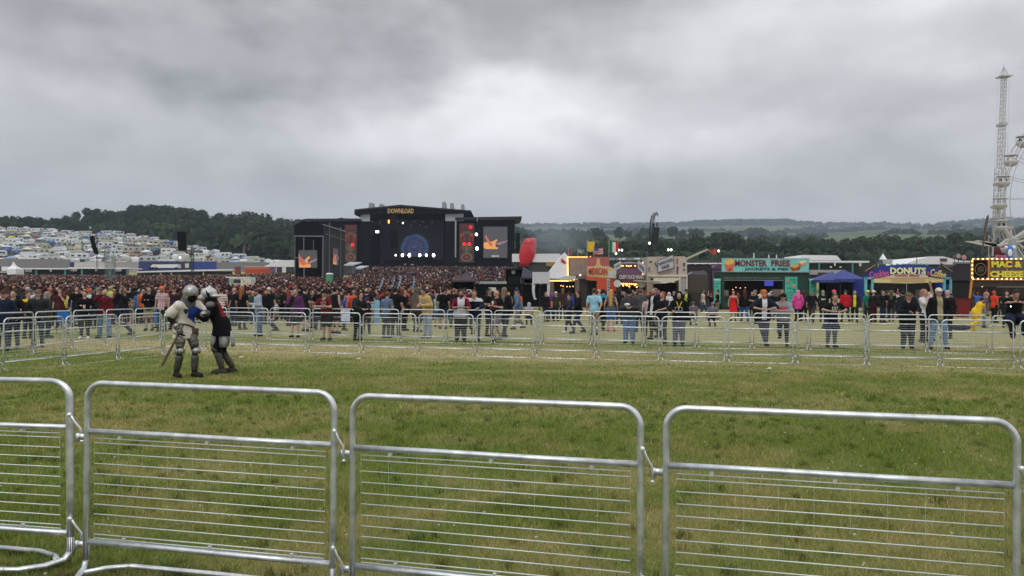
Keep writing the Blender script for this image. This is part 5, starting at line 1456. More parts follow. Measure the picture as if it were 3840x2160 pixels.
for x, y, d, c, lab in ((12, 853, 436, [(200, 190, 40)], 'small yellow flag at the far left top of the camp'), (42, 854, 438, [(170, 150, 60), (120, 90, 60)], 'small brown and yellow flag at the top of the camp'), (130, 861, 436, [(210, 205, 60)], 'tiny yellow flag above the caravans'), (155, 855, 434, [(210, 200, 205), (150, 60, 70)], 'white and red flag above the camp'), (336, 848, 436, [(200, 205, 205), (50, 90, 70)], 'white and green flag above the curved speaker hang'), (456, 866, 432, [(40, 44, 48), (190, 196, 200)], 'dark and white pennant at the right top of the camp'), (650, 906, 378, [(200, 84, 50)], 'orange flag beside the cream caravan near the wood'), (912, 924, 320, [(60, 60, 90), (190, 110, 110)], 'tall dark and pink feather flag at the lower right of the camp'), (816, 908, 346, [(170, 168, 60)], 'thin yellow windsock against the dark wood')):
    w = 9 if x != 912 else 5
    flag(x, y, x + w, y + (10 if x != 912 else 30), d, [mrgb(*q) for q in c], lab)
# ------------------------------------------------------------------ food stalls on the right
def poles(t, xs, y0, d, m, r=.04, depth=0.):
    for x in xs:
        q = P(x, y0, d); mb = MB(); mb.tube([(q.x, d + depth, G(q.x, d)), (q.x, d + depth, q.z)], r, 6); mb.build('post', m, t)
GB = 1162  # ground line of the stalls in the photograph
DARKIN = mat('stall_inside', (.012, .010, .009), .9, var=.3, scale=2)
# long pale marquees behind
t = thing('marquee', 'long white marquee behind the red inflatable and the pointed tent', 'marquee', base(2020, 150))
mb = MB(); pr(mb, [(1920, 952), (2100, 951), (2112, 976), (2100, 984), (1920, 982)], 150, 9); mb.build('roof', PVC, t); part('wall', mrgb(60, 60, 58), t, (1925, 982, 2100, 1050), d=150.4, dep=8); part('board', mrgb(150, 126, 66), t, (2048, 983, 2096, 998), d=150, dep=.2); part('red_board', mrgb(90, 40, 44), t, (2060, 999, 2090, 1006), d=150, dep=.2)
t = thing('marquee', 'long grey-roofed tent behind the duck wrap stall', 'marquee', base(2360, 140))
part('roof', mrgb(132, 136, 140), t, (2280, 966, 2432, 976), d=140, dep=7); part('skylight', PVC, t, (2320, 968, 2344, 974), (2380, 967, 2400, 972), d=139.9, dep=.05); part('wall', DKG, t, (2282, 976, 2432, 1060), d=140.3, dep=.3)
t = thing('bar_tent', 'dark bar tent with a wavy white eave right of the burger stall', 'bar', base(2640, 130))
part('roof', mrgb(58, 66, 68), t, (2570, 974, 2706, 986), d=130, dep=6); mb = MB()
for i in range(14): pr(mb, [(2574 + i * 9.4, 986), (2574 + i * 9.4, 989), (2579 + i * 9.4, 992 - (i % 3)), (2583.4 + i * 9.4, 989), (2583.4 + i * 9.4, 986)], 129.9, .1)
mb.build('valance', PVC, t); part('wall', INK, t, (2572, 990, 2706, 1060), d=131, dep=.2)
t = thing('marquee', 'white marquee roof above the right end of the fries stall', 'marquee', base(3080, 150))
mb = MB(); pr(mb, [(2998, 976), (3010, 956), (3138, 958), (3155, 977)], 150, 10); mb.build('roof', PVC, t); part('wall', DKG, t, (3000, 977, 3155, 1050), d=150.3, dep=.3)
t = thing('bar_tent', 'white-roofed bar with teal posts between the fries and donut stalls', 'bar', base(3120, 140))
part('roof', PVC, t, (3030, 978, 3260, 984), d=140, dep=7); part('back_wall', DKG, t, (3032, 984, 3258, 1060), d=144, dep=.2)
for x in (3070, 3195): part('post', TEAL, t, (x, 984, x + 5, 1050), d=140, dep=.2)
part('notice', OFFW, t, (3128, 985, 3134, 997), (3222, 985, 3230, 998), (3112, 998, 3120, 1004), (3148, 999, 3156, 1004), d=139.9, dep=.05); part('counter', LG, t, (3040, 1012, 3170, 1030), d=139.5, dep=.5)
t = thing('marquee', 'broad low white domed marquee behind the donut stall', 'marquee', base(3500, 140))
mb = MB(); pr(mb, [(3395, 990), (3440, 973), (3485, 962), (3535, 961), (3580, 972), (3600, 977), (3642, 978), (3642, 992)], 140, 14); mb.build('roof', PVC, t); part('wall', DKG, t, (3400, 992, 3642, 1060), d=140.4, dep=.3); part('notice', MAR_S := mrgb(110, 60, 66), t, (3526, 969, 3552, 980), d=139.8, dep=.08); part('side_roof', LG, t, (3580, 984, 3642, 992), d=139.8, dep=.1)
t = thing('marquee', 'small white pyramid tent peak behind the donut stall', 'marquee', base(3312, 120))
mb = MB(); q = P(3311, 950, 120); a, b = P(3300, 975, 120), P(3322, 975, 120); mb.add([(a.x, 119.5, a.z), (b.x, 119.5, b.z), (b.x, 120.5, b.z), (a.x, 120.5, a.z), (q.x, 120, q.z)], [(0, 1, 4), (1, 2, 4), (2, 3, 4), (3, 0, 4), (3, 2, 1, 0)]); mb.build('roof', PVC, t); part('wall', DKG, t, (3300, 975, 3322, 1060), d=119.8, dep=.6)
# bulb-lit stall with the white pointed tent
d = 70
t = thing('food_stall', 'stall with a tall white pointed tent edged with warm bulbs', 'stall', base(2095, d))
mb = MB(); pr(mb, [(2062, 1017), (2118, 946), (2131, 962), (2131, 1036), (2120, 1042), (2062, 1044)], d, 3.4); mb.build('pointed_tent', PVC, t); part('emblem', mrgb(170, 60, 60), t, [(2106, 968), (2124, 984), (2120, 992), (2103, 982)], d=d - .02, dep=.03)
part('awning', SCRIM, t, [(2080, 1046), (2130, 1034), (2158, 1040), (2160, 1048), (2062, 1048)], d=d - .6, dep=.6)
bulbs('bulb_string', t, run(2063, 1053, 2132, 1054, 30) + run(2140, 1052, 2153, 1049, 2), d - .7, .045); bulbs('bulb_string', t, run(2129, 964, 2131, 1034, 26), d - .06, .04); bulbs('bulb_string', t, ((2104, 1071), (2112, 1073), (2126, 1075), (2137, 1075), (2149, 1074)), d - .1, .05)
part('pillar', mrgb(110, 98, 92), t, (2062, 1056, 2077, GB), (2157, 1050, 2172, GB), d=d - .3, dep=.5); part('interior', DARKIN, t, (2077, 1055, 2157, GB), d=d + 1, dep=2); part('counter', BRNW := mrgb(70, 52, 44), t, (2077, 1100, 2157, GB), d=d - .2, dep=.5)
t = thing('stall_board', 'weathered brown board edged with warm bulbs left of the red sign', 'sign', base(2165, d + .3))
part('board', mrgb(140, 126, 118, .85, var=.16, scale=3), t, (2134, 966, 2201, 1031), d=d + .2, dep=.15); part('lower_board', mrgb(112, 98, 92, .85, var=.2, scale=3), t, (2160, 1031, 2206, 1046), d=d + .2, dep=.12); part('frame', mrgb(80, 66, 60), t, (2132, 964, 2134, 1033), (2134, 1031, 2164, 1033), d=d + .1, dep=.2)
part('shed', mrgb(74, 66, 66), t, (2172, 1046, 2212, GB), d=d + .6, dep=2); bulbs('bulb_string', t, run(2132, 964, 2202, 964, 16) + [(2214, 962)], d, .05); bulbs('lamp', t, ((2176, 1032), (2215, 1031)), d, .06, COOL)
d = 69
t = thing('food_stall', 'orange Mexican food stall with a tall red and tan sign', 'stall', base(2250, d))
RP = mrgb(168, 90, 86, .7, var=.1, scale=1.5); TAN = mrgb(206, 178, 134, .7, var=.1); ORG = mrgb(206, 78, 42, .6)
part('sign_board', RP, t, (2203, 963, 2284, 1000), d=d, dep=.1); part('sign_band', TAN, t, [(2203, 999), (2284, 999), (2312, 1012), (2312, 1045), (2203, 1036)], d=d - .06, dep=.14)
part('sign_hat', mrgb(200, 168, 116), t, [(2226, 1000), (2236, 992), (2238, 972), (2243, 967), (2249, 972), (2251, 992), (2262, 1000)], d=d - .05, dep=.04)
txt('lettering', 'MEXICAN', 2207, 2277, 1004, 1030, d - .14, mrgb(178, 52, 48), t, bold=.02)
part('price_board', OFFW, t, (2281, 1018, 2311, 1043), d=d - .14, dep=.05); part('roof_trim', ORG, t, [(2200, 1037), (2240, 1037), (2312, 1046), (2312, 1052), (2200, 1050)], d=d - .04, dep=.8)
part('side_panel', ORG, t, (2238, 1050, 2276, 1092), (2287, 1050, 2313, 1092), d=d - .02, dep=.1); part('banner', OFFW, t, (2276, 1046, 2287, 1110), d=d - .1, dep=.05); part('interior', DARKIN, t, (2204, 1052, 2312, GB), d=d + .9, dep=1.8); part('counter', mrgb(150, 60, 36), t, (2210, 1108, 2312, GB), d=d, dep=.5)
for i in range(4):
    q = P(2280, 1056 + i * 10, d); part('banner_print', MG, t, (2278, 1052 + i * 11, 2285, 1058 + i * 11), d=d - .13, dep=.02)
flag(2203, 904, 2230, 942, 72, [mrgb(214, 182, 36)], 'yellow flag flying above the red Mexican food sign', pole_to=PZ(2210, 1040, 72))
flag(2228, 927, 2262, 953, 71, [mrgb(176, 60, 66), mrgb(205, 200, 200), mrgb(176, 60, 66), mrgb(205, 200, 200), mrgb(176, 60, 66), mrgb(205, 200, 200), mrgb(176, 60, 66)], 'striped red and white flag with a blue corner above the Mexican stall', pole_to=PZ(2230, 1040, 71), horiz=True)
part('canton', mrgb(58, 62, 104), scene.objects['flag.010'] if 'flag.010' in scene.objects else t, (2229, 926, 2243, 940), d=70.75, dep=.02)
flag(2285, 904, 2320, 943, 73, [mrgb(26, 110, 64), mrgb(212, 214, 212), mrgb(196, 36, 44)], 'green, white and red flag above the Mexican stall', pole_to=PZ(2286, 1040, 73))
flag(2133, 932, 2142, 958, 72, [mrgb(150, 60, 66)], 'limp reddish flag behind the tip of the white pointed tent', pole_to=PZ(2133, 1000, 72))
flag(2168, 934, 2192, 948, 72, [mrgb(150, 156, 160), mrgb(120, 130, 134)], 'pale grey flag on a white pole above the brown board', pole_to=PZ(2168, 1040, 72))
# duck wraps
d = 67; PUR = mrgb(74, 48, 62, .8, var=.1)
t = thing('food_stall', 'plum-roofed duck wrap stall with rows of glowing bulbs', 'stall', base(2370, d))
mb = MB(); q0, q1, q2, q3 = P(2320, 1028, d), P(2418, 1028, d), P(2392, 1000, d), P(2343, 1000, d)
mb.add([q0, q1, Vector((q1.x, d + 3, q1.z)), Vector((q0.x, d + 3, q0.z)), q3 + Vector((0, 1, 0)), q2 + Vector((0, 1, 0)), q2 + Vector((0, 2, 0)), q3 + Vector((0, 2, 0))], [(0, 1, 5, 4), (1, 2, 6, 5), (2, 3, 7, 6), (3, 0, 4, 7), (4, 5, 6, 7), (3, 2, 1, 0)]); mb.build('roof', PUR, t)
part('fascia', mrgb(88, 58, 74), t, (2319, 1028, 2418, 1049), d=d - .05, dep=.12); txt('lettering', 'CRISPY DUCK WRAPS', 2322, 2414, 1031, 1046, d - .09, mrgb(206, 196, 206), t, bold=.02)
part('valance', PUR, t, [(2328, 1049), (2408, 1049), (2396, 1060), (2336, 1060)], d=d - .04, dep=.08); part('top_board', mrgb(70, 74, 70), t, (2328, 984, 2396, 1001), d=d + .9, dep=.1); part('top_trim', LG, t, [(2328, 985), (2360, 981), (2396, 985), (2396, 988), (2328, 988)], d=d + .8, dep=.12)
bulbs('bulb_string', t, ((2329, 997), (2336, 997), (2350, 997), (2358, 998), (2366, 997), (2382, 997)), d + .7, .065); bulbs('bulb_string', t, run(2329, 1064, 2393, 1066, 9) + [(2337, 1071), (2351, 1070), (2360, 1074), (2388, 1076), (2349, 1068), (2381, 1069)], d - .1, .075)
bulbs('bulb_string', t, ((2410, 985), (2410, 1028)), d - .3, .06)
for x0, x1, y0, y1 in ((2302, 2329, 1047, 1080), (2391, 2420, 1052, 1078)):
    q = P((x0 + x1) / 2, (y0 + y1) / 2, d - .4); r = (x1 - x0) / 2 / F * d; mb = MB(); mb.tube([(q.x, d - .4, q.z), (q.x, d - .34, q.z)], r, 20); mb.build('round_sign', mrgb(190, 192, 198), t)
part('angled_sign', mrgb(176, 178, 184), t, [(2303, 992), (2329, 978), (2329, 1003), (2304, 1018)], d=d - .5, dep=.05); part('angled_sign', mrgb(176, 178, 184), t, [(2392, 975), (2420, 996), (2420, 1034), (2392, 1005)], d=d - .5, dep=.05)
part('sign_print', mrgb(110, 104, 124), t, [(2308, 998), (2324, 989), (2324, 996), (2308, 1005)], [(2397, 988), (2416, 1003), (2416, 1020), (2397, 1002)], d=d - .53, dep=.02)
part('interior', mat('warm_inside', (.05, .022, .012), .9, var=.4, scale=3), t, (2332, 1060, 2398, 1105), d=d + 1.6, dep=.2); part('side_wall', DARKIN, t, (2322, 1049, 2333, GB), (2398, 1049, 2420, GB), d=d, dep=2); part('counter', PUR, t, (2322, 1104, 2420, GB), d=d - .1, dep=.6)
part('fold_awning', mrgb(150, 146, 134), t, [(2384, 1049), (2478, 1056), (2478, 1062), (2384, 1055)], d=d - 1.6, dep=1.4)
# burger stall
d = 68; CR = mrgb(178, 168, 156, .8, var=.06, scale=2); CRL = mrgb(200, 190, 172, .8)
t = thing('food_stall', 'cream burger stall with a big slanted sign on its front', 'stall', base(2500, d))
part('upper_wall', CR, t, [(2428, 963), (2567, 961), (2575, 968), (2577, 1032), (2428, 1032)], d=d, dep=2.6); part('beam', CRL, t, (2426, 1030, 2579, 1037), d=d - .15, dep=.4); part('wall', CR, t, (2428, 1037, 2450, GB), (2552, 1037, 2575, GB), d=d, dep=2.4)
part('pillar', CRL, t, (2546, 1037, 2553, GB), (2573, 1037, 2578, GB), (2426, 1037, 2431, GB), d=d - .12, dep=.3); part('panel', LG, t, (2555, 1040, 2571, 1105), d=d - .04, dep=.05); part('soffit', CR, t, (2450, 1037, 2546, 1043), d=d, dep=2.2)
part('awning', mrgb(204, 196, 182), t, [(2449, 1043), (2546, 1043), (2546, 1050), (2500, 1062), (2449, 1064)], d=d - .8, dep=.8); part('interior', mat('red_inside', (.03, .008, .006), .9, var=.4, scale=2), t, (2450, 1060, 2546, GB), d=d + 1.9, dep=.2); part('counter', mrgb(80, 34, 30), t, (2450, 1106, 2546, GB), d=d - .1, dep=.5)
sg = part('slanted_sign', mrgb(92, 90, 102), t, [(2466, 977), (2525, 953), (2529, 1006), (2467, 1025)], d=d - .35, dep=.1); part('sign_face', mrgb(176, 176, 184), t, [(2468, 979), (2523, 957), (2526, 1003), (2469, 1020)], d=d - .38, dep=.04)
ang = math.atan2(23, 57) * .9
txt('lettering', 'RANCH HOUSE', 2470, 2524, 976, 987, d - .42, mrgb(62, 58, 74), t, ry=-ang, ext=.01, bold=.01); txt('lettering', 'BURGER', 2482, 2511, 994, 1006, d - .42, mrgb(62, 58, 74), t, ry=-ang, ext=.01, bold=.01)
for (pts, c) in (([(2434, 980), (2445, 978), (2442, 986), (2436, 984)], (70, 60, 58)), ([(2455, 985), (2458, 984), (2464, 998), (2460, 998)], (70, 62, 62)), ([(2538, 970), (2543, 970), (2543, 990), (2539, 990)], (178, 66, 40)), ([(2538, 1000), (2545, 998), (2544, 1012), (2542, 1030), (2538, 1028)], (96, 66, 104)), ([(2562, 985), (2569, 987), (2566, 1001), (2563, 998)], (46, 42, 44)), ([(2562, 1008), (2569, 1008), (2567, 1016), (2563, 1016)], (96, 90, 86)), ([(2432, 1001), (2438, 1001), (2438, 1018), (2432, 1018)], (120, 104, 84))):
    part('ornament', mrgb(*c), t, pts, d=d - .06, dep=.06)
mb = MB(); q = P(2445, 1047, d - 1); mb.ell(q, (.12, .12, .1), 8, 6); mb.build('lamp_shade', INK, t)
t = thing('storage_container', 'tall plain khaki container right of the burger stall', 'container', base(2618, 70))
part('body', mrgb(78, 70, 62, .85), t, (2580, 1032, 2656, 1096), d=70, dep=2.6); part('lower_body', mrgb(60, 53, 48, .85), t, (2580, 1096, 2656, GB), d=70, dep=2.6); part('tarpaulin', mrgb(100, 100, 108), t, [(2586, 1030), (2600, 1018), (2640, 1014), (2650, 1022), (2656, 1032)], d=70.3, dep=1.5); part('rear_tent', PLUMK, t, (2580, 996, 2668, 1080), d=73, dep=2)
t = thing('tent', 'tall mauve-grey tent wall left of the fries stall', 'tent', base(2688, 73))
part('wall', mrgb(100, 86, 104), t, [(2670, 1010), (2706, 1003), (2706, GB), (2676, GB)], d=73, dep=2.4); part('roof', mrgb(86, 72, 90), t, [(2666, 1010), (2690, 992), (2708, 992), (2708, 1010)], d=72.9, dep=2.6)
# monster fries
d = 68; AQ = mrgb(118, 192, 190, .6); AQ2 = mrgb(70, 176, 156, .6); GRN = mrgb(24, 60, 48, .6); GRD = mrgb(18, 44, 38, .6)
t = thing('food_truck', 'dark green fries truck with a long aqua roof sign', 'food truck', base(2870, d))
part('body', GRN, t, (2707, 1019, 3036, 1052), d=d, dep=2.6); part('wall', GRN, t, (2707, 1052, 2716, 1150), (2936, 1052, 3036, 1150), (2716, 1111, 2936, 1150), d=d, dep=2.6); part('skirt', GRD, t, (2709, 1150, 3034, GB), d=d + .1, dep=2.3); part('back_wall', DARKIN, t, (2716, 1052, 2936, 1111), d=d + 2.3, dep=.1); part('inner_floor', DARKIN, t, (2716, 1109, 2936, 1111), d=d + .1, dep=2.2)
part('roof_sign', AQ, t, (2708, 970, 3034, 1019), d=d - .25, dep=.18); part('sign_rim', LG, t, (2706, 968, 3036, 970), (2706, 1019, 3036, 1021), d=d - .27, dep=.2)
txt('lettering', 'MONSTER', 2756, 2876, 975, 999, d - .28, mrgb(112, 34, 44), t, bold=.03); txt('lettering', 'FRIES', 2892, 2963, 975, 999, d - .28, mrgb(112, 34, 44), t, bold=.03); txt('lettering', 'JACKETS & PIES', 2792, 2957, 1004, 1016, d - .28, mrgb(36, 58, 66), t, bold=.02)
def food(x, y, w, h, base_c, top_c, d, t, tub=False):
    a = [(x, y + h * .35), (x + w, y + h * .25), (x + w * .85, y + h), (x + w * .18, y + h)] if tub else [(x, y + h * .5), (x + w, y + h * .3), (x + w * .9, y + h * .85), (x + w * .25, y + h)]
    part('picture', base_c, t, a, d=d, dep=.03)
    part('picture', top_c, t, [(x - 1, y + h * .42), (x + w * .15, y + h * .08), (x + w * .5, y - h * .02), (x + w * .9, y + h * .02), (x + w, y + h * .32), (x + w * .5, y + h * .5)] if tub else [(x + w * .05, y + h * .5), (x + w * .3, y + h * .3), (x + w * .85, y + h * .15), (x + w, y + h * .35), (x + w * .5, y + h * .65)], d=d - .02, dep=.03)
food(2716, 972, 39, 44, mrgb(206, 110, 80), mrgb(222, 178, 92), d - .28, t, True); part('picture', mrgb(190, 40, 44), t, [(2730, 1008), (2742, 1004), (2744, 1012), (2734, 1017)], d=d - .33, dep=.02)
food(2960, 984, 44, 33, mrgb(150, 72, 46), mrgb(214, 164, 76), d - .28, t); food(2992, 972, 32, 26, mrgb(206, 156, 100), mrgb(228, 214, 190), d - .30, t)
txt('lettering', 'BURGERS  CHIPS  JACKETS  HOT AND COLD DRINKS', 2716, 2924, 1041, 1046, d - .03, mrgb(150, 150, 130), t, ext=.01)
part('counter', mrgb(96, 70, 56), t, (2716, 1108, 2936, 1112), d=d - .35, dep=.45); part('canopy_rail', LG, t, (2714, 1050.5, 2938, 1052), d=d - .05, dep=.06)
part('glass_cabinet', mrgb(108, 96, 88, .3), t, (2713, 1088, 2732, 1110), (2896, 1085, 2932, 1108), d=d + .1, dep=.4); mb = MB(); bx(mb, 2868, 1050, 2900, 1072, d + 1.2, .08); mb.build('video_menu', mglow('blue_screen', 70, 80, 190, .6), t); part('inner_shelf', mrgb(64, 44, 38), t, (2740, 1092, 2936, 1096), d=d + 2.1, dep=.15)
bulbs('lamp', t, ((2760, 1078), (2776, 1080), (2795, 1079), (2748, 1086)), d + 1.8, .04, WARM)
for (x0, y0, x1, y1) in ((2944, 1038, 2990, 1142),): part('menu_board', AQ2, t, (x0, y0, x1, y1), d=d - .06, dep=.05)
part('menu_print', mrgb(200, 130, 90), t, (2950, 1046, 2961, 1055), (2970, 1067, 2982, 1075), d=d - .08, dep=.02); part('menu_print', mrgb(40, 84, 80), t, (2964, 1048, 2988, 1051), (2950, 1060, 2966, 1062), (2974, 1057, 2982, 1061), (2950, 1080, 2972, 1081.5), (2975, 1082, 2981, 1090), (2950, 1095, 2984, 1096.5), (2950, 1105, 2984, 1106.5), (2950, 1115, 2980, 1116.5), d=d - .08, dep=.02)
for i, (x0, x1) in enumerate(((2678, 2702), (3036, 3062))):
    b = thing('menu_board', ('aqua menu board standing at the left end of the fries truck', 'aqua menu board standing at the right end of the fries truck')[i], 'sign board', base((x0 + x1) / 2, d - .2))
    part('board', AQ2, b, (x0, 1050, x1, 1138), d=d - .2, dep=.06); part('header', mrgb(150, 210, 210), b, (x0 - 1, 1045, x1 + 1, 1052), d=d - .22, dep=.1); part('leg', INK, b, (x0, 1138, x0 + 2, GB), (x1 - 2, 1138, x1, GB), d=d - .2, dep=.06); part('print', mrgb(40, 96, 92), b, (x0 + 4, 1062, x1 - 4, 1064), (x0 + 4, 1074, x1 - 8, 1076), (x0 + 4, 1090, x1 - 4, 1092), (x0 + 4, 1104, x1 - 6, 1106), d=d - .23, dep=.02)
for i, (x, y) in enumerate(((2827, 946), (2883, 953), (2912, 953))):
    b = thing('parasol', 'closed white parasol tip behind the fries sign, %s of three' % ORD[i], 'parasol', base(x, 90), 'closed parasols behind the fries truck'); q = P(x, y, 90); mb = MB(); mb.tube([q, q - Vector((0, 0, .25)), q - Vector((0, 0, 1.4))], [.01, .06, .13], 8); mb.build('canopy', PVC, b, smooth=True); mb = MB(); mb.tube([q - Vector((0, 0, 1.3)), (q.x, 90, G(q.x, 90))], .03, 5); mb.build('pole', LG, b)
g1 = gazebo('gazebo', 3072, 3160, 3150, 1016, 1050, 1120, 66, mrgb(56, 66, 128), 'blue gazebo with a sagging roof beside the fries truck', 3.0, val=10)
g2 = gazebo('gazebo', 3150, 3246, 3190, 1008, 1046, 1120, 65, mrgb(60, 68, 132), 'blue gazebo touching the left end of the donut stall', 3.0, val=12)
part('notice', OFFW, thing('notice_board', 'white notice propped behind the blue gazebo roof', 'sign', base(3122, 72)), (3114, 1022, 3132, 1050), d=72, dep=.08); t = thing('menu_sign', 'dark brown sign panel left of the white notice', 'sign', base(3090, 72)); part('board', mrgb(70, 44, 40), t, (3068, 1022, 3112, 1050), d=72, dep=.1); poles(t, (3072, 3108), 1048, 72, CHAR)
for o in [q for q in scene.objects if q.name.startswith('notice_board')]: poles(o, (3116, 3130), 1048, 72, CHAR)
# donuts
d = 63; BLU = mrgb(38, 52, 140, .6); CYN = mrgb(104, 176, 190, .6); CRV = mrgb(214, 196, 140, .7)
t = thing('food_stall', 'blue arched donut stall with a cream menu valance', 'stall', base(3405, d))
top = [(3246, 1024), (3270, 1010), (3310, 998), (3360, 993), (3410, 991), (3460, 993), (3510, 1006), (3545, 1022), (3569, 1044)]; bot = [(3540, 1044), (3490, 1038), (3410, 1032), (3330, 1036), (3275, 1044), (3246, 1044)]
part('sign_board', BLU, t, top + bot, d=d - .1, dep=.2); part('scallop', mrgb(120, 170, 160), t, *[(x, 991 + abs(x - 3410) * .012 - 3, x + 10, 994 + abs(x - 3410) * .012) for x in range(3340, 3490, 22)], d=d - .08, dep=.1)
part('valance', CRV, t, [(3275, 1046), (3330, 1038), (3410, 1034), (3490, 1040), (3541, 1047), (3538, 1058), (3410, 1063), (3278, 1060)], d=d - .16, dep=.1); part('valance_top', mrgb(206, 190, 176), t, [(3335, 1036), (3350, 1028), (3470, 1028), (3480, 1036), (3478, 1042), (3340, 1042)], d=d - .19, dep=.06)
txt('lettering', 'DONUTS', 3338, 3472, 1003, 1028, d - .22, mrgb(226, 222, 170), t, bold=.045); txt('lettering', 'Cookies', 3260, 3333, 1014, 1040, d - .16, mrgb(206, 96, 158), t, bold=.02, ry=-.13); txt('lettering', '&', 3477, 3487, 1018, 1030, d - .16, mrgb(206, 86, 90), t); txt('lettering', 'Coffee', 3489, 3549, 1012, 1040, d - .16, mrgb(222, 196, 110), t, bold=.02, ry=.17); txt('lettering', 'Freshly Made', 3356, 3448, 1029, 1037, d - .24, mrgb(190, 60, 60), t, bold=.01)
for i in range(4): part('menu_print', mrgb(176, 130, 100), t, (3340 if i else 3290, 1044 + i * 4.2, 3470 if i else 3530, 1045.2 + i * 4.2), d=d - .18, dep=.02)
part('post', CYN, t, (3244, 1043, 3252, GB - 4), (3268, 1043, 3276, 1090), (3539, 1043, 3547, 1090), (3562, 1043, 3570, GB - 4), (3244, 1040, 3276, 1047), (3539, 1040, 3570, 1047), (3300, GB - 14, 3345, GB - 8), d=d - .2, dep=.2); part('window', INK, t, (3253, 1048, 3268, 1065), (3547, 1048, 3562, 1065), d=d - .1, dep=.1)
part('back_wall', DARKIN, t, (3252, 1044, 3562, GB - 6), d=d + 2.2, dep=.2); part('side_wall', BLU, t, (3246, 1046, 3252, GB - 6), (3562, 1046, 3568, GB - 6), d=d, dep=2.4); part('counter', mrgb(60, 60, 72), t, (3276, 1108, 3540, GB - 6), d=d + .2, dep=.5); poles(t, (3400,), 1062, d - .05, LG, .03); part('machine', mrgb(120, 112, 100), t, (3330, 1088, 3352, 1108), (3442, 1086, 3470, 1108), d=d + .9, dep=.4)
for x0, x1, y0, y1, s in ((3236, 3292, 1014, 984, 1), (3528, 3580, 985, 1016, -1)):
    part('angled_board', mrgb(50, 40, 40), t, [(x0, y0), (x1, y1), (x1, y1 + 15), (x0, y0 + 15)], d=d - .3, dep=.06); part('board_print', mrgb(160, 156, 110), t, [(x0 + 8, y0 + 4 - s * 3), (x1 - 8, y1 + 4 + s * 3), (x1 - 8, y1 + 7 + s * 3), (x0 + 8, y0 + 7 - s * 3)], d=d - .33, dep=.02)
part('small_sign', mrgb(70, 96, 100), t, (3295, 973, 3310, 992), d=d - .1, dep=.06); part('small_sign', mrgb(170, 176, 184), t, [(3308, 973), (3350, 972), (3344, 991), (3313, 991)], d=d - .1, dep=.06)
t = thing('dark_stall', 'plain black tented stall between the donut stall and the bulb-lit stall', 'stall', base(3605, 66))
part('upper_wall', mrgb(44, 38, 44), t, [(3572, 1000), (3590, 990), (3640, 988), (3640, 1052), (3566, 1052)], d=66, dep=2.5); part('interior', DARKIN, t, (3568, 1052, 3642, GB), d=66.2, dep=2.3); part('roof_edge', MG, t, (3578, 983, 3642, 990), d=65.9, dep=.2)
# mac and cheese
d = 60
t = thing('food_stall', 'stall with a marquee-bulb sign in yellow letters at the right edge', 'stall', base(3750, d))
part('sign_board', mrgb(52, 34, 34, .7, var=.2, scale=3), t, (3643, 972, 3905, 1050), d=d, dep=.2); part('emblem', INK, t, (3652, 979, 3700, 1038), d=d - .03, dep=.05)
q = P(3677, 1010, d - .05); mb = MB(); mb.tube([Vector((q.x + .42 * math.cos(a), q.y, q.z + .46 * math.sin(a))) for a in [i * math.pi / 12 for i in range(25)]], .035, 5); mb.build('emblem_ring', mrgb(120, 98, 50), t); mb = MB(); mb.tube([(q.x, q.y, q.z), (q.x, q.y - .02, q.z)], .28, 18); mb.build('emblem_disc', mrgb(62, 48, 30), t)
WD = mrgb(124, 112, 110, .8)
for i in range(14): part('slat', WD, t, (3712, 978 + i * 5, 3900, 980.6 + i * 5), d=d - .02, dep=.04)
GOLDB = mrgb(206, 132, 44, .5); part('frame', GOLDB, t, (3643, 970, 3905, 974), (3643, 1046, 3905, 1051), (3643, 970, 3650, 1051), (3706, 974, 3711, 1046), (3775, 974, 3778, 1046), d=d - .08, dep=.12)
YL = mat('yellow_letter', lin((226, 206, 52)), .5, emit=0., var=.1); txt('lettering', 'MAC &', 3718, 3832, 979, 1003, d - .1, YL, t, bold=.05); txt('lettering', 'CHEESE', 3712, 3838, 1016, 1040, d - .1, YL, t, bold=.05)
WB = mglow('marquee_bulb', 255, 226, 150, 2.6); bulbs('bulb_string', t, run(3650, 971, 3900, 971, 15) + run(3650, 1046, 3900, 1046, 15) + run(3646, 980, 3646, 1040, 5), d - .15, .055, WB)
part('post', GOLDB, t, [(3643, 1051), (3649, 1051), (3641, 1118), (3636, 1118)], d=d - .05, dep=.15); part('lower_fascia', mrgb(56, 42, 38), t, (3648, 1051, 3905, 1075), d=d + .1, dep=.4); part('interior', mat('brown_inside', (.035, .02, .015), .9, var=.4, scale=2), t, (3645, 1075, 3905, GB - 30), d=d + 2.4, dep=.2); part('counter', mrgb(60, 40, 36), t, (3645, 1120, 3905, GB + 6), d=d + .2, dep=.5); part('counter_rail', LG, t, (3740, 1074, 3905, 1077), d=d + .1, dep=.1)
bulbs('lamp', t, ((3683, 1073),), d + .5, .06, COOL)
t = thing('skip_bin', 'dark red tapered bin in front of the black stall', 'bin', base(3612, 55)); mb = MB(); a, b, c, e = P(3597, 1180, 55), P(3632, 1180, 55), P(3588, 1122, 55), P(3636, 1118, 55); z = G(a.x, 55)
mb.loft([[(a.x, 55, z), (b.x, 55, z), (b.x, 56, z), (a.x, 56, z)], [(c.x, 54.8, c.z), (e.x, 54.8, c.z), (e.x, 56.3, c.z), (c.x, 56.3, c.z)]]); mb.build('body', mrgb(118, 20, 26), t); mb = MB(); mb.box(c.x - .04, e.x + .04, 54.75, 56.35, c.z, c.z + .06); mb.build('rim', mrgb(90, 14, 20), t)
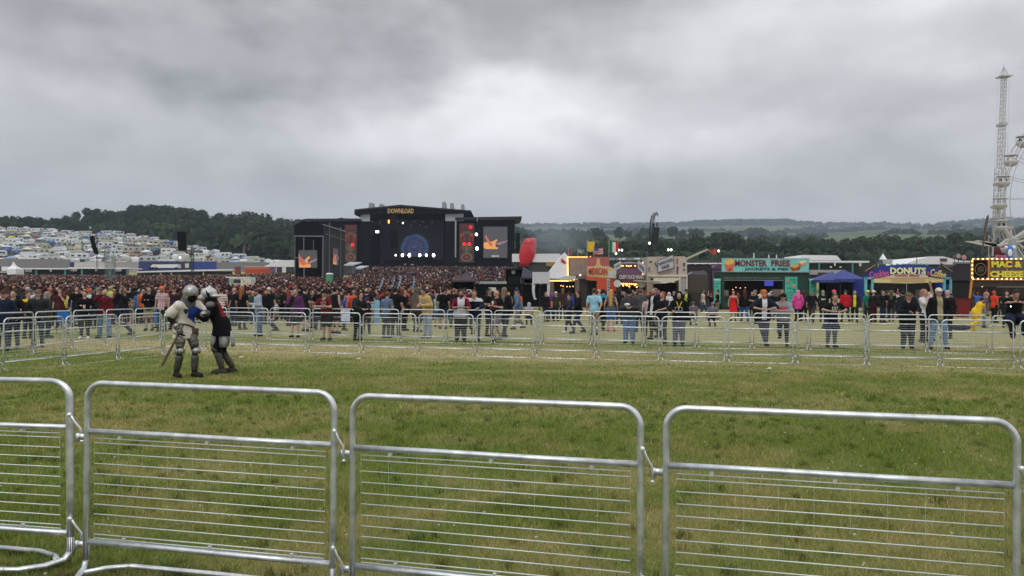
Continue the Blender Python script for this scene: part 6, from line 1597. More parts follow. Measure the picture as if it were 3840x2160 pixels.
# tall curved banner
d = 85; t = thing('feather_banner', 'tall brown curved feather banner rising above the bulb-lit stall', 'banner', base(3680, d)); pts = [(3672, 985), (3680, 955), (3684, 920), (3690, 880), (3694, 840), (3700, 815), (3706, 806)]
mb = MB(); mb.tube([(PX(3672, d), d, G(PX(3672, d), d))] + [P(a, b, d) for a, b in pts], .035, 5); mb.build('pole', CHAR, t); mb = MB(); L = [P(a, b, d) for a, b in pts]; wd = [0, .12, .2, .3, .3, .3, .05]
mb.loft([[p, p + Vector((w * .9, 0, 0)), p + Vector((w * .9, .02, 0)), p + Vector((0, .02, 0))] for p, w in zip(L, wd)]); mb.build('sail', mrgb(104, 80, 70), t)
# tower ride, ferris wheel, struts
WS = mrgb(180, 177, 174, .5); d = 130
t = thing('tower_ride', 'very tall white lattice drop tower with a pointed top', 'tower ride', base(3740, d))
mb = MB(); lattice(mb, (PX(3742, d), d, G(PX(3742, d), d)), P(3742, 880, d), 1.9, 6, .10); lattice(mb, P(3742, 880, d), P(3752, 630, d), 1.15, 12, .07); lattice(mb, P(3752, 630, d), P(3758, 470, d), .8, 10, .06); mb.build('lower_mast', WS, t)
mb = MB(); lattice(mb, P(3758, 470, d), P(3765, 288, d), .6, 14, .05); mb.build('upper_mast', WS, t)
mb = MB(); q = P(3765, 288, d); a = P(3765, 250, d)
for s in (-1, 1): mb.tube([a, q + Vector((s * .88, 0, 0))], .05, 4); mb.tube([a, q + Vector((0, s * .88, 0))], .05, 4)
mb.box(q.x - .95, q.x + .95, d - .9, d + .9, q.z - .07, q.z + .07); mb.tube([a + Vector((0, 0, .3)), q], .07, 5); mb.build('mast_head', WS, t)
for (x, y, w) in ((3757, 468, .6), (3748, 690, .8), (3745, 775, 1.25), (3752, 825, 1.1), (3762, 854, 1.5)):
    q = P(x, y, d); mb = MB(); mb.box(q.x - w / 1.4, q.x + w / 1.4, d - .9, d + .9, q.z - .22, q.z + .22); mb.build('collar', WS, t)
mb = MB()
for x0, y0, x1, y1 in ((3722, 960, 3735, 780), (3760, 800, 3775, 862), (3765, 862, 3790, 910), (3776, 862, 3812, 905)): mb.tube([P(x0, y0, d - 1), P(x1, y1, d - 1)], .16, 6)
mb.build('brace', WS, t); mb = MB(); q = P(3740, 938, d); mb.tube([(q.x, d - .5, q.z - .9), (q.x, d - .5, q.z + 1.0)], [1.3, 1.15], 14); mb.build('car', mrgb(112, 30, 38), t, smooth=True); mb = MB(); q = P(3742, 985, d); mb.box(q.x - 2.2, q.x + 2.2, d - 3, d + 1, G(q.x, d), q.z + .8); mb.build('plinth', mrgb(176, 170, 168), t)
mb = MB()
for s in (-1, 1): mb.tube([P(3765 + s * 20, 290, d), P(3742 + s * 26, 940, d)], .015, 3)
mb.build('cable', LG, t)
d = 126; t = thing('ferris_wheel', 'white big wheel with open gondolas, mostly beyond the right edge', 'ferris wheel', base(4151, d)); c = P(4151, 760, d); Rr = 399 / F * d
mb = MB()
for yy in (d - .7, d + .7):
    mb.tube([(c.x + Rr * math.cos(a), yy, c.z + Rr * math.sin(a)) for a in [i * math.pi / 30 for i in range(61)]], .10, 6); mb.tube([(c.x + (Rr - 1.1) * math.cos(a), yy, c.z + (Rr - 1.1) * math.sin(a)) for a in [i * math.pi / 30 for i in range(61)]], .06, 5)
mb.build('rim', WS, t)
mb = MB()
for i in range(30):
    a = R(153.9 + 12 * i)
    for yy in (d - .7, d + .7): mb.tube([(c.x, yy, c.z), (c.x + Rr * math.cos(a), yy, c.z + Rr * math.sin(a))], .045, 4)
mb.build('spokes', WS, t)
for i in range(30):
    a = R(153.9 + 12 * i); gx, gz = c.x + (Rr + .1) * math.cos(a), c.z + (Rr + .1) * math.sin(a) - .9
    if gx > c.x: continue
    mb = MB(); mb.loft([[(gx + r * math.cos(k * math.pi / 7), d + r * math.sin(k * math.pi / 7), gz + z) for k in range(14)] for r, z in ((.3, -.95), (.75, -.8), (.98, -.3), (1.0, -.05))]); go = mb.build('gondola', WS, t, smooth=True)
    mb = MB(); mb.loft([[(gx + r * math.cos(k * math.pi / 7), d + r * math.sin(k * math.pi / 7), gz + z) for k in range(14)] for r, z in ((1.05, .78), (.9, .92), (.2, 1.05))]); mb.build('gondola_roof', WS, t, smooth=True)
    mb = MB()
    for k in range(5): mb.tube([(gx + .95 * math.cos(k * 1.257), d + .95 * math.sin(k * 1.257), gz - .1), (gx + .95 * math.cos(k * 1.257), d + .95 * math.sin(k * 1.257), gz + .8)], .04, 4)
    mb.build('gondola_post', WS, t)
    if i % 2: mb = MB(); mb.ell((gx + .3, d - .2, gz + .2), (.2, .2, .35), 8, 6); mb.ell((gx - .35, d + .1, gz + .2), (.2, .2, .35), 8, 6); mb.build('rider', BLACK, t, smooth=True)
mb = MB()
for s in (-1, 1):
    mb.tube([c + Vector((0, s * 1.6, 0)), (c.x - 11.5, d + s * 3.5, G(c.x, d) + .8)], .22, 8); mb.tube([c + Vector((0, s * 1.6, 0)), (c.x + 11, d + s * 3.5, G(c.x, d) + .8)], .22, 8)
mb.tube([(c.x, d - 2, c.z), (c.x, d + 2, c.z)], .5, 12); mb.build('stand', WS, t)
d = 118; t = thing('spinning_ride', 'white low ride with long splayed arms below the drop tower', 'fairground ride', base(3795, d)); h = P(3795, 897, d)
mb = MB()
for x, y in ((3620, 905), (3660, 902), (3700, 915)): mb.loft([[(q.x, d - .25, q.z + r), (q.x, d + .25, q.z + r), (q.x, d + .25, q.z - r), (q.x, d - .25, q.z - r)] for q, r in ((P(x, y, d), .05), (P((x + 3735) / 2, (y + 921) / 2, d), .28), (P(3735, 921, d), .22))])
for x, y in ((3750, 925), (3770, 905), (3850, 860), (3850, 870), (3875, 955), (3845, 975), (3770, 860), (3790, 860)): mb.tube([h, P(x, y, d)], .16, 6)
mb.tube([P(3745, 925, d), P(3772, 900, d), P(3815, 897, d)], .17, 6); mb.tube([P(3736, 921, d), P(3800, 912, d), P(3850, 900, d)], .2, 6); mb.build('arms', WS, t); mb = MB(); mb.tube([(h.x, d, G(h.x, d)), h], [1.2, .5], 12); mb.build('column', mrgb(150, 150, 156), t)
d = 100; t = thing('inflatable', 'bright blue upright inflatable with a white belly above the bulb-lit sign', 'inflatable', base(3786, d)); 
mb = MB(); rr = []
for y, w in ((985, 10), (960, 11.5), (940, 11), (925, 8), (920, 4)):
    q = P(3787, y, d); r = w / F * d; rr.append([(q.x + r * math.cos(k * math.pi / 7), d + r * math.sin(k * math.pi / 7), q.z) for k in range(14)])
mb.loft(rr); mb.build('envelope', mrgb(30, 110, 200, .4), t, smooth=True); q = P(3788, 948, d - .34); mb = MB(); mb.ell(q, (.3, .1, .5), 12, 8); mb.build('belly', PVC, t, smooth=True); mb = MB(); mb.tube([P(3787, 985, d), (q.x, d, G(q.x, d))], .3, 8); mb.build('stand', BLU, t)
for x, y, r in ((3773, 928, .22), (3801, 928, .26)): mb = MB(); mb.ell(P(x, y, d), (r, r, r), 10, 8); mb.build('arm', PVC, t, smooth=True)
t = thing('painted_fascia', 'pink and purple wavy ride fascia behind the bulb-lit sign', 'sign', base(3755, 102)); part('board', mrgb(176, 96, 170), t, [(3735, 970), (3740, 956), (3760, 958), (3775, 955), (3780, 970)], d=102, dep=.2); part('board', mrgb(200, 90, 100), t, [(3738, 962), (3745, 956), (3765, 959), (3765, 963)], d=101.9, dep=.08); poles(t, (3742, 3775), 965, 102.1, LG, .08)
t = thing('ride_signs', 'round and lettered ride signs behind the black stall', 'sign', base(3600, 104)); 
for x, y, r, c in ((3616, 965, .33, (180, 130, 130)), (3595, 960, .3, (150, 150, 156)), (3580, 962, .25, (96, 70, 80))): mb = MB(); q = P(x, y, 104); mb.tube([q, q + Vector((0, .1, 0))], r, 14); mb.build('disc', mrgb(*c), t); mb = MB(); mb.tube([(q.x, 104.1, G(q.x, 104)), q + Vector((0, .1, 0))], .05, 5); mb.build('post', CHAR, t)
t = thing('ride_lamp', 'dark red lamp cluster on a slim brown mast before the tree belt', 'lamp', base(3438, 130)); mb = MB(); q = P(3438, 907, 130); mb.tube([(q.x, 130, G(q.x, 130)), q], .06, 5); mb.build('mast', mrgb(60, 40, 40), t); mb = MB(); mb.ell(P(3443, 911, 130), (.3, .2, .4), 8, 6); mb.build('head', mrgb(70, 30, 34), t)
# smoke from the grills
def smoke():
    m = bpy.data.materials.new('smoke'); m.use_nodes = True; n, l = m.node_tree.nodes, m.node_tree.links; n.remove(n['Principled BSDF'])
    v = n.new('ShaderNodeVolumePrincipled'); v.inputs['Color'].default_value = (.62, .74, .85, 1); v.inputs['Density'].default_value = .045; l.new(v.outputs[0], n['Material Output'].inputs['Volume'])
    for i, (x, y, rx, rz) in enumerate(((2075, 925, 3.2, 1.9), (2110, 895, 4.2, 2.0), (2060, 870, 3.2, 1.4))):
        mb = MB(); q = P(x, y, 100); mb.ell(q, (rx, 3, rz), 16, 10); o = mb.build('smoke', m, smooth=True); tag(o, ('lowest puff of grill smoke above the white pointed tent', 'widest grey-blue puff of grill smoke before the tree belt', 'topmost faint puff of grill smoke left of the pointed tent')[i], kind='stuff')
smoke()
# ------------------------------------------------------------------ the two armoured fighters
ST1 = mat('plate_bright', (.36, .36, .35), .42, metal=.8, var=.22, scale=22, bump=.3); ST2 = mat('plate_dark', (.115, .115, .105), .5, metal=.55, var=.3, scale=18, bump=.3)
MAIL = mat('mail', (.10, .105, .11), .6, metal=.5, var=.4, scale=120, bump=.6); GRV = mat('plate_olive', (.07, .07, .055), .5, metal=.4, var=.3, scale=18, bump=.3); LEATH = mat('leather', (.075, .04, .025), .6, var=.3, scale=20)
CLW = cloth((212, 206, 196)); CLB = cloth((36, 62, 150)); CLK = cloth((20, 20, 24)); CLR = cloth((128, 28, 32))
def sm(nm, V, Q, m, t, mi=None): return link(nm, np_mesh(nm, V, Q, m, smooth=True, midx=mi), t)
def lb(nm, mb, m, t): 
    o = mb.build(nm, m, None, smooth=True); o.parent = t; return o
def plate(t, nm, a, b, ra, rb, m, sq=1.):
    """a closed limb plate following the bone a-b"""
    mb = MB(); a, b = Vector(a), Vector(b); n = 5
    mb.tube([a + (b - a) * i / n for i in range(n + 1)], [ra * .8] + [ra + (rb - ra) * i / n + .006 * (i % 2) for i in range(1, n)] + [rb * .85], 14); o = lb(nm, mb, m, t)
    mb = MB(); c = a + (b - a) * .62; u = (b - a).normalized() * .012; r = ra + (rb - ra) * .62 + .008; mb.tube([c - u, c + u], r, 14); s = lb('strap', mb, LEATH, t); s.parent = o; return o
def knight_a():
    d = 15.15; X = PX(690, d, 1400); t = thing('person', 'armoured fighter in a white and blue surcoat holding a sword down, domed steel helmet', 'person', (X, d, 0), 'armoured fighters in the ring', R(52)); t.scale = (1.03,) * 3
    ARMS['swordarm'] = ((.30, .02, 1.16), (.20, -.16, .93), (-.1, -.5, -.8)); ARMS['grapple'] = ((.30, -.22, 1.22), (.12, -.42, 1.20), (-.2, -1, .1))
    J = skeleton(('grapple', 'swordarm'), 'wide', .30, 0, .30, 0, 1.0, 1.08)
    J['knl'] = np.array((.11, -.20, .5)); J['anl'] = np.array((.12, -.16, .085)); J['toel'] = J['anl'] + np.array((.04, -.16, -.045)); J['knr'] = np.array((-.10, -.03, .5)); J['anr'] = np.array((-.12, .06, .085)); J['toer'] = J['anr'] + np.array((-.03, -.16, -.045))
    V, Q, mi = body_mesh(J, .018, True); link('body', poly_mesh('body', V, Q, [cloth((30, 30, 34)), MAIL, MAIL], mi), t)
    V, Q = top_mesh(J, .017, 'short', .76, .026, flare=.02); c = V[Q].mean(1); ch = J['chest']
    mi = np.zeros(len(Q), int); side = c[:, 0] > .02; upz = c[:, 2] > J['waist'][2] + .06
    fr = c[:, 1] < ch[1] + .02; s1 = c[:, 0] * .6 + c[:, 2]; mi[(c[:, 0] > -.05) & (s1 < ch[2] + .13) & (s1 > ch[2] - .17)] = 1; mi[(c[:, 2] > ch[2] + .15) & ~fr] = 1; mi[(c[:, 0] > .06) & (c[:, 2] < .84)] = 1
    sm('surcoat', V, Q, [CLW, CLB], t, mi)
    mb = MB(); q = np.array([-.115, ch[1] - .165, ch[2] - .02]); mb.prism([(q[0] - .035, q[2] + .045), (q[0] - .035, q[2] - .01), (q[0], q[2] - .055), (q[0] + .035, q[2] - .01), (q[0] + .035, q[2] + .045)], q[1] - .012, q[1] + .03); lb('badge', mb, cloth((50, 52, 60)), t)
    hd = J['hd']
    def helm(p):
        a = elps(p, hd((0, -.01, .185)), (.13, .15, .145)); b = cap(p, hd((0, .01, .1)), hd((0, 0, .18)), .11, .12)
        return np.maximum(smin([a, b], .03), -elps(p, hd((0, -.14, .11)), (.09, .10, .06)))
    V, Q = nets(helm, np.array(hd((0, 0, .15))) - .26, np.array(hd((0, 0, .15))) + .26, .014); sm('helmet', V, Q, ST1, t)
    mb = MB(); mb.ell(hd((0, -.095, .1)), (.09, .07, .08), 14, 8); lb('visor', mb, cloth((16, 16, 18)), t)
    def gor(p):
        a = cap(p, J['neck'] + np.array((0, .03, -.05)), hd((0, .02, .09)), .155, .112, .95); return np.maximum(a, -(elps(p, hd((0, -.2, .15)), (.1, .14, .1))))
    V, Q = nets(gor, J['neck'] - .3, J['neck'] + .3, .016); sm('mail_collar', V, Q, MAIL, t)
    a, b = J['shr'], J['elr']; mb = MB(); mb.tube([a * .75 + b * .25, a * .45 + b * .55, a * .15 + b * .85, a * .12 + b * .88], [.088, .098, .112, .09], 14); lb('sleeve', mb, CLW, t)
    mb = MB(); q = a + np.array((0, .03, .03)); mb.ell(q, (.085, .085, .055), 12, 8); lb('shoulder_trim', mb, CLB, t)
    plate(t, 'upper_arm_plate', J['shr'] * .4 + J['elr'] * .6, J['elr'], .062, .058, ST2); 
    mb = MB(); mb.ell(J['elr'] + np.array((-.02, 0, 0)), (.058, .06, .05), 12, 8); lb('elbow_plate', mb, ST1, t)
    plate(t, 'forearm_plate', J['elr'], J['wrr'], .056, .045, cloth((24, 24, 28))); plate(t, 'gauntlet_cuff', J['elr'] * .35 + J['wrr'] * .65, J['wrr'] * 1.0, .066, .05, ST1)
    w, f = J['wrr'], J['fdr']; mb = MB(); mb.ell(w + f * .06, (.058, .06, .062), 12, 8); lb('gauntlet', mb, ST2, t)
    plate(t, 'upper_arm_plate', J['shl'] * .4 + J['ell'] * .6, J['ell'], .062, .058, ST2); mb = MB(); mb.ell(J['ell'] + np.array((.03, 0, 0)), (.065, .065, .06), 12, 8); lb('elbow_plate', mb, ST2, t); plate(t, 'forearm_plate', J['ell'], J['wrl'], .056, .045, ST2)
    mb = MB(); mb.ell(J['wrl'] + J['fdl'] * .06, (.058, .06, .06), 12, 8); lb('gauntlet', mb, ST1, t)
    for n, m in (('r', ST1), ('l', ST2)):
        s = -1 if n == 'r' else 1; h, k, a = J['hip' + n], J['kn' + n], J['an' + n]
        plate(t, 'thigh_plate', h * .72 + k * .28 + np.array((0, -.02, 0)), k + np.array((0, 0, .08)), .098, .080, m)
        mb = MB(); mb.ell(k + np.array((0, -.03, .01)), (.074, .082, .07), 12, 8); mb.ell(k + np.array((s * .08, .0, 0)), (.018, .055, .06), 10, 6); lb('knee_plate', mb, ST1, t)
        plate(t, 'shin_plate', k + np.array((0, 0, -.07)), a + np.array((0, 0, .02)), .070, .058, GRV); V, Q = shoe_mesh(J, .016, n); sm('shoe', V, Q, cloth((40, 36, 32)), t)
    mb = MB(); mb.tube([(.19 * math.cos(a), .15 * math.sin(a), J['pel'][2] - .02 - .09 * (math.sin(a * 1 + .8))) for a in [i * math.pi / 10 for i in range(21)]], .02, 6); lb('belt', mb, LEATH, t)
    mb = MB(); mb.obox((.14, -.12, .86), (.14, .05, .14)); lb('pouch', mb, LEATH, t)
    # the sword, held low and pointing back down to the left; a thing of its own
    M = Matrix.Translation(t.location) @ Matrix.Rotation(R(52), 4, 'Z') @ Matrix.Scale(1.03, 4); g = M @ Vector(w + f * .06)
    tip = P(606, 1374, d - .25); dv = (tip - g).normalized(); s = thing('sword', 'dark blade pointing down beside the fighter in the white surcoat', 'sword', tip)
    mb = MB(); sd_ = dv.cross(Vector((0, 1, 0))).normalized() * .024; up = dv.cross(sd_).normalized() * .006
    a = g + dv * .08; e = tip
    mb.loft([[p + sd_ * k, p + up, p - sd_ * k, p - up] for p, k in ((a, 1), (a + (e - a) * .55, 1.15), (a + (e - a) * .93, 1.2), (e, .7))]); mb.build('blade', mat('dull_blade', (.13, .085, .06), .5, metal=.3, var=.3, scale=15), s)
    mb = MB(); mb.tube([g - dv * .13, g + dv * .08], .016, 8); mb.ell(g - dv * .15, (.025, .025, .025), 8, 6); mb.build('grip', LEATH, s, smooth=True); mb = MB(); mb.tube([a - sd_ * 4.5, a + sd_ * 4.5], .011, 6); mb.build('crossguard', ST2, s, smooth=True)
knight_a()
def knight_b():
    d = 15.9; X = PX(832, d, 1390); t = thing('person', 'armoured fighter in black with a red back panel and pointed silver helmet, leaning left', 'person', (X, d, 0), 'armoured fighters in the ring', R(-75)); t.scale = (1.02,) * 3
    ARMS['grab'] = ((.28, -.30, 1.13), (.10, -.50, 1.22), (-.2, -1, .15)); ARMS['grab2'] = ((.30, -.28, 1.18), (.16, -.5, 1.28), (0, -1, .2))
    J = skeleton(('grab', 'grab2'), 'wide', .40, 0, .15, 0, 1.08, 1.08)
    J['knl'] = np.array((.12, -.08, .5)); J['anl'] = np.array((.14, .02, .085)); J['toel'] = J['anl'] + np.array((.03, -.17, -.045)); J['knr'] = np.array((-.12, -.0, .49)); J['anr'] = np.array((-.12, .2, .085)); J['toer'] = J['anr'] + np.array((-.02, -.16, -.045))
    J['toel'] = J['anl'] + np.array((.02, -.16, -.045))
    V, Q, mi = body_mesh(J, .018, True); link('body', poly_mesh('body', V, Q, [cloth((22, 22, 26)), MAIL, MAIL], mi), t)
    V, Q = top_mesh(J, .017, 'long', .78, .04, flare=.04); c = V[Q].mean(1); ch, wa = J['chest'], J['waist']
    mi = np.zeros(len(Q), int); mi[(c[:, 1] > np.interp(c[:, 2], [wa[2], ch[2]], [wa[1], ch[1]]) + .06) & (c[:, 2] > ch[2] - .12) & (np.abs(c[:, 0]) < .15)] = 1; sm('surcoat', V, Q, [CLK, CLR], t, mi)
    hd = J['hd']
    def helm(p):
        a = elps(p, hd((0, 0, .19)), (.135, .155, .12)); b = cap(p, hd((0, .02, .2)), hd((0, .04, .335)), .10, .015); e = elps(p, hd((0, .08, .11)), (.135, .13, .042)); f = elps(p, hd((0, -.13, .13)), (.075, .10, .07))
        return smin([a, b, e, f], .025)
    V, Q = nets(helm, np.array(hd((0, 0, .15))) - .3, np.array(hd((0, 0, .15))) + .3, .014); sm('helmet', V, Q, mat('plate_white', (.50, .50, .50), .45, metal=.5, var=.2, scale=18), t)
    mb = MB(); mb.tube([hd((s, .0, z)) for s, z in ((.155, .12), (.14, .2), (.0, .33))][:2], .018, 6); mb.tube([hd((-.155, .01, .06)), hd((-.16, -.02, .16)), hd((-.11, -.03, .25))], .016, 6); mb.tube([hd((.155, .01, .06)), hd((.16, -.02, .16)), hd((.11, -.03, .25))], .016, 6); lb('helmet_strap', mb, CLK, t)
    V, Q = nets(lambda p: cap(p, J['neck'] + np.array((0, .0, -.06)), hd((0, .0, .08)), .17, .12, .95), J['neck'] - .28, J['neck'] + .28, .018); sm('mail_collar', V, Q, CLK, t)
    for n in 'lr':
        s = 1 if n == 'l' else -1; h, k, a = J['hip' + n], J['kn' + n], J['an' + n]
        mb = MB(); mb.ell(J['el' + n], (.066, .066, .06), 12, 8); lb('elbow_plate', mb, ST2, t); plate(t, 'forearm_plate', J['el' + n], J['wr' + n], .064, .05, cloth((18, 18, 22))); mb = MB(); mb.ell(J['wr' + n] + J['fd' + n] * .06, (.06, .065, .06), 12, 8); lb('gauntlet', mb, ST1 if n == 'l' else ST2, t)
        mb = MB(); mb.ell(J['sh' + n] + np.array((s * .02, -.02, .01)), (.085, .10, .09), 12, 8); lb('shoulder_plate', mb, ST2, t)
        # hanging hip plates
        for o, (dx, dy) in enumerate(((.10, -.13), (.17, .04), (.06, .17))):
            mb = MB(); c0 = Vector((s * dx, dy, .80)); ax = Vector((-dy, s * dx * 1.0, 0)).normalized() * .085; nn = Vector((s * dx, dy, 0)).normalized()
            mb.loft([[c0 + ax * k * -1 + Vector((0, 0, z)) + nn * b_, c0 + Vector((0, 0, z)) + nn * (b_ + .035), c0 + ax * k + Vector((0, 0, z)) + nn * b_, c0 + Vector((0, 0, z)) + nn * (b_ - .02)] for k, z, b_ in ((.85, .06, .0), (1, -.06, .03), (.98, -.18, .045), (.8, -.26, .04))]); lb('hip_plate', mb, mat('plate_grey', (.38, .38, .37), .5, metal=.5, var=.15, scale=12), t)
        V, Q = nets(lambda p: cap(p, h * .8 + k * .2, h * .12 + k * .88, .105, .098), np.minimum(h, k) - .2, np.maximum(h, k) + .2, .02); sm('padded_thigh', V, Q, CLK, t)
        mb = MB(); mb.ell(k + np.array((0, -.03, .0)), (.08, .09, .08), 12, 8); lb('knee_plate', mb, ST2, t); plate(t, 'shin_plate', k + np.array((0, 0, -.06)), a + np.array((0, 0, .02)), .072, .060, GRV); V, Q = shoe_mesh(J, .016, n); sm('shoe', V, Q, cloth((70, 66, 58)), t)
    mb = MB(); mb.loft([[(.12 * c_ , -.12 + .05 * s_, z) for c_, s_ in ((1, 0), (.3, 1), (-1, 0), (.3, -1))] for z in (.78, .52, .40)]); lb('cloth_panel', mb, CLK, t)
knight_b()
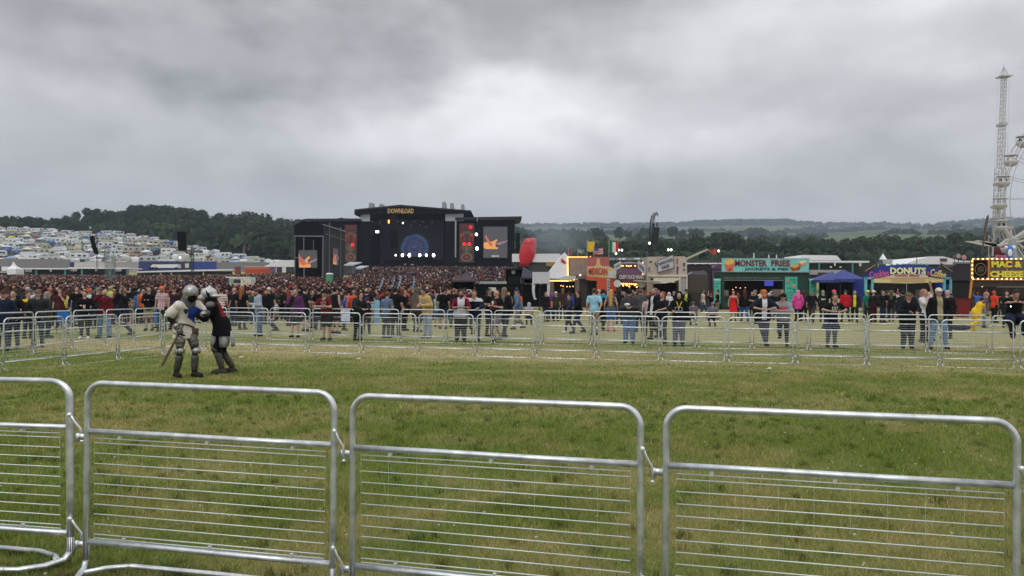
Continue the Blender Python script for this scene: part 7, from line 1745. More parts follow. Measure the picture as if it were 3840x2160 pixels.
# ------------------------------------------------------------------ spectators and passers-by, left to right
S = 'people behind the far barriers'
C_ = 'people standing in the crowd'
B = 180
L = [
 (12, 21.6, 'person in a navy jacket cut by the left edge of the picture', dict(face=20, H=1.72, top=NAVY, sleeve='long', tt=.03, hair='cap', hc=(74, 50, 44), girth=1.15, arms=('pocket', 'pocket'))),
 (50, 22.4, 'man in an open black jacket over a grey shirt, second from the left edge', dict(face=15, hy=1084, top=BLK, sleeve='long', tt=.03, print_=((70, 76, 78), 'open'), arms=('pocket', 'down'), skin='pink')),
 (105, 27, 'man in black with a yellow collar behind the outer barriers at the left', dict(face=60, hy=1092, top=BLK, print_=(YEL, 'collar'), arms=('down', 'pocket'), hc=(60, 44, 34))),
 (142, 23.0, 'man in an olive cap and dark zipped jacket at the left barriers', dict(face=25, hy=1083, top=(44, 48, 50), sleeve='long', tt=.032, hair='cap', hc=(92, 92, 72), arms=('pocket', 'pocket'), bc=(60, 66, 76))),
 (180, 27.5, 'long grey haired person in an olive coat seen from the side', dict(face=110, hy=1090, top=OLIVE_, sleeve='long', tt=.03, hair='long', hc=HG, hem=.7)),
 (318, 27, 'man in sunglasses and black jacket holding a can, beside the maroon hoodie', dict(face=15, hy=1087, top=(20, 20, 24), sleeve='long', tt=.028, arms=('pocket', 'hold'), bc=(30, 30, 34), shoe=WHT, hc=HD_)),
 (392, 27.6, 'bald bearded man in a maroon hoodie and pale jeans touching his ear', dict(face=-5, hy=1083, top=MAR, sleeve='long', tt=.032, hood=True, arms=('down', 'ear'), hair='none', beard=(90, 70, 58), bc=LJEAN, bot='baggy', girth=1.2, skin='pink', legs='wide')),
 (225, 34, 'woman in dark red with an arm raised behind the blue camping chair', dict(face=10, hy=1080, top=(70, 34, 40), arms=('face', 'down'), hair='long', hc=(80, 40, 28))),
 (287, 35, 'dark haired man all in black with a raised hand, left of the sunglasses man', dict(face=40, hy=1060, top=BLK, sleeve='long', arms=('hold', 'down'), hc=HD_)),
 (333, 36, 'person in an orange beanie and white printed shirt seen from behind', dict(face=B, hy=1082, top=(196, 200, 206), hair='beanie', hc=(214, 84, 50), print_=((120, 130, 150), 'patch'))),
 (366, 35, 'man in a grey patterned cap just left of the bald man', dict(face=0, hy=1076, top=DK, hair='cap', hc=(110, 120, 112))),
 (414, 42, 'person in a cream hooded top in the crowd behind the maroon hoodie', dict(face=150, hy=1062, top=(168, 168, 150), sleeve='long', tt=.03, hair='cap', hc=(160, 160, 140), print_=((160, 200, 60), 'collar'))),
 (448, 38, 'tall person in black walking right, behind the left barriers', dict(face=90, hy=1066, top=BLK, sleeve='long', hair='long', hc=HD_, legs='walk', arms=('swing', 'back'))),
 (470, 40, 'dark clothed person with a white lanyard looking down', dict(face=20, hy=1068, top=BLK, nod=.3, arms=('hold', 'hold'))),
 (532, 41, 'man in a pale blue T-shirt seen from behind with folded arms', dict(face=160, hy=1078, top=(130, 158, 182), arms=('hold', 'hold'), bc=(40, 46, 66), bot='shorts')),
 (560, 33, 'long dark curly haired person in a black hoodie holding a cup', dict(face=5, hy=1072, top=(22, 22, 26), sleeve='long', tt=.03, hair='verylong', hc=HD_, arms=('hold', 'hold'), bc=KHAKI, bot='shorts')),
 (608, 32.5, 'man in an orange cap and pink checked shirt beside the armoured fighters', dict(face=-5, hy=1070, top=(150, 112, 120), print_=((196, 170, 176), 'check'), hair='cap', hc=(210, 100, 60), arms=('down', 'down'), beard=(110, 60, 40), bc=DK)),
 (497, 30, 'crouching person in dark grey with a cap near the middle of the left barriers', dict(face=-60, H=1.66, drop=.32, legs='crouch', top=(66, 66, 62), sleeve='long', tt=.03, hair='cap', hc=(104, 104, 96), arms=('lap', 'lap'))),
 (652, 34, 'person in a dark cap glimpsed between the two fighters helmets', dict(face=10, hy=1073, top=(60, 36, 40), hair='cap', hc=(84, 44, 50))),
 (878, 38, 'bald pink-faced man in a dark shirt right of the armoured pair', dict(face=-30, hy=1072, top=BLK, hair='none', skin='pink', girth=1.1)),
 (908, 34.5, 'broad man in black with a ponytail seen from behind', dict(face=B - 15, hy=1072, top=(18, 18, 20), hair='long', hc=(140, 84, 50), girth=1.2, sh=1.1, bc=BLK)),
 (830, 36, 'person in a white backpack top behind the black armoured fighter', dict(face=B, hy=1078, top=(196, 200, 204), print_=((190, 120, 110), 'stripe'))),
 (972, 29.3, 'man in a pale blue-grey hoodie and jeans looking down at a cup', dict(face=-55, hy=1079, top=(150, 160, 174), sleeve='long', tt=.03, hood=True, arms=('hold', 'hold'), nod=.35, bend=.12, hc=(70, 44, 34), beard=(90, 60, 46), bc=JEAN, bot='baggy')),
 (1008, 40, 'man in a pale cap and black T-shirt behind the pale hoodie', dict(face=25, hy=1070, top=BLK, hair='cap', hc=(190, 190, 186))),
 (1036, 33.5, 'person in an orange, white and black striped top sitting low in the crowd', dict(face=-80, H=1.6, drop=.25, legs='crouch', top=(190, 190, 190), sleeve='long', tt=.03, print_=((30, 30, 34), 'stripe'), hc=HB, arms=('lap', 'lap'))),
 (1108, 28.7, 'man in a purple hooded top drinking, with black shorts', dict(face=-8, hy=1080, top=PURP, sleeve='long', tt=.032, hem=.72, arms=('down', 'face'), hc=(120, 86, 50), bot='shorts', bc=BLK, print_=((60, 60, 60), 'open'), skin='pink')),
 (1146, 33, 'man in a black T-shirt facing away, right of the purple hoodie', dict(face=140, hy=1070, top=BLK, arms=('down', 'pocket'), bc=(30, 30, 36), bot='shorts')),
 (1176, 36, 'person holding a yellow and red bag between two men in black', dict(face=-40, hy=1085, top=(60, 60, 50), arms=('hold', 'down'), hair='long', hc=(70, 50, 40))),
 (1196, 34.5, 'man in a black T-shirt with a small grey print on his back', dict(face=B, hy=1068, top=(20, 20, 24), hc=HB)),
 (1226, 26.9, 'man in a maroon T-shirt leaning on the rail in shorts and a dark cap', dict(face=-12, H=1.84, bend=.42, arms=('rail', 'rail'), top=(92, 26, 38), print_=((150, 120, 130), 'patch'), hair='cap', hc=(36, 28, 28), bot='shorts', bc=(50, 50, 56), girth=1.15, look=-.4, skin='fair')),
 (1256, 31.5, 'tall man in a black vest with pale arms seen from behind', dict(face=150, hy=1066, top=BLK, sleeve='none', arms=('down', 'down'), hc=HD_, bot='shorts', bc=(60, 40, 46))),
 (1290, 34, 'person in a blue and orange patterned top in the gap of the crowd', dict(face=90, hy=1100, top=(60, 80, 150), print_=((206, 110, 70), 'patch'), hair='long', hc=HB)),
 (1342, 26.9, 'dark haired person in a dark jacket stooping with one hand on the rail', dict(face=50, H=1.74, bend=.25, arms=('railhand', 'railhand'), top=(36, 40, 40), sleeve='long', tt=.03, hc=HD_, hair='long', bc=(24, 24, 30))),
 (1374, 31.5, 'bearded man with folded arms in a black T-shirt with a purple print', dict(face=5, hy=1058, top=(30, 26, 34), print_=((96, 60, 104), 'patch'), beard=HD_, arms=('crossed', 'crossed'), hc=HD_, bc=BLK)),
 (1448, 28.6, 'man in a grey-blue T-shirt seen from behind with a pale blue towel', dict(face=150, hy=1090, top=(92, 108, 134), hc=(100, 64, 44), arms=('hold', 'hold'), bc=(50, 54, 60), nod=.2, bend=.1)),
 (1483, 30.5, 'man in a plain black T-shirt facing away, right of the blue towel', dict(face=165, hy=1069, top=(20, 20, 22), hc=HD_, bc=(32, 32, 38), girth=1.1, arms=('hold', 'down'))),
 (1516, 34, 'woman in black with reddish hair holding a red cup', dict(face=70, hy=1082, top=BLK, hair='verylong', hc=(90, 44, 30), arms=('hold', 'pocket'), bc=BLK)),
 (1563, 33, 'person in a grey-brown hooded top seen from behind', dict(face=140, hy=1070, top=(98, 88, 80), sleeve='long', tt=.03, hair='hood', hc=(98, 88, 80), bc=(60, 50, 44))),
 (1604, 28.6, 'person with a mustard scarf over a grey top looking down, pale trousers', dict(face=-40, hy=1077, top=(186, 160, 104), sleeve='long', tt=.03, hair='short', hc=HB, bend=.3, nod=.3, arms=('hold', 'hold'), bc=(140, 150, 170), print_=((130, 134, 146), 'patch'))),
 (1661, 36, 'woman in a black T-shirt and dark skirt facing away', dict(face=B, hy=1066, top=(18, 18, 20), bot='skirt', bc=(48, 50, 58), hc=HB, girth=1.05)),
 (1702, 40, 'man in a black T-shirt with white lettering across his back', dict(face=170, hy=1064, top=BLK, print_=((150, 155, 160), 'box'), hc=(150, 90, 60), girth=1.1)),
 (1728, 26.4, 'large man in a white T-shirt with maroon sleeves leaning on the rail', dict(face=5, H=1.84, bend=.32, arms=('rail', 'rail'), top=(196, 196, 206), sleeve='half', print_=((100, 26, 40), 'raglan'), girth=1.32, sh=1.12, hc=HD_, beard=(60, 40, 34), bot='baggy', bc=(26, 28, 32), skin='tan')),
 (1783, 26.5, 'man in sunglasses and a navy jacket with a white fleece collar at the rail', dict(face=-10, H=1.83, bend=.3, arms=('railhand', 'face'), top=(28, 34, 54), sleeve='long', tt=.032, print_=((196, 196, 196), 'collar'), hc=(80, 62, 50), legs='bent', bc=(60, 70, 84))),
 (1836, 30, 'man in black with a tanned face and folded bare arms', dict(face=40, hy=1078, top=(20, 20, 22), skin='tan', arms=('crossed', 'crossed'), hc=HD_)),
 (1864, 26.9, 'bald man in a black T-shirt holding a paper cup, in shorts, at the rail', dict(face=-45, hy=1084, top=(26, 24, 28), print_=((130, 50, 60), 'patch'), hair='none', skin='pink', arms=('hold', 'hold'), nod=.25, bot='shorts', bc=(112, 106, 104), girth=1.15, legs='walk')),
 (1892, 29, 'long haired person in black walking with a red bag behind the bald man', dict(face=150, hy=1072, top=BLK, sleeve='long', tt=.03, hair='long', hc=(120, 100, 84), legs='walk')),
 (1944, 36, 'man in a blue denim jacket and dark cap walking left', dict(face=-70, hy=1078, top=(86, 108, 134), sleeve='long', tt=.03, hair='cap', hc=(40, 44, 62), arms=('swing', 'back'), legs='walk', bend=.15, bc=(110, 112, 120))),
 (1984, 40, 'low pale hunched figure in a light grey hood behind the denim jacket', dict(face=B, H=1.5, drop=.35, legs='crouch', top=(164, 164, 182), sleeve='long', tt=.03, hair='hood', hc=(164, 164, 182), arms=('lap', 'lap'))),
 (2046, 44, 'person in a dark coat beside the leg-shaped arch', dict(face=30, hy=1092, top=BLK, sleeve='long', tt=.03)),
 (2066, 46, 'person with purple hair in an orange and pink top by the bulb-lit stall', dict(face=B, hy=1100, top=(220, 66, 44), sleeve='long', hair='long', hc=(110, 30, 150), print_=((214, 90, 160), 'collar'))),
 (2084, 45, 'person in a grey and white cap among the queue at the pointed tent', dict(face=20, hy=1092, top=(52, 54, 48), hair='cap', hc=(176, 176, 184))),
 (2110, 47, 'person in a brown coat queueing at the bulb-lit stall', dict(face=B, hy=1080, top=(62, 44, 36), sleeve='long', tt=.03, hc=(120, 90, 60))),
 (2133, 47, 'person in bright blue beside the brown coat', dict(face=B, hy=1092, top=(44, 74, 170), sleeve='long', tt=.03)),
 (2135, 33, 'person in a dark grey hoodie walking left, one of a walking pair', dict(face=-70, hy=1100, top=(52, 48, 58), sleeve='long', tt=.03, legs='walk', arms=('swing', 'hold'), bc=(34, 36, 56), shoe=WHT)),
 (2168, 32.4, 'person in black and navy jeans walking left behind the grey hoodie', dict(face=-80, hy=1088, top=(20, 22, 26), sleeve='long', tt=.028, legs='walk', arms=('swing', 'back'), bc=(40, 48, 80), hc=HD_)),
 (2228, 31.3, 'man in a pale blue shirt and khaki shorts seen from behind', dict(face=170, hy=1073, top=(142, 186, 206), hc=(70, 50, 40), bot='long', bc=(140, 128, 108), arms=('down', 'back'), sh=1.06)),
 (2262, 35, 'person in black with a teal bag on the shoulder', dict(face=150, hy=1072, top=(28, 32, 36), sleeve='long', tt=.03, hc=HB, print_=((40, 130, 150), 'collar'), legs='walk', bc=(40, 28, 28))),
 (2246, 44, 'bald man beside the striped banner of the orange stall', dict(face=60, hy=1074, top=(180, 110, 110), hair='none', skin='pink')),
 (2291, 34.5, 'blonde woman in a grey vest, denim and pink wellington boots', dict(face=165, hy=1083, top=(88, 88, 92), sleeve='none', hair='verylong', hc=(186, 142, 84), bot='shorts', bc=(64, 98, 150), shoe=(196, 40, 120), arms=('down', 'down'), girth=.9, sh=.92)),
 (2322, 42, 'tall person in black before the glowing bulbs of the duck stall', dict(face=B, hy=1062, top=(26, 24, 30), sleeve='long', hair='long', hc=HD_)),
 (2360, 25.9, 'man in a black beanie and grey sweater looking down at his food', dict(face=-12, H=1.86, hy=None, top=(62, 62, 66), sleeve='long', tt=.034, hair='beanie', hc=(24, 22, 26), arms=('hold', 'hold'), nod=.4, bend=.12, beard=(120, 70, 50), bc=(84, 110, 152), bot='baggy', girth=1.2, skin='pink', print_=((62, 62, 66), 'none'))),
 (2398, 34, 'broad person in a charcoal jacket seen from behind', dict(face=B, hy=1068, top=(70, 72, 78), sleeve='long', tt=.035, hc=(90, 70, 60), girth=1.15)),
 (2432, 31, 'short person in a pink and grey T-shirt seen from behind', dict(face=B, hy=1104, top=(170, 150, 160), hc=(50, 34, 34), print_=((112, 112, 116), 'patch'), bc=BLK)),
 (2454, 28.6, 'bearded man in an open black jacket with white lining', dict(face=-60, hy=1073, top=(22, 20, 26), sleeve='long', tt=.03, print_=((190, 190, 196), 'open'), beard=(110, 66, 50), hc=(120, 96, 84), bc=BLK, legs='walk')),
 (2484, 26.2, 'woman with long red hair in a black top, one leg bent back', dict(face=-45, hy=1090, top=(24, 30, 36), sleeve='half', hair='verylong', hc=(130, 62, 36), arms=('railhand', 'down'), bc=(52, 52, 60), legs='bent', girth=.95)),
 (2546, 24.9, 'person in a black hood with a yellow lanyard and grey trousers at the rail', dict(face=-12, H=1.78, top=(18, 18, 20), sleeve='long', tt=.034, hair='hood', hc=(18, 18, 20), arms=('down', 'railhand'), bc=(96, 98, 116), bot='baggy', girth=1.08, bend=.08, extra='lanyard')),
 (2573, 48, 'steward in a dark hat and bright yellow-green vest by the burger stall', dict(face=-20, hy=1054, top=(24, 24, 28), sleeve='long', tt=.03, print_=((170, 200, 60), 'open'), hair='hat', hc=(36, 34, 34), arms=('hold', 'hold'))),
 (2600, 41, 'seated person in a dark checked shirt before the khaki container', dict(face=B, H=1.62, drop=.36, legs='crouch', top=(70, 66, 78), print_=((120, 116, 130), 'check'), hc=(90, 80, 80), arms=('lap', 'lap'))),
 (2636, 50, 'man in a white and orange vest walking past the khaki container', dict(face=60, hy=1063, top=(196, 190, 190), sleeve='none', print_=((210, 120, 70), 'patch'), skin='tan', hc=HB, bot='shorts', bc=(60, 74, 96), legs='walk')),
 (2672, 40, 'seated person in a lilac grey hooded top left of the fries truck', dict(face=B, H=1.6, drop=.36, legs='crouch', top=(108, 104, 124), sleeve='long', tt=.03, hc=(120, 110, 110), arms=('lap', 'lap'))),
 (2690, 49, 'man in black T-shirt and shorts pointing left beside the aqua menu board', dict(face=-100, hy=1064, top=(20, 20, 24), arms=('swing', 'down'), bot='shorts', bc=(110, 106, 90), hc=HD_)),
 (2750, 46.5, 'woman in a bright red dress with a black bag and dark red hair', dict(face=-20, hy=1088, top=(210, 30, 34), sleeve='none', hair='verylong', hc=(80, 22, 24), bot='skirt', bc=(214, 34, 36), low=.13, girth=.92, sh=.9)),
 (2792, 45, 'person in black and blue jeans with a maroon backpack at the fries truck', dict(face=B, hy=1076, top=(20, 18, 20), sleeve='long', tt=.03, print_=((74, 36, 46), 'patch'), bc=(44, 80, 150), hair='long', hc=(70, 28, 30), legs='walk')),
 (2832, 43, 'tall man with short sandy hair in black at the fries counter', dict(face=-80, hy=1056, top=(22, 24, 26), hc=(120, 96, 76), arms=('hold', 'hold'), bc=BLK, nod=.15)),
 (2856, 50, 'man in a cream top leaning at the fries counter', dict(face=150, hy=1064, top=(196, 188, 172), hc=(130, 76, 50))),
 (2934, 50, 'fair haired person at the right end of the fries counter', dict(face=-60, hy=1072, top=BLK, sleeve='long', hc=(150, 106, 70))),
 (2862, 25.0, 'man in an orange beanie and navy jacket over white, leaning on the rail', dict(face=-8, H=1.86, bend=.26, arms=('wide', 'wide'), top=(32, 36, 46), sleeve='half', tt=.034, print_=((200, 202, 212), 'open'), hair='beanie', hc=(184, 104, 40), beard=(170, 90, 50), girth=1.2, sh=1.1, bc=(62, 66, 82), legs='cross', skin='pink')),
 (2938, 24.9, 'person in a grey hoodie with a red box print and black cap at the rail', dict(face=-25, H=1.78, bend=.42, arms=('rail', 'rail'), top=(136, 138, 144), sleeve='long', tt=.034, hood=True, print_=((206, 66, 72), 'box'), hair='cap', hc=(22, 22, 24), look=-.4, bc=(40, 44, 60), legs='bent', skin='pink', extra='boxtext')),
 (2992, 47, 'woman in a bright pink poncho in front of the aqua menu board', dict(face=B, hy=1072, top=(206, 74, 150), sleeve='long', tt=.035, hair='long', hc=(206, 120, 150), hem=.68, bc=BLK)),
 (3014, 47.5, 'person in dark maroon beside the pink poncho', dict(face=170, hy=1074, top=(48, 36, 44), sleeve='long', hair='long', hc=(70, 40, 36), bc=BLK)),
 (3045, 45, 'tall man in black walking past the right menu board', dict(face=-30, hy=1058, top=(28, 24, 24), sleeve='half', legs='walk', bc=(60, 50, 44), hc=HD_, skin='tan')),
 (3086, 46, 'woman with green hair in black and a white print', dict(face=-10, hy=1070, top=(26, 30, 32), sleeve='long', hair='verylong', hc=(60, 130, 90), print_=((190, 190, 190), 'box'), bc=BLK)),
 (3128, 43, 'broad person in black with a bright pink hat and beard', dict(face=60, hy=1060, top=(20, 20, 22), sleeve='long', tt=.035, hair='beanie', hc=(220, 80, 110), girth=1.2, bc=BLK, skin='pink')),
 (3170, 46, 'person in dark clothes with a red bag on the back, by the blue gazebo', dict(face=B, hy=1074, top=(176, 30, 44), sleeve='long', tt=.035, hair='cap', hc=(60, 66, 70), bc=(40, 40, 46), legs='walk')),
 (3118, 24.4, 'man with cropped hair in a black printed T-shirt, elbows wide on the rail', dict(face=0, H=1.78, bend=.42, arms=('wide', 'wide'), top=(24, 24, 28), print_=((170, 168, 164), 'patch'), hc=(70, 48, 38), bc=(60, 66, 84), look=-.35, skin='fair', extra='coat')),
 (3205, 46, 'person in a yellow shirt under a dark jacket', dict(face=-20, hy=1070, top=(40, 44, 44), sleeve='long', tt=.03, print_=((204, 190, 50), 'open'), hc=(90, 60, 44), bc=BLK, legs='walk')),
 (3254, 46.5, 'person in a lime cap and green football shirt left of the donut stall', dict(face=B, hy=1064, top=(30, 116, 96), sleeve='half', hair='cap', hc=(206, 214, 70), bc=(26, 60, 50), print_=((40, 130, 110), 'box'))),
 (3275, 46, 'person in a cream hat and maroon trousers left of the donut stall', dict(face=-60, hy=1072, top=(40, 30, 34), sleeve='long', hair='hat', hc=(206, 190, 160), bc=(64, 22, 34), bot='baggy')),
 (3310, 45.5, 'person in black touching their face before the donut counter', dict(face=20, hy=1072, top=(24, 26, 28), sleeve='long', tt=.03, arms=('face', 'down'), hc=(84, 50, 34), bc=(34, 44, 66))),
 (3342, 46.5, 'person in a black T-shirt with a grey bag before the donut counter', dict(face=150, hy=1072, top=(26, 28, 30), hair='long', hc=(84, 74, 60), bc=(50, 50, 54), legs='walk')),
 (3386, 38, 'person in a dark green-black coat behind the woman in the olive cap', dict(face=B, hy=1076, top=(28, 34, 38), sleeve='long', tt=.035, hc=HD_, bc=BLK, girth=1.1)),
 (3404, 24.0, 'long haired woman in an olive cap and black jacket, hands together on the rail', dict(face=-18, H=1.80, bend=.22, arms=('railhand', 'rail'), top=(22, 24, 30), sleeve='long', tt=.036, hair='cap', hc=(96, 88, 64), girth=1.15, bc=(40, 44, 52), bot='baggy', extra='longhair', skin='pink')),
 (3466, 27.5, 'person in a white top with both arms raised over the head', dict(face=30, hy=1076, top=(206, 206, 210), arms=('up', 'face'), hair='long', hc=(150, 110, 90), print_=((214, 180, 50), 'box'), bc=BLK)),
 (3486, 28.5, 'blonde person in black between the olive cap and the white cap', dict(face=-20, hy=1092, top=(22, 22, 24), sleeve='long', tt=.03, hair='verylong', hc=(176, 150, 110), bc=BLK)),
 (3520, 23.9, 'man in a white cap and black jacket with a printed shirt and pale jeans', dict(face=-12, hy=1072, top=(20, 20, 24), sleeve='long', tt=.036, print_=((150, 140, 110), 'open'), hair='cap', hc=(200, 194, 176), bc=(104, 132, 168), girth=1.15, arms=('pocket', 'down'), legs='wide', skin='fair')),
 (3552, 30, 'bald man in black at the cyan post of the donut stall', dict(face=-50, hy=1062, top=(28, 26, 30), sleeve='long', hair='none', skin='pink', bc=BLK)),
 (3655, 36, 'person in a bright yellow all-in-one suit bending forward', dict(face=75, H=1.68, bend=.5, nod=.3, top=(222, 184, 44), sleeve='long', tt=.035, bc=(222, 184, 44), bot='baggy', hair='short', hc=HD_, legs='bent', arms=('face', 'lap'), shoe=(200, 170, 60))),
 (3690, 40, 'person in a grey top and pale jeans right of the yellow suit', dict(face=60, hy=1092, top=(96, 80, 84), hair='long', hc=(150, 120, 110), bc=(110, 116, 140), bend=.2)),
 (3728, 46, 'person in a bright orange-red T-shirt at the counter of the bulb-lit stall', dict(face=100, hy=1078, top=(216, 62, 40), arms=('reach', 'down'), hc=(190, 60, 40), bc=BLK, skin='tan')),
 (3812, 44, 'man in black leaning at the counter at the far right', dict(face=-80, hy=1070, top=(24, 26, 32), sleeve='long', tt=.03, hc=HB, bend=.25, arms=('hold', 'hold'))),
 (3775, 40, 'dark haired person in charcoal behind the man on the rail', dict(face=-30, hy=1086, top=(40, 38, 40), sleeve='long', hair='long', hc=(50, 34, 30))),
]
def ex_lanyard(t, J, k):
    mb = MB(); ch = J['chest']; y = ch[1] - .155
    mb.tube([(-.075, y + .04, ch[2] + .13), (-.03, y - .015, ch[2] + .0), (0, y - .03, ch[2] - .10)], .011, 5); mb.tube([(.085, y + .04, ch[2] + .13), (.03, y - .015, ch[2] + .0), (0, y - .03, ch[2] - .10)], .011, 5); lb('lanyard', mb, cloth((214, 190, 40)), t)
    for x in (-.07, .045):
        mb = MB(); a, z = x, J['waist'][2] + .04; mb.tube([(a - .05, y - .05, z), (a + .05, y - .05, z), (a + .05, y - .05, z + .12), (a - .05, y - .05, z + .12), (a - .05, y - .05, z)], .008, 4); lb('card_holder', mb, cloth((206, 206, 210)), t)
def ex_box(t, J, k): pass
def ex_coat(t, J, k):
    V, Q = nets(lambda p: np.maximum(np.maximum(cap(p, (0, .02, .86), (0, .03, .62), .20, .29, .75), .60 - p[:, 2]), p[:, 2] - .95), np.array((-.4, -.35, .5)), np.array((.4, .35, 1.0)), .022); sm('tied_jacket', V, Q, cloth((52, 58, 72)), t)
def ex_hair(t, J, k): V, Q = hair_mesh(J, .018, 'verylong'); sm('hair', V, Q, hairm((92, 66, 46)), t)
EXT = {'lanyard': ex_lanyard, 'boxtext': ex_box, 'coat': ex_coat, 'longhair': ex_hair}
for px, d, lab, kw in L:
    kw = dict(kw); e = kw.pop('extra', None); person(px, d, lab, group=S if d < 32 else C_, extra=EXT.get(e), **kw)
# the man who sits on the rail with his phone
person(3800, 22.9, 'man in a black T-shirt sitting on the rail at the right edge looking at a phone', face=-15, H=1.78, legs='sit', drop=-.22, arms=('lap', 'lap'), bend=.35, nod=.5, top=(20, 20, 22), hc=HD_, bc=(34, 38, 60), bot='baggy', girth=1.2, sh=1.1, skin='pink', group=S) if False else None
def rail_sitter():
    d = 22.35; LEGS['perch'] = (((.16, -.40, 1.02), (.20, -.30, .60)), ((.14, -.42, .98), (.05, -.16, .52))); ARMS['phone'] = ((.30, -.12, 1.30), (.10, -.36, 1.30), (-.4, -.8, .3))
    person(3800, d, 'man in black perched on the rail at the right edge with a lit phone', face=-20, H=1.80, legs='perch', drop=-.16, arms=('phone', 'phone'), bend=.42, nod=.55, top=(20, 20, 22), hc=HD_, bc=(34, 38, 60), bot='baggy', girth=1.2, sh=1.1, skin='pink', group=S)
    t = thing('phone', 'phone with a small bright light held by the man perched on the rail', 'phone', P(3787, 1155, d - .55)); mb = MB(); q = Vector(t.location); mb.box(q.x - .035, q.x + .035, q.y - .006, q.y + .006, q.z - .07, q.z + .07); mb.build('case', INK, t); mb = MB(); mb.ell(q + Vector((.02, -.01, .045)), (.014, .006, .014), 8, 6); mb.build('light', WHITEL, t)
rail_sitter()
# ------------------------------------------------------------------ things carried and set down
def mk(nm, lab, cat, x, y, d, shapes):
    q = P(x, y, d); t = thing(nm, lab, cat, q)
    for pn, m, f in shapes: mb = MB(); f(mb, q); mb.build(pn, m, t, smooth=False)
    return t
def chair(px, d, c, lab, rz):
    X = PX(px, d); t = thing('camping_chair', lab, 'chair', (X, d, G(X, d)), None, rz)
    def loc(nm, mb, m): o = mb.build(nm, m); o.parent = t
    mb = MB(); mb.box(-.27, .27, -.02, .02, .42, .92); loc('backrest', mb, c); mb = MB(); mb.box(-.27, .27, -.48, 0, .40, .43); loc('seat', mb, c)
    for x in (-.27, .27):
        mb = MB(); mb.tube([(x, .05, 0), (x, 0, .92)], .012, 5); loc('leg', mb, CHAR); mb = MB(); mb.tube([(x, -.5, 0), (x, -.02, .42)], .012, 5); loc('leg', mb, CHAR); mb = MB(); mb.box(x - .04, x + .04, -.46, .02, .60, .62); loc('armrest', mb, c)
chair(238, 30.5, mrgb(24, 96, 170), 'blue camping chair seen from behind at the left', 2.9); chair(600, 33, mrgb(30, 110, 190), 'blue camping chair just left of the white-coated fighter', 3.2)
mk('towel', 'pale blue towel hanging over the rail beside the grey-blue T-shirt', 'towel', 1413, 1170, 27.2, [('cloth', cloth((130, 176, 206)), lambda mb, q: mb.loft([[(q.x - .10, q.y, q.z + z), (q.x + .10, q.y - .03, q.z + z), (q.x + .10, q.y, q.z + z), (q.x - .10, q.y + .03, q.z + z)] for z in (.42, .1, -.2, -.42)]))])
mk('cloth_sheet', 'white cloth draped over the rail right of the maroon T-shirt', 'cloth', 1296, 1183, 26.3, [('cloth', cloth((190, 194, 214)), lambda mb, q: mb.loft([[(q.x - .15, q.y - .04, q.z + z), (q.x + .15, q.y - .06, q.z + z), (q.x + .16, q.y - .03, q.z + z), (q.x - .14, q.y - .01, q.z + z)] for z in (.2, .05, -.1, -.2)]))])
for nm, lab, x, y, d, c in (('paper_cup', 'white paper cup held by the man in the pale blue hoodie', 951, 1150, 29.0, (214, 214, 214)), ('paper_cup', 'paper cup held by the bald man at the rail', 1848, 1135, 26.6, (206, 200, 196)), ('drink_can', 'small can held by the sunglasses man at the left', 316, 1150, 26.6, (180, 180, 186))):
    mk(nm, lab, 'cup' if 'cup' in nm else 'can', x, y, d, [('body', cloth(c), lambda mb, q: mb.tube([q - Vector((0, 0, .06)), q + Vector((0, 0, .06))], [.032, .042], 12))])
mk('food_wrap', 'white food wrapper held by the man in the black beanie', 'food', 2352, 1142, 25.45, [('wrapper', cloth((210, 208, 206)), lambda mb, q: mb.ell(q, (.10, .05, .05), 10, 6))])
mk('carrier_bag', 'dark rucksack on the grass behind the rail near the yellow suit', 'bag', 3600, 1228, 26, [('body', cloth((44, 46, 60)), lambda mb, q: mb.ell(q, (.38, .2, .10), 10, 6))])
for i, (x, d, c) in enumerate(((190, 19, (206, 206, 206)), (905, 19.5, (196, 190, 180)), (2885, 17.2, (206, 196, 180)), (2740, 20.5, (190, 190, 190)), (1345, 19.2, (200, 196, 190)))):
    X = PX(x, d); t = thing('litter', 'small pale scrap of paper on the grass, %s from the left' % ORD[i], 'litter', (X, d, 0), 'scraps of litter on the grass'); mb = MB(); mb.add([(X - .06, d - .04, .03), (X + .05, d - .03, .035), (X + .06, d + .04, .05), (X - .04, d + .05, .03), (X, d, .06)], [(0, 1, 4), (1, 2, 4), (2, 3, 4), (3, 0, 4)]); mb.build('paper', cloth(c), t)
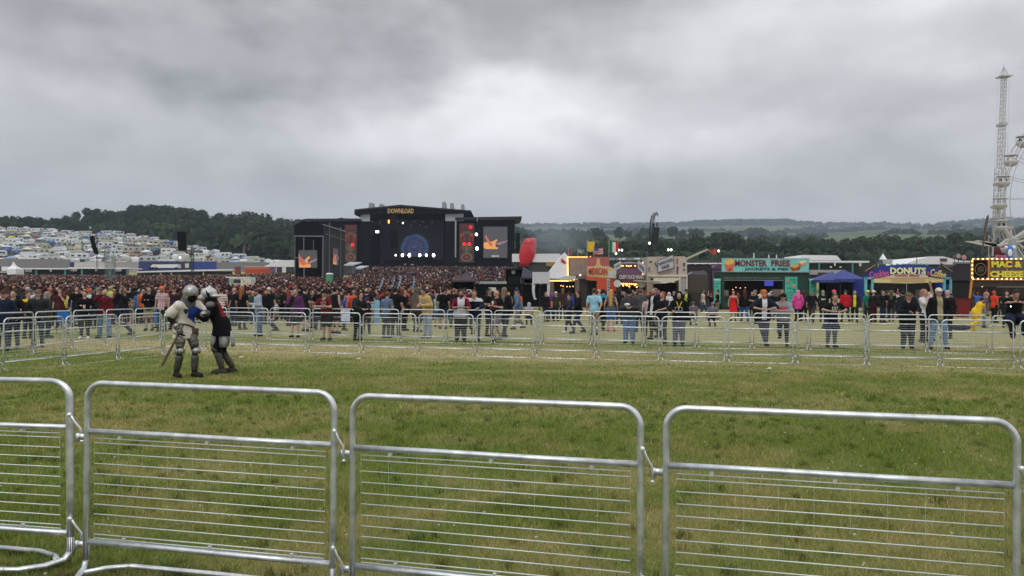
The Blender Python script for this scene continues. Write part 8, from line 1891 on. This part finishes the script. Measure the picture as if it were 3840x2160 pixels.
# ------------------------------------------------------------------ the nearer crowd: one object each
def slot_mat(o, i, m):
    o.material_slots[i].link = 'OBJECT'; o.material_slots[i].material = m
def proto(arms, legs, hair, sleeve, bot, girth=1., bend=0., nod=0., hem=.84):
    J = skeleton(arms, legs, bend, 0, nod, 0, girth, 1.)
    out = []
    V, Q, mi = body_mesh(J, .034, False); out.append(('body', np_mesh('body', V, Q, skinmat('fair'), smooth=True)))
    if hair != 'none':
        V, Q = hair_mesh(J, .028, hair); out.append(({'cap': 'cap', 'beanie': 'beanie', 'hood': 'hood', 'hat': 'hat'}.get(hair, 'hair'), np_mesh('hair', V, Q, hairm(HB), smooth=True)))
    V, Q = top_mesh(J, .034, sleeve, hem, .022 if sleeve != 'long' else .03); out.append(('shirt' if sleeve != 'long' else 'jacket', np_mesh('shirt', V, Q, cloth(BLK), smooth=True)))
    V, Q = leg_mesh(J, .034, bot); out.append(({'shorts': 'shorts', 'skirt': 'skirt'}.get(bot, 'trousers'), np_mesh('trousers', V, Q, cloth(BLK), smooth=True)))
    for n in 'lr': V, Q = shoe_mesh(J, .03, n); out.append(('shoe', np_mesh('shoe', V, Q, cloth((50, 46, 44)), smooth=True)))
    return out, dict(hair=hair, sleeve=sleeve, bot=bot)
PROTO = [proto(('down', 'down'), 'stand', 'short', 'short', 'long'), proto(('hold', 'hold'), 'stand', 'short', 'long', 'long'), proto(('pocket', 'pocket'), 'wide', 'cap', 'short', 'shorts', 1.1),
         proto(('crossed', 'crossed'), 'stand', 'none', 'short', 'long', 1.15), proto(('hold', 'down'), 'stand', 'long', 'short', 'long', .92), proto(('down', 'down'), 'walk', 'long', 'long', 'long', .95),
         proto(('up', 'down'), 'stand', 'short', 'short', 'shorts'), proto(('face', 'down'), 'stand', 'verylong', 'none', 'shorts', .9), proto(('hold', 'hold'), 'stand', 'hood', 'long', 'long', 1.1),
         proto(('down', 'swing'), 'walk', 'beanie', 'long', 'long'), proto(('hold', 'pocket'), 'stand', 'cap', 'long', 'long'), proto(('down', 'down'), 'stand', 'hat', 'short', 'shorts', 1.1)]
TOPC = [('black', (24, 24, 28))] * 24 + [('charcoal', (52, 52, 60)), ('navy', (34, 42, 74)), ('maroon', (92, 30, 40)), ('grey', (120, 122, 128)), ('white', (202, 202, 206)), ('red', (170, 40, 44)), ('brown', (92, 64, 52)), ('blue', (70, 100, 160)), ('dark green', (46, 66, 54)), ('orange', (204, 92, 50)), ('yellow', (206, 180, 60)), ('pink', (196, 110, 140)), ('pale blue', (150, 176, 196)), ('purple', (88, 56, 106)), ('olive', (86, 84, 62))]
HATC = [('black', (26, 26, 28)), ('grey', (130, 130, 134)), ('white', (204, 204, 206)), ('red', (150, 40, 40)), ('olive', (86, 84, 62)), ('black', (30, 30, 30)), ('charcoal', (60, 60, 64)), ('pink', (180, 104, 136))]
HAIRC = [('dark', (28, 20, 18)), ('brown', (70, 46, 34)), ('blond', (170, 136, 86)), ('red', (130, 56, 30)), ('grey', (140, 136, 132))]
BOTC = [(30, 32, 40), (40, 50, 76), (74, 92, 126), (52, 52, 58), (120, 112, 92), (26, 26, 28)]
rp_ = random.Random(31)
zones = []
def spot():
    while True:
        u = rp_.random()
        if u < .46: px = rp_.uniform(-40, 1080); d = 35 + 18 * rp_.random() ** .8
        elif u < .72: px = rp_.uniform(1080, 1960); d = 36 + 16 * rp_.random() ** .8
        else: px = rp_.uniform(2040, 3850); d = rp_.uniform(48, 58)
        if px > 2040 and (2585 < px < 2660 or 2940 < px < 2985 or 3570 < px < 3640 or px > 3850): continue
        x = PX(px, d)
        if zones and rp_.random() < .55:
            a, b = rp_.choice(zones); th = rp_.uniform(0, 6.28); q = rp_.uniform(.62, .95); x, d = a + q * math.cos(th), b + q * math.sin(th); px = CX + x / d * F
        if d < 33.5 or (px > 1960 and (d < 48 or d > 59)): continue
        if any((x - a) ** 2 + (d - b) ** 2 < .36 for a, b in zones): continue
        if 1100 < px < 1960 and d > 61 and 1770 < px: continue
        zones.append((x, d)); return px, x, d
used = {}
AREA = [(-60, 220, 'at the far left edge'), (220, 480, 'behind the left barriers'), (480, 760, 'above the armoured fighters'), (760, 980, 'below the ice cream van'), (980, 1200, 'below the screen tower'), (1200, 1420, 'left of the feather banners'), (1420, 1660, 'below the stage opening'), (1660, 1980, 'by the plum gazebo'), (2040, 2200, 'by the white pointed tent'), (2200, 2430, 'at the Mexican and duck stalls'), (2430, 2600, 'at the burger stall'), (2600, 2960, 'at the fries truck'), (2960, 3250, 'by the blue gazebo'), (3250, 3600, 'at the donut stall'), (3600, 3900, 'at the rightmost stall')]
people_ = []
for k in range(196):
    px, x, d = spot(); people_.append((px, x, d))
people_.sort()
cnt = {}
for px, x, d in people_:
    pi = rp_.randrange(len(PROTO)); parts_, inf = PROTO[pi]; tn, tc = rp_.choice(TOPC)
    hatted = inf['hair'] in ('cap', 'beanie', 'hood', 'hat'); hn, hc_ = rp_.choice(HATC if hatted else HAIRC)
    if inf['hair'] == 'hood': hn, hc_ = tn, tc
    stage_dir = math.degrees(math.atan2(-13 - x, 200 - d)); f = (180 + stage_dir + rp_.gauss(0, 22)) if px < 2000 else 180 + rp_.gauss(0, 50)
    if rp_.random() < .22: f = rp_.uniform(0, 360)
    area = [a[2] for a in AREA if a[0] <= px < a[1]] or ['in the crowd']
    top_w = {'short': 'T-shirt', 'long': 'jacket', 'none': 'vest'}[inf['sleeve']]
    hd_w = {'none': 'bald head', 'short': 'short %s hair' % hn, 'long': 'long %s hair' % hn, 'verylong': 'very long %s hair' % hn, 'cap': '%s cap' % hn, 'beanie': '%s beanie' % hn, 'hood': 'hood up', 'hat': '%s brimmed hat' % hn}[inf['hair']]
    key = (tn, top_w, hd_w, area[0]); cnt[key] = cnt.get(key, 0) + 1
    lab = 'person in a %s %s, %s, %s' % (tn, top_w, hd_w, area[0])
    if cnt[key] > 1: lab = lab.replace('person', ('rightmost', 'middle')[cnt[key] > 2] + ' person')
    g = G(x, d); t = thing('person', lab, 'person', (x, d, g), 'people standing in the crowd', R(f)); s = rp_.uniform(.93, 1.04); t.scale = (s, s, s)
    sk = rp_.choice(['fair'] * 5 + ['pink', 'pink', 'tan', 'pale', 'brown'])
    for nm, me in parts_:
        o = link(nm, me, t)
        if nm == 'body': m = skinmat(sk)
        elif nm == 'hair': m = hairm(hc_)
        elif nm in ('cap', 'beanie', 'hood', 'hat'): m = cloth(hc_)
        elif nm in ('shirt', 'jacket'): m = cloth(tc)
        elif nm == 'shoe': m = cloth((50, 46, 44))
        else: m = cloth(rp_.choice(BOTC))
        slot_mat(o, 0, m)
# ------------------------------------------------------------------ the massed crowd towards the stage
def mass():
    def lod(fine):
        mb = MB(); lab = []
        def mark(c): lab.extend([c] * (len(mb.v) - len(lab)))
        n = 7 if fine else 5
        ring = lambda z, a, b: [(a * math.cos(2 * math.pi * k / n), b * math.sin(2 * math.pi * k / n), z) for k in range(n)]
        mb.loft([ring(.78, .17, .13), ring(1.05, .15, .12), ring(1.32, .20, .13), ring(1.45, .17, .10), ring(1.5, .06, .06)]); mark(0)
        if fine:
            for s in (-1, 1):
                mb.tube([(s * .19, 0, 1.42), (s * .25, .02, 1.14)], [.06, .05], 5); mark(0); mb.tube([(s * .25, .02, 1.14), (s * .22, -.10, .92)], [.045, .035], 5); mark(1); mb.tube([(s * .09, 0, .85), (s * .1, 0, .02)], [.10, .06], 5); mark(3)
        else: mb.loft([ring(.0, .12, .09), ring(.78, .17, .13)]); mark(3)
        mb.ell((0, -.01, 1.62), (.085, .10, .12), 7 if fine else 5, 5 if fine else 4); mark(1)
        mb.ell((0, .012, 1.65), (.092, .105, .11), 7 if fine else 5, 5 if fine else 4); mark(2)
        V = np.array([tuple(v) for v in mb.v], np.float32); Q = []
        for f in mb.f:
            f = list(f)
            if len(f) == 3: Q.append([f[0], f[1], f[2]])
            else:
                for k in range(1, len(f) - 1): Q.append([f[0], f[k], f[k + 1]])
        return V, np.array(Q), np.array(lab)
    r = np.random.default_rng(17)
    Vs, Qs, Cs = [], [], []; off = 0
    for (d0, d1, dens, fine) in ((41, 95, .85, True), (95, 140, .9, False), (140, 197, 1.0, False)):
        V, Q, lab = lod(fine)
        n = int(.72 * (d1 * d1 - d0 * d0) / 2 * dens)
        d = np.sqrt(r.uniform(d0 * d0, d1 * d1, n)); px = r.uniform(-60, 2060, n)
        x = np.array([0.0] * n); x = (px - CX) / F * d
        keep = np.ones(n, bool)
        keep &= ~((px > 1700 + (d - 41) * 2.5) & (d < 72)) ; keep &= ~((px > 830) & (px < 960) & (d > 84) & (d < 90)); keep &= ~((px > 1090) & (px < 1310) & (d > 146)); keep &= ~((px < 1110) & (d > 176)); keep &= ~((px > 1270) & (px < 1350) & (d > 168) & (d < 182)); keep &= ~((px > 1690) & (px < 1785) & (d > 64) & (d < 70))
        keep &= ~((px > 1880) & (px < 2040) & (d > 60) & (d < 68)); keep &= ~((px > 1940) & (d > 90) & (d < 155) & (r.uniform(0, 1, n) < .5))
        keep &= r.uniform(0, 1, n) < np.where(d < 50, .7, 1)
        x, d = x[keep], d[keep]; n = len(x); z = Gn(x, d)
        a = np.arctan2(-13 - x, 200 - d) * -1 + np.pi + r.normal(0, .5, n); a = np.where(r.uniform(0, 1, n) < .15, r.uniform(0, 6.28, n), a)
        s = r.uniform(.9, 1.06, n); w = r.uniform(.95, 1.3, n)
        ca, sa = np.cos(a), np.sin(a)
        X = V[None, :, 0] * w[:, None]; Y = V[None, :, 1] * w[:, None]
        P3 = np.stack([(X * ca[:, None] - Y * sa[:, None]) * s[:, None] + x[:, None], (X * sa[:, None] + Y * ca[:, None]) * s[:, None] + d[:, None], V[None, :, 2] * s[:, None] + z[:, None]], -1)
        def pick(cols, p): 
            c = np.array([lin(c) for c in cols]); return c[r.choice(len(cols), n, p=np.array(p) / sum(p))]
        tops = pick([(34, 31, 36), (56, 50, 58), (44, 46, 74), (96, 40, 48), (126, 120, 126), (206, 202, 204), (176, 48, 50), (104, 74, 66), (80, 104, 150), (60, 74, 60), (206, 100, 60), (206, 180, 70), (196, 110, 140), (150, 170, 186)], [42, 16, 9, 7, 7, 4.5, 1.3, 7, 3, 4, .9, .8, .9, 2])
        skin = pick([(176, 140, 130), (158, 120, 112), (136, 102, 96), (100, 76, 70)], [4, 5, 3, 1]); hair = pick([(40, 28, 26), (78, 52, 42), (136, 110, 90), (88, 58, 50), (180, 176, 174), (36, 36, 40), (176, 132, 116), (170, 50, 50)], [10, 8, 3, 2.5, 1.6, 5, 2.4, .4]); leg_ = pick([(34, 36, 46), (52, 62, 90), (90, 84, 72)], [3, 2, 1])
        tab = np.stack([tops, skin, hair, leg_], 1)
        C = tab[:, lab, :]
        Vs.append(P3.reshape(-1, 3)); Cs.append(C.reshape(-1, 3)); Qs.append((Q[None] + (np.arange(n) * len(V))[:, None, None]).reshape(-1, 3) + off); off += n * len(V)
    me = np_mesh('crowd', np.concatenate(Vs), np.concatenate(Qs), mattr('crowd_cloth', .95, .03), smooth=True, col=np.concatenate(Cs))
    tag(link('crowd', me), 'dense festival crowd filling the field between the barriers and the stage', kind='stuff')
mass()
# ------------------------------------------------------------------ fit every piece of lettering to its width and turn it into solid letters
bpy.context.view_layer.update()
_dg = bpy.context.evaluated_depsgraph_get()
for o in [q for q in scene.objects if q.type == 'FONT']:
    me = bpy.data.meshes.new_from_object(o.evaluated_get(_dg))
    co = np.zeros(len(me.vertices) * 3, np.float32); me.vertices.foreach_get('co', co); co = co.reshape(-1, 3)
    w = co[:, 0].max() - co[:, 0].min(); h = co[:, 1].max() - co[:, 1].min(); cx = (co[:, 0].max() + co[:, 0].min()) / 2; cy = (co[:, 1].max() + co[:, 1].min()) / 2
    me.transform(Matrix.Diagonal((o['fitw'] / w, (o['fith'] / h) if o['fith'] > 0 else o['fitw'] / w, 1, 1)) @ Matrix.Translation((-cx, -cy, 0)))
    nm = o.name; loc = o.location.copy(); rot = o.rotation_euler.copy(); par = o.parent
    best = None
    for ch in par.children:
        k = ch.name.split('.')[0]
        if k in ('sign_board', 'fascia', 'roof_sign', 'sign_face', 'roof') and ch.location.length < 1e-6:
            c = [sum(v[i] for v in ch.bound_box) / 8 for i in range(3)]; dd = abs(c[0] - loc.x) + abs(c[2] - loc.z)
            if k != 'roof' or 'stage' in par.name:
                if best is None or dd < best[0]: best = (dd, ch)
    if best: par = best[1]
    bpy.data.objects.remove(o)
    n = bpy.data.objects.new(nm, me); COL.objects.link(n); n.parent = par; n.location = loc; n.rotation_euler = rot
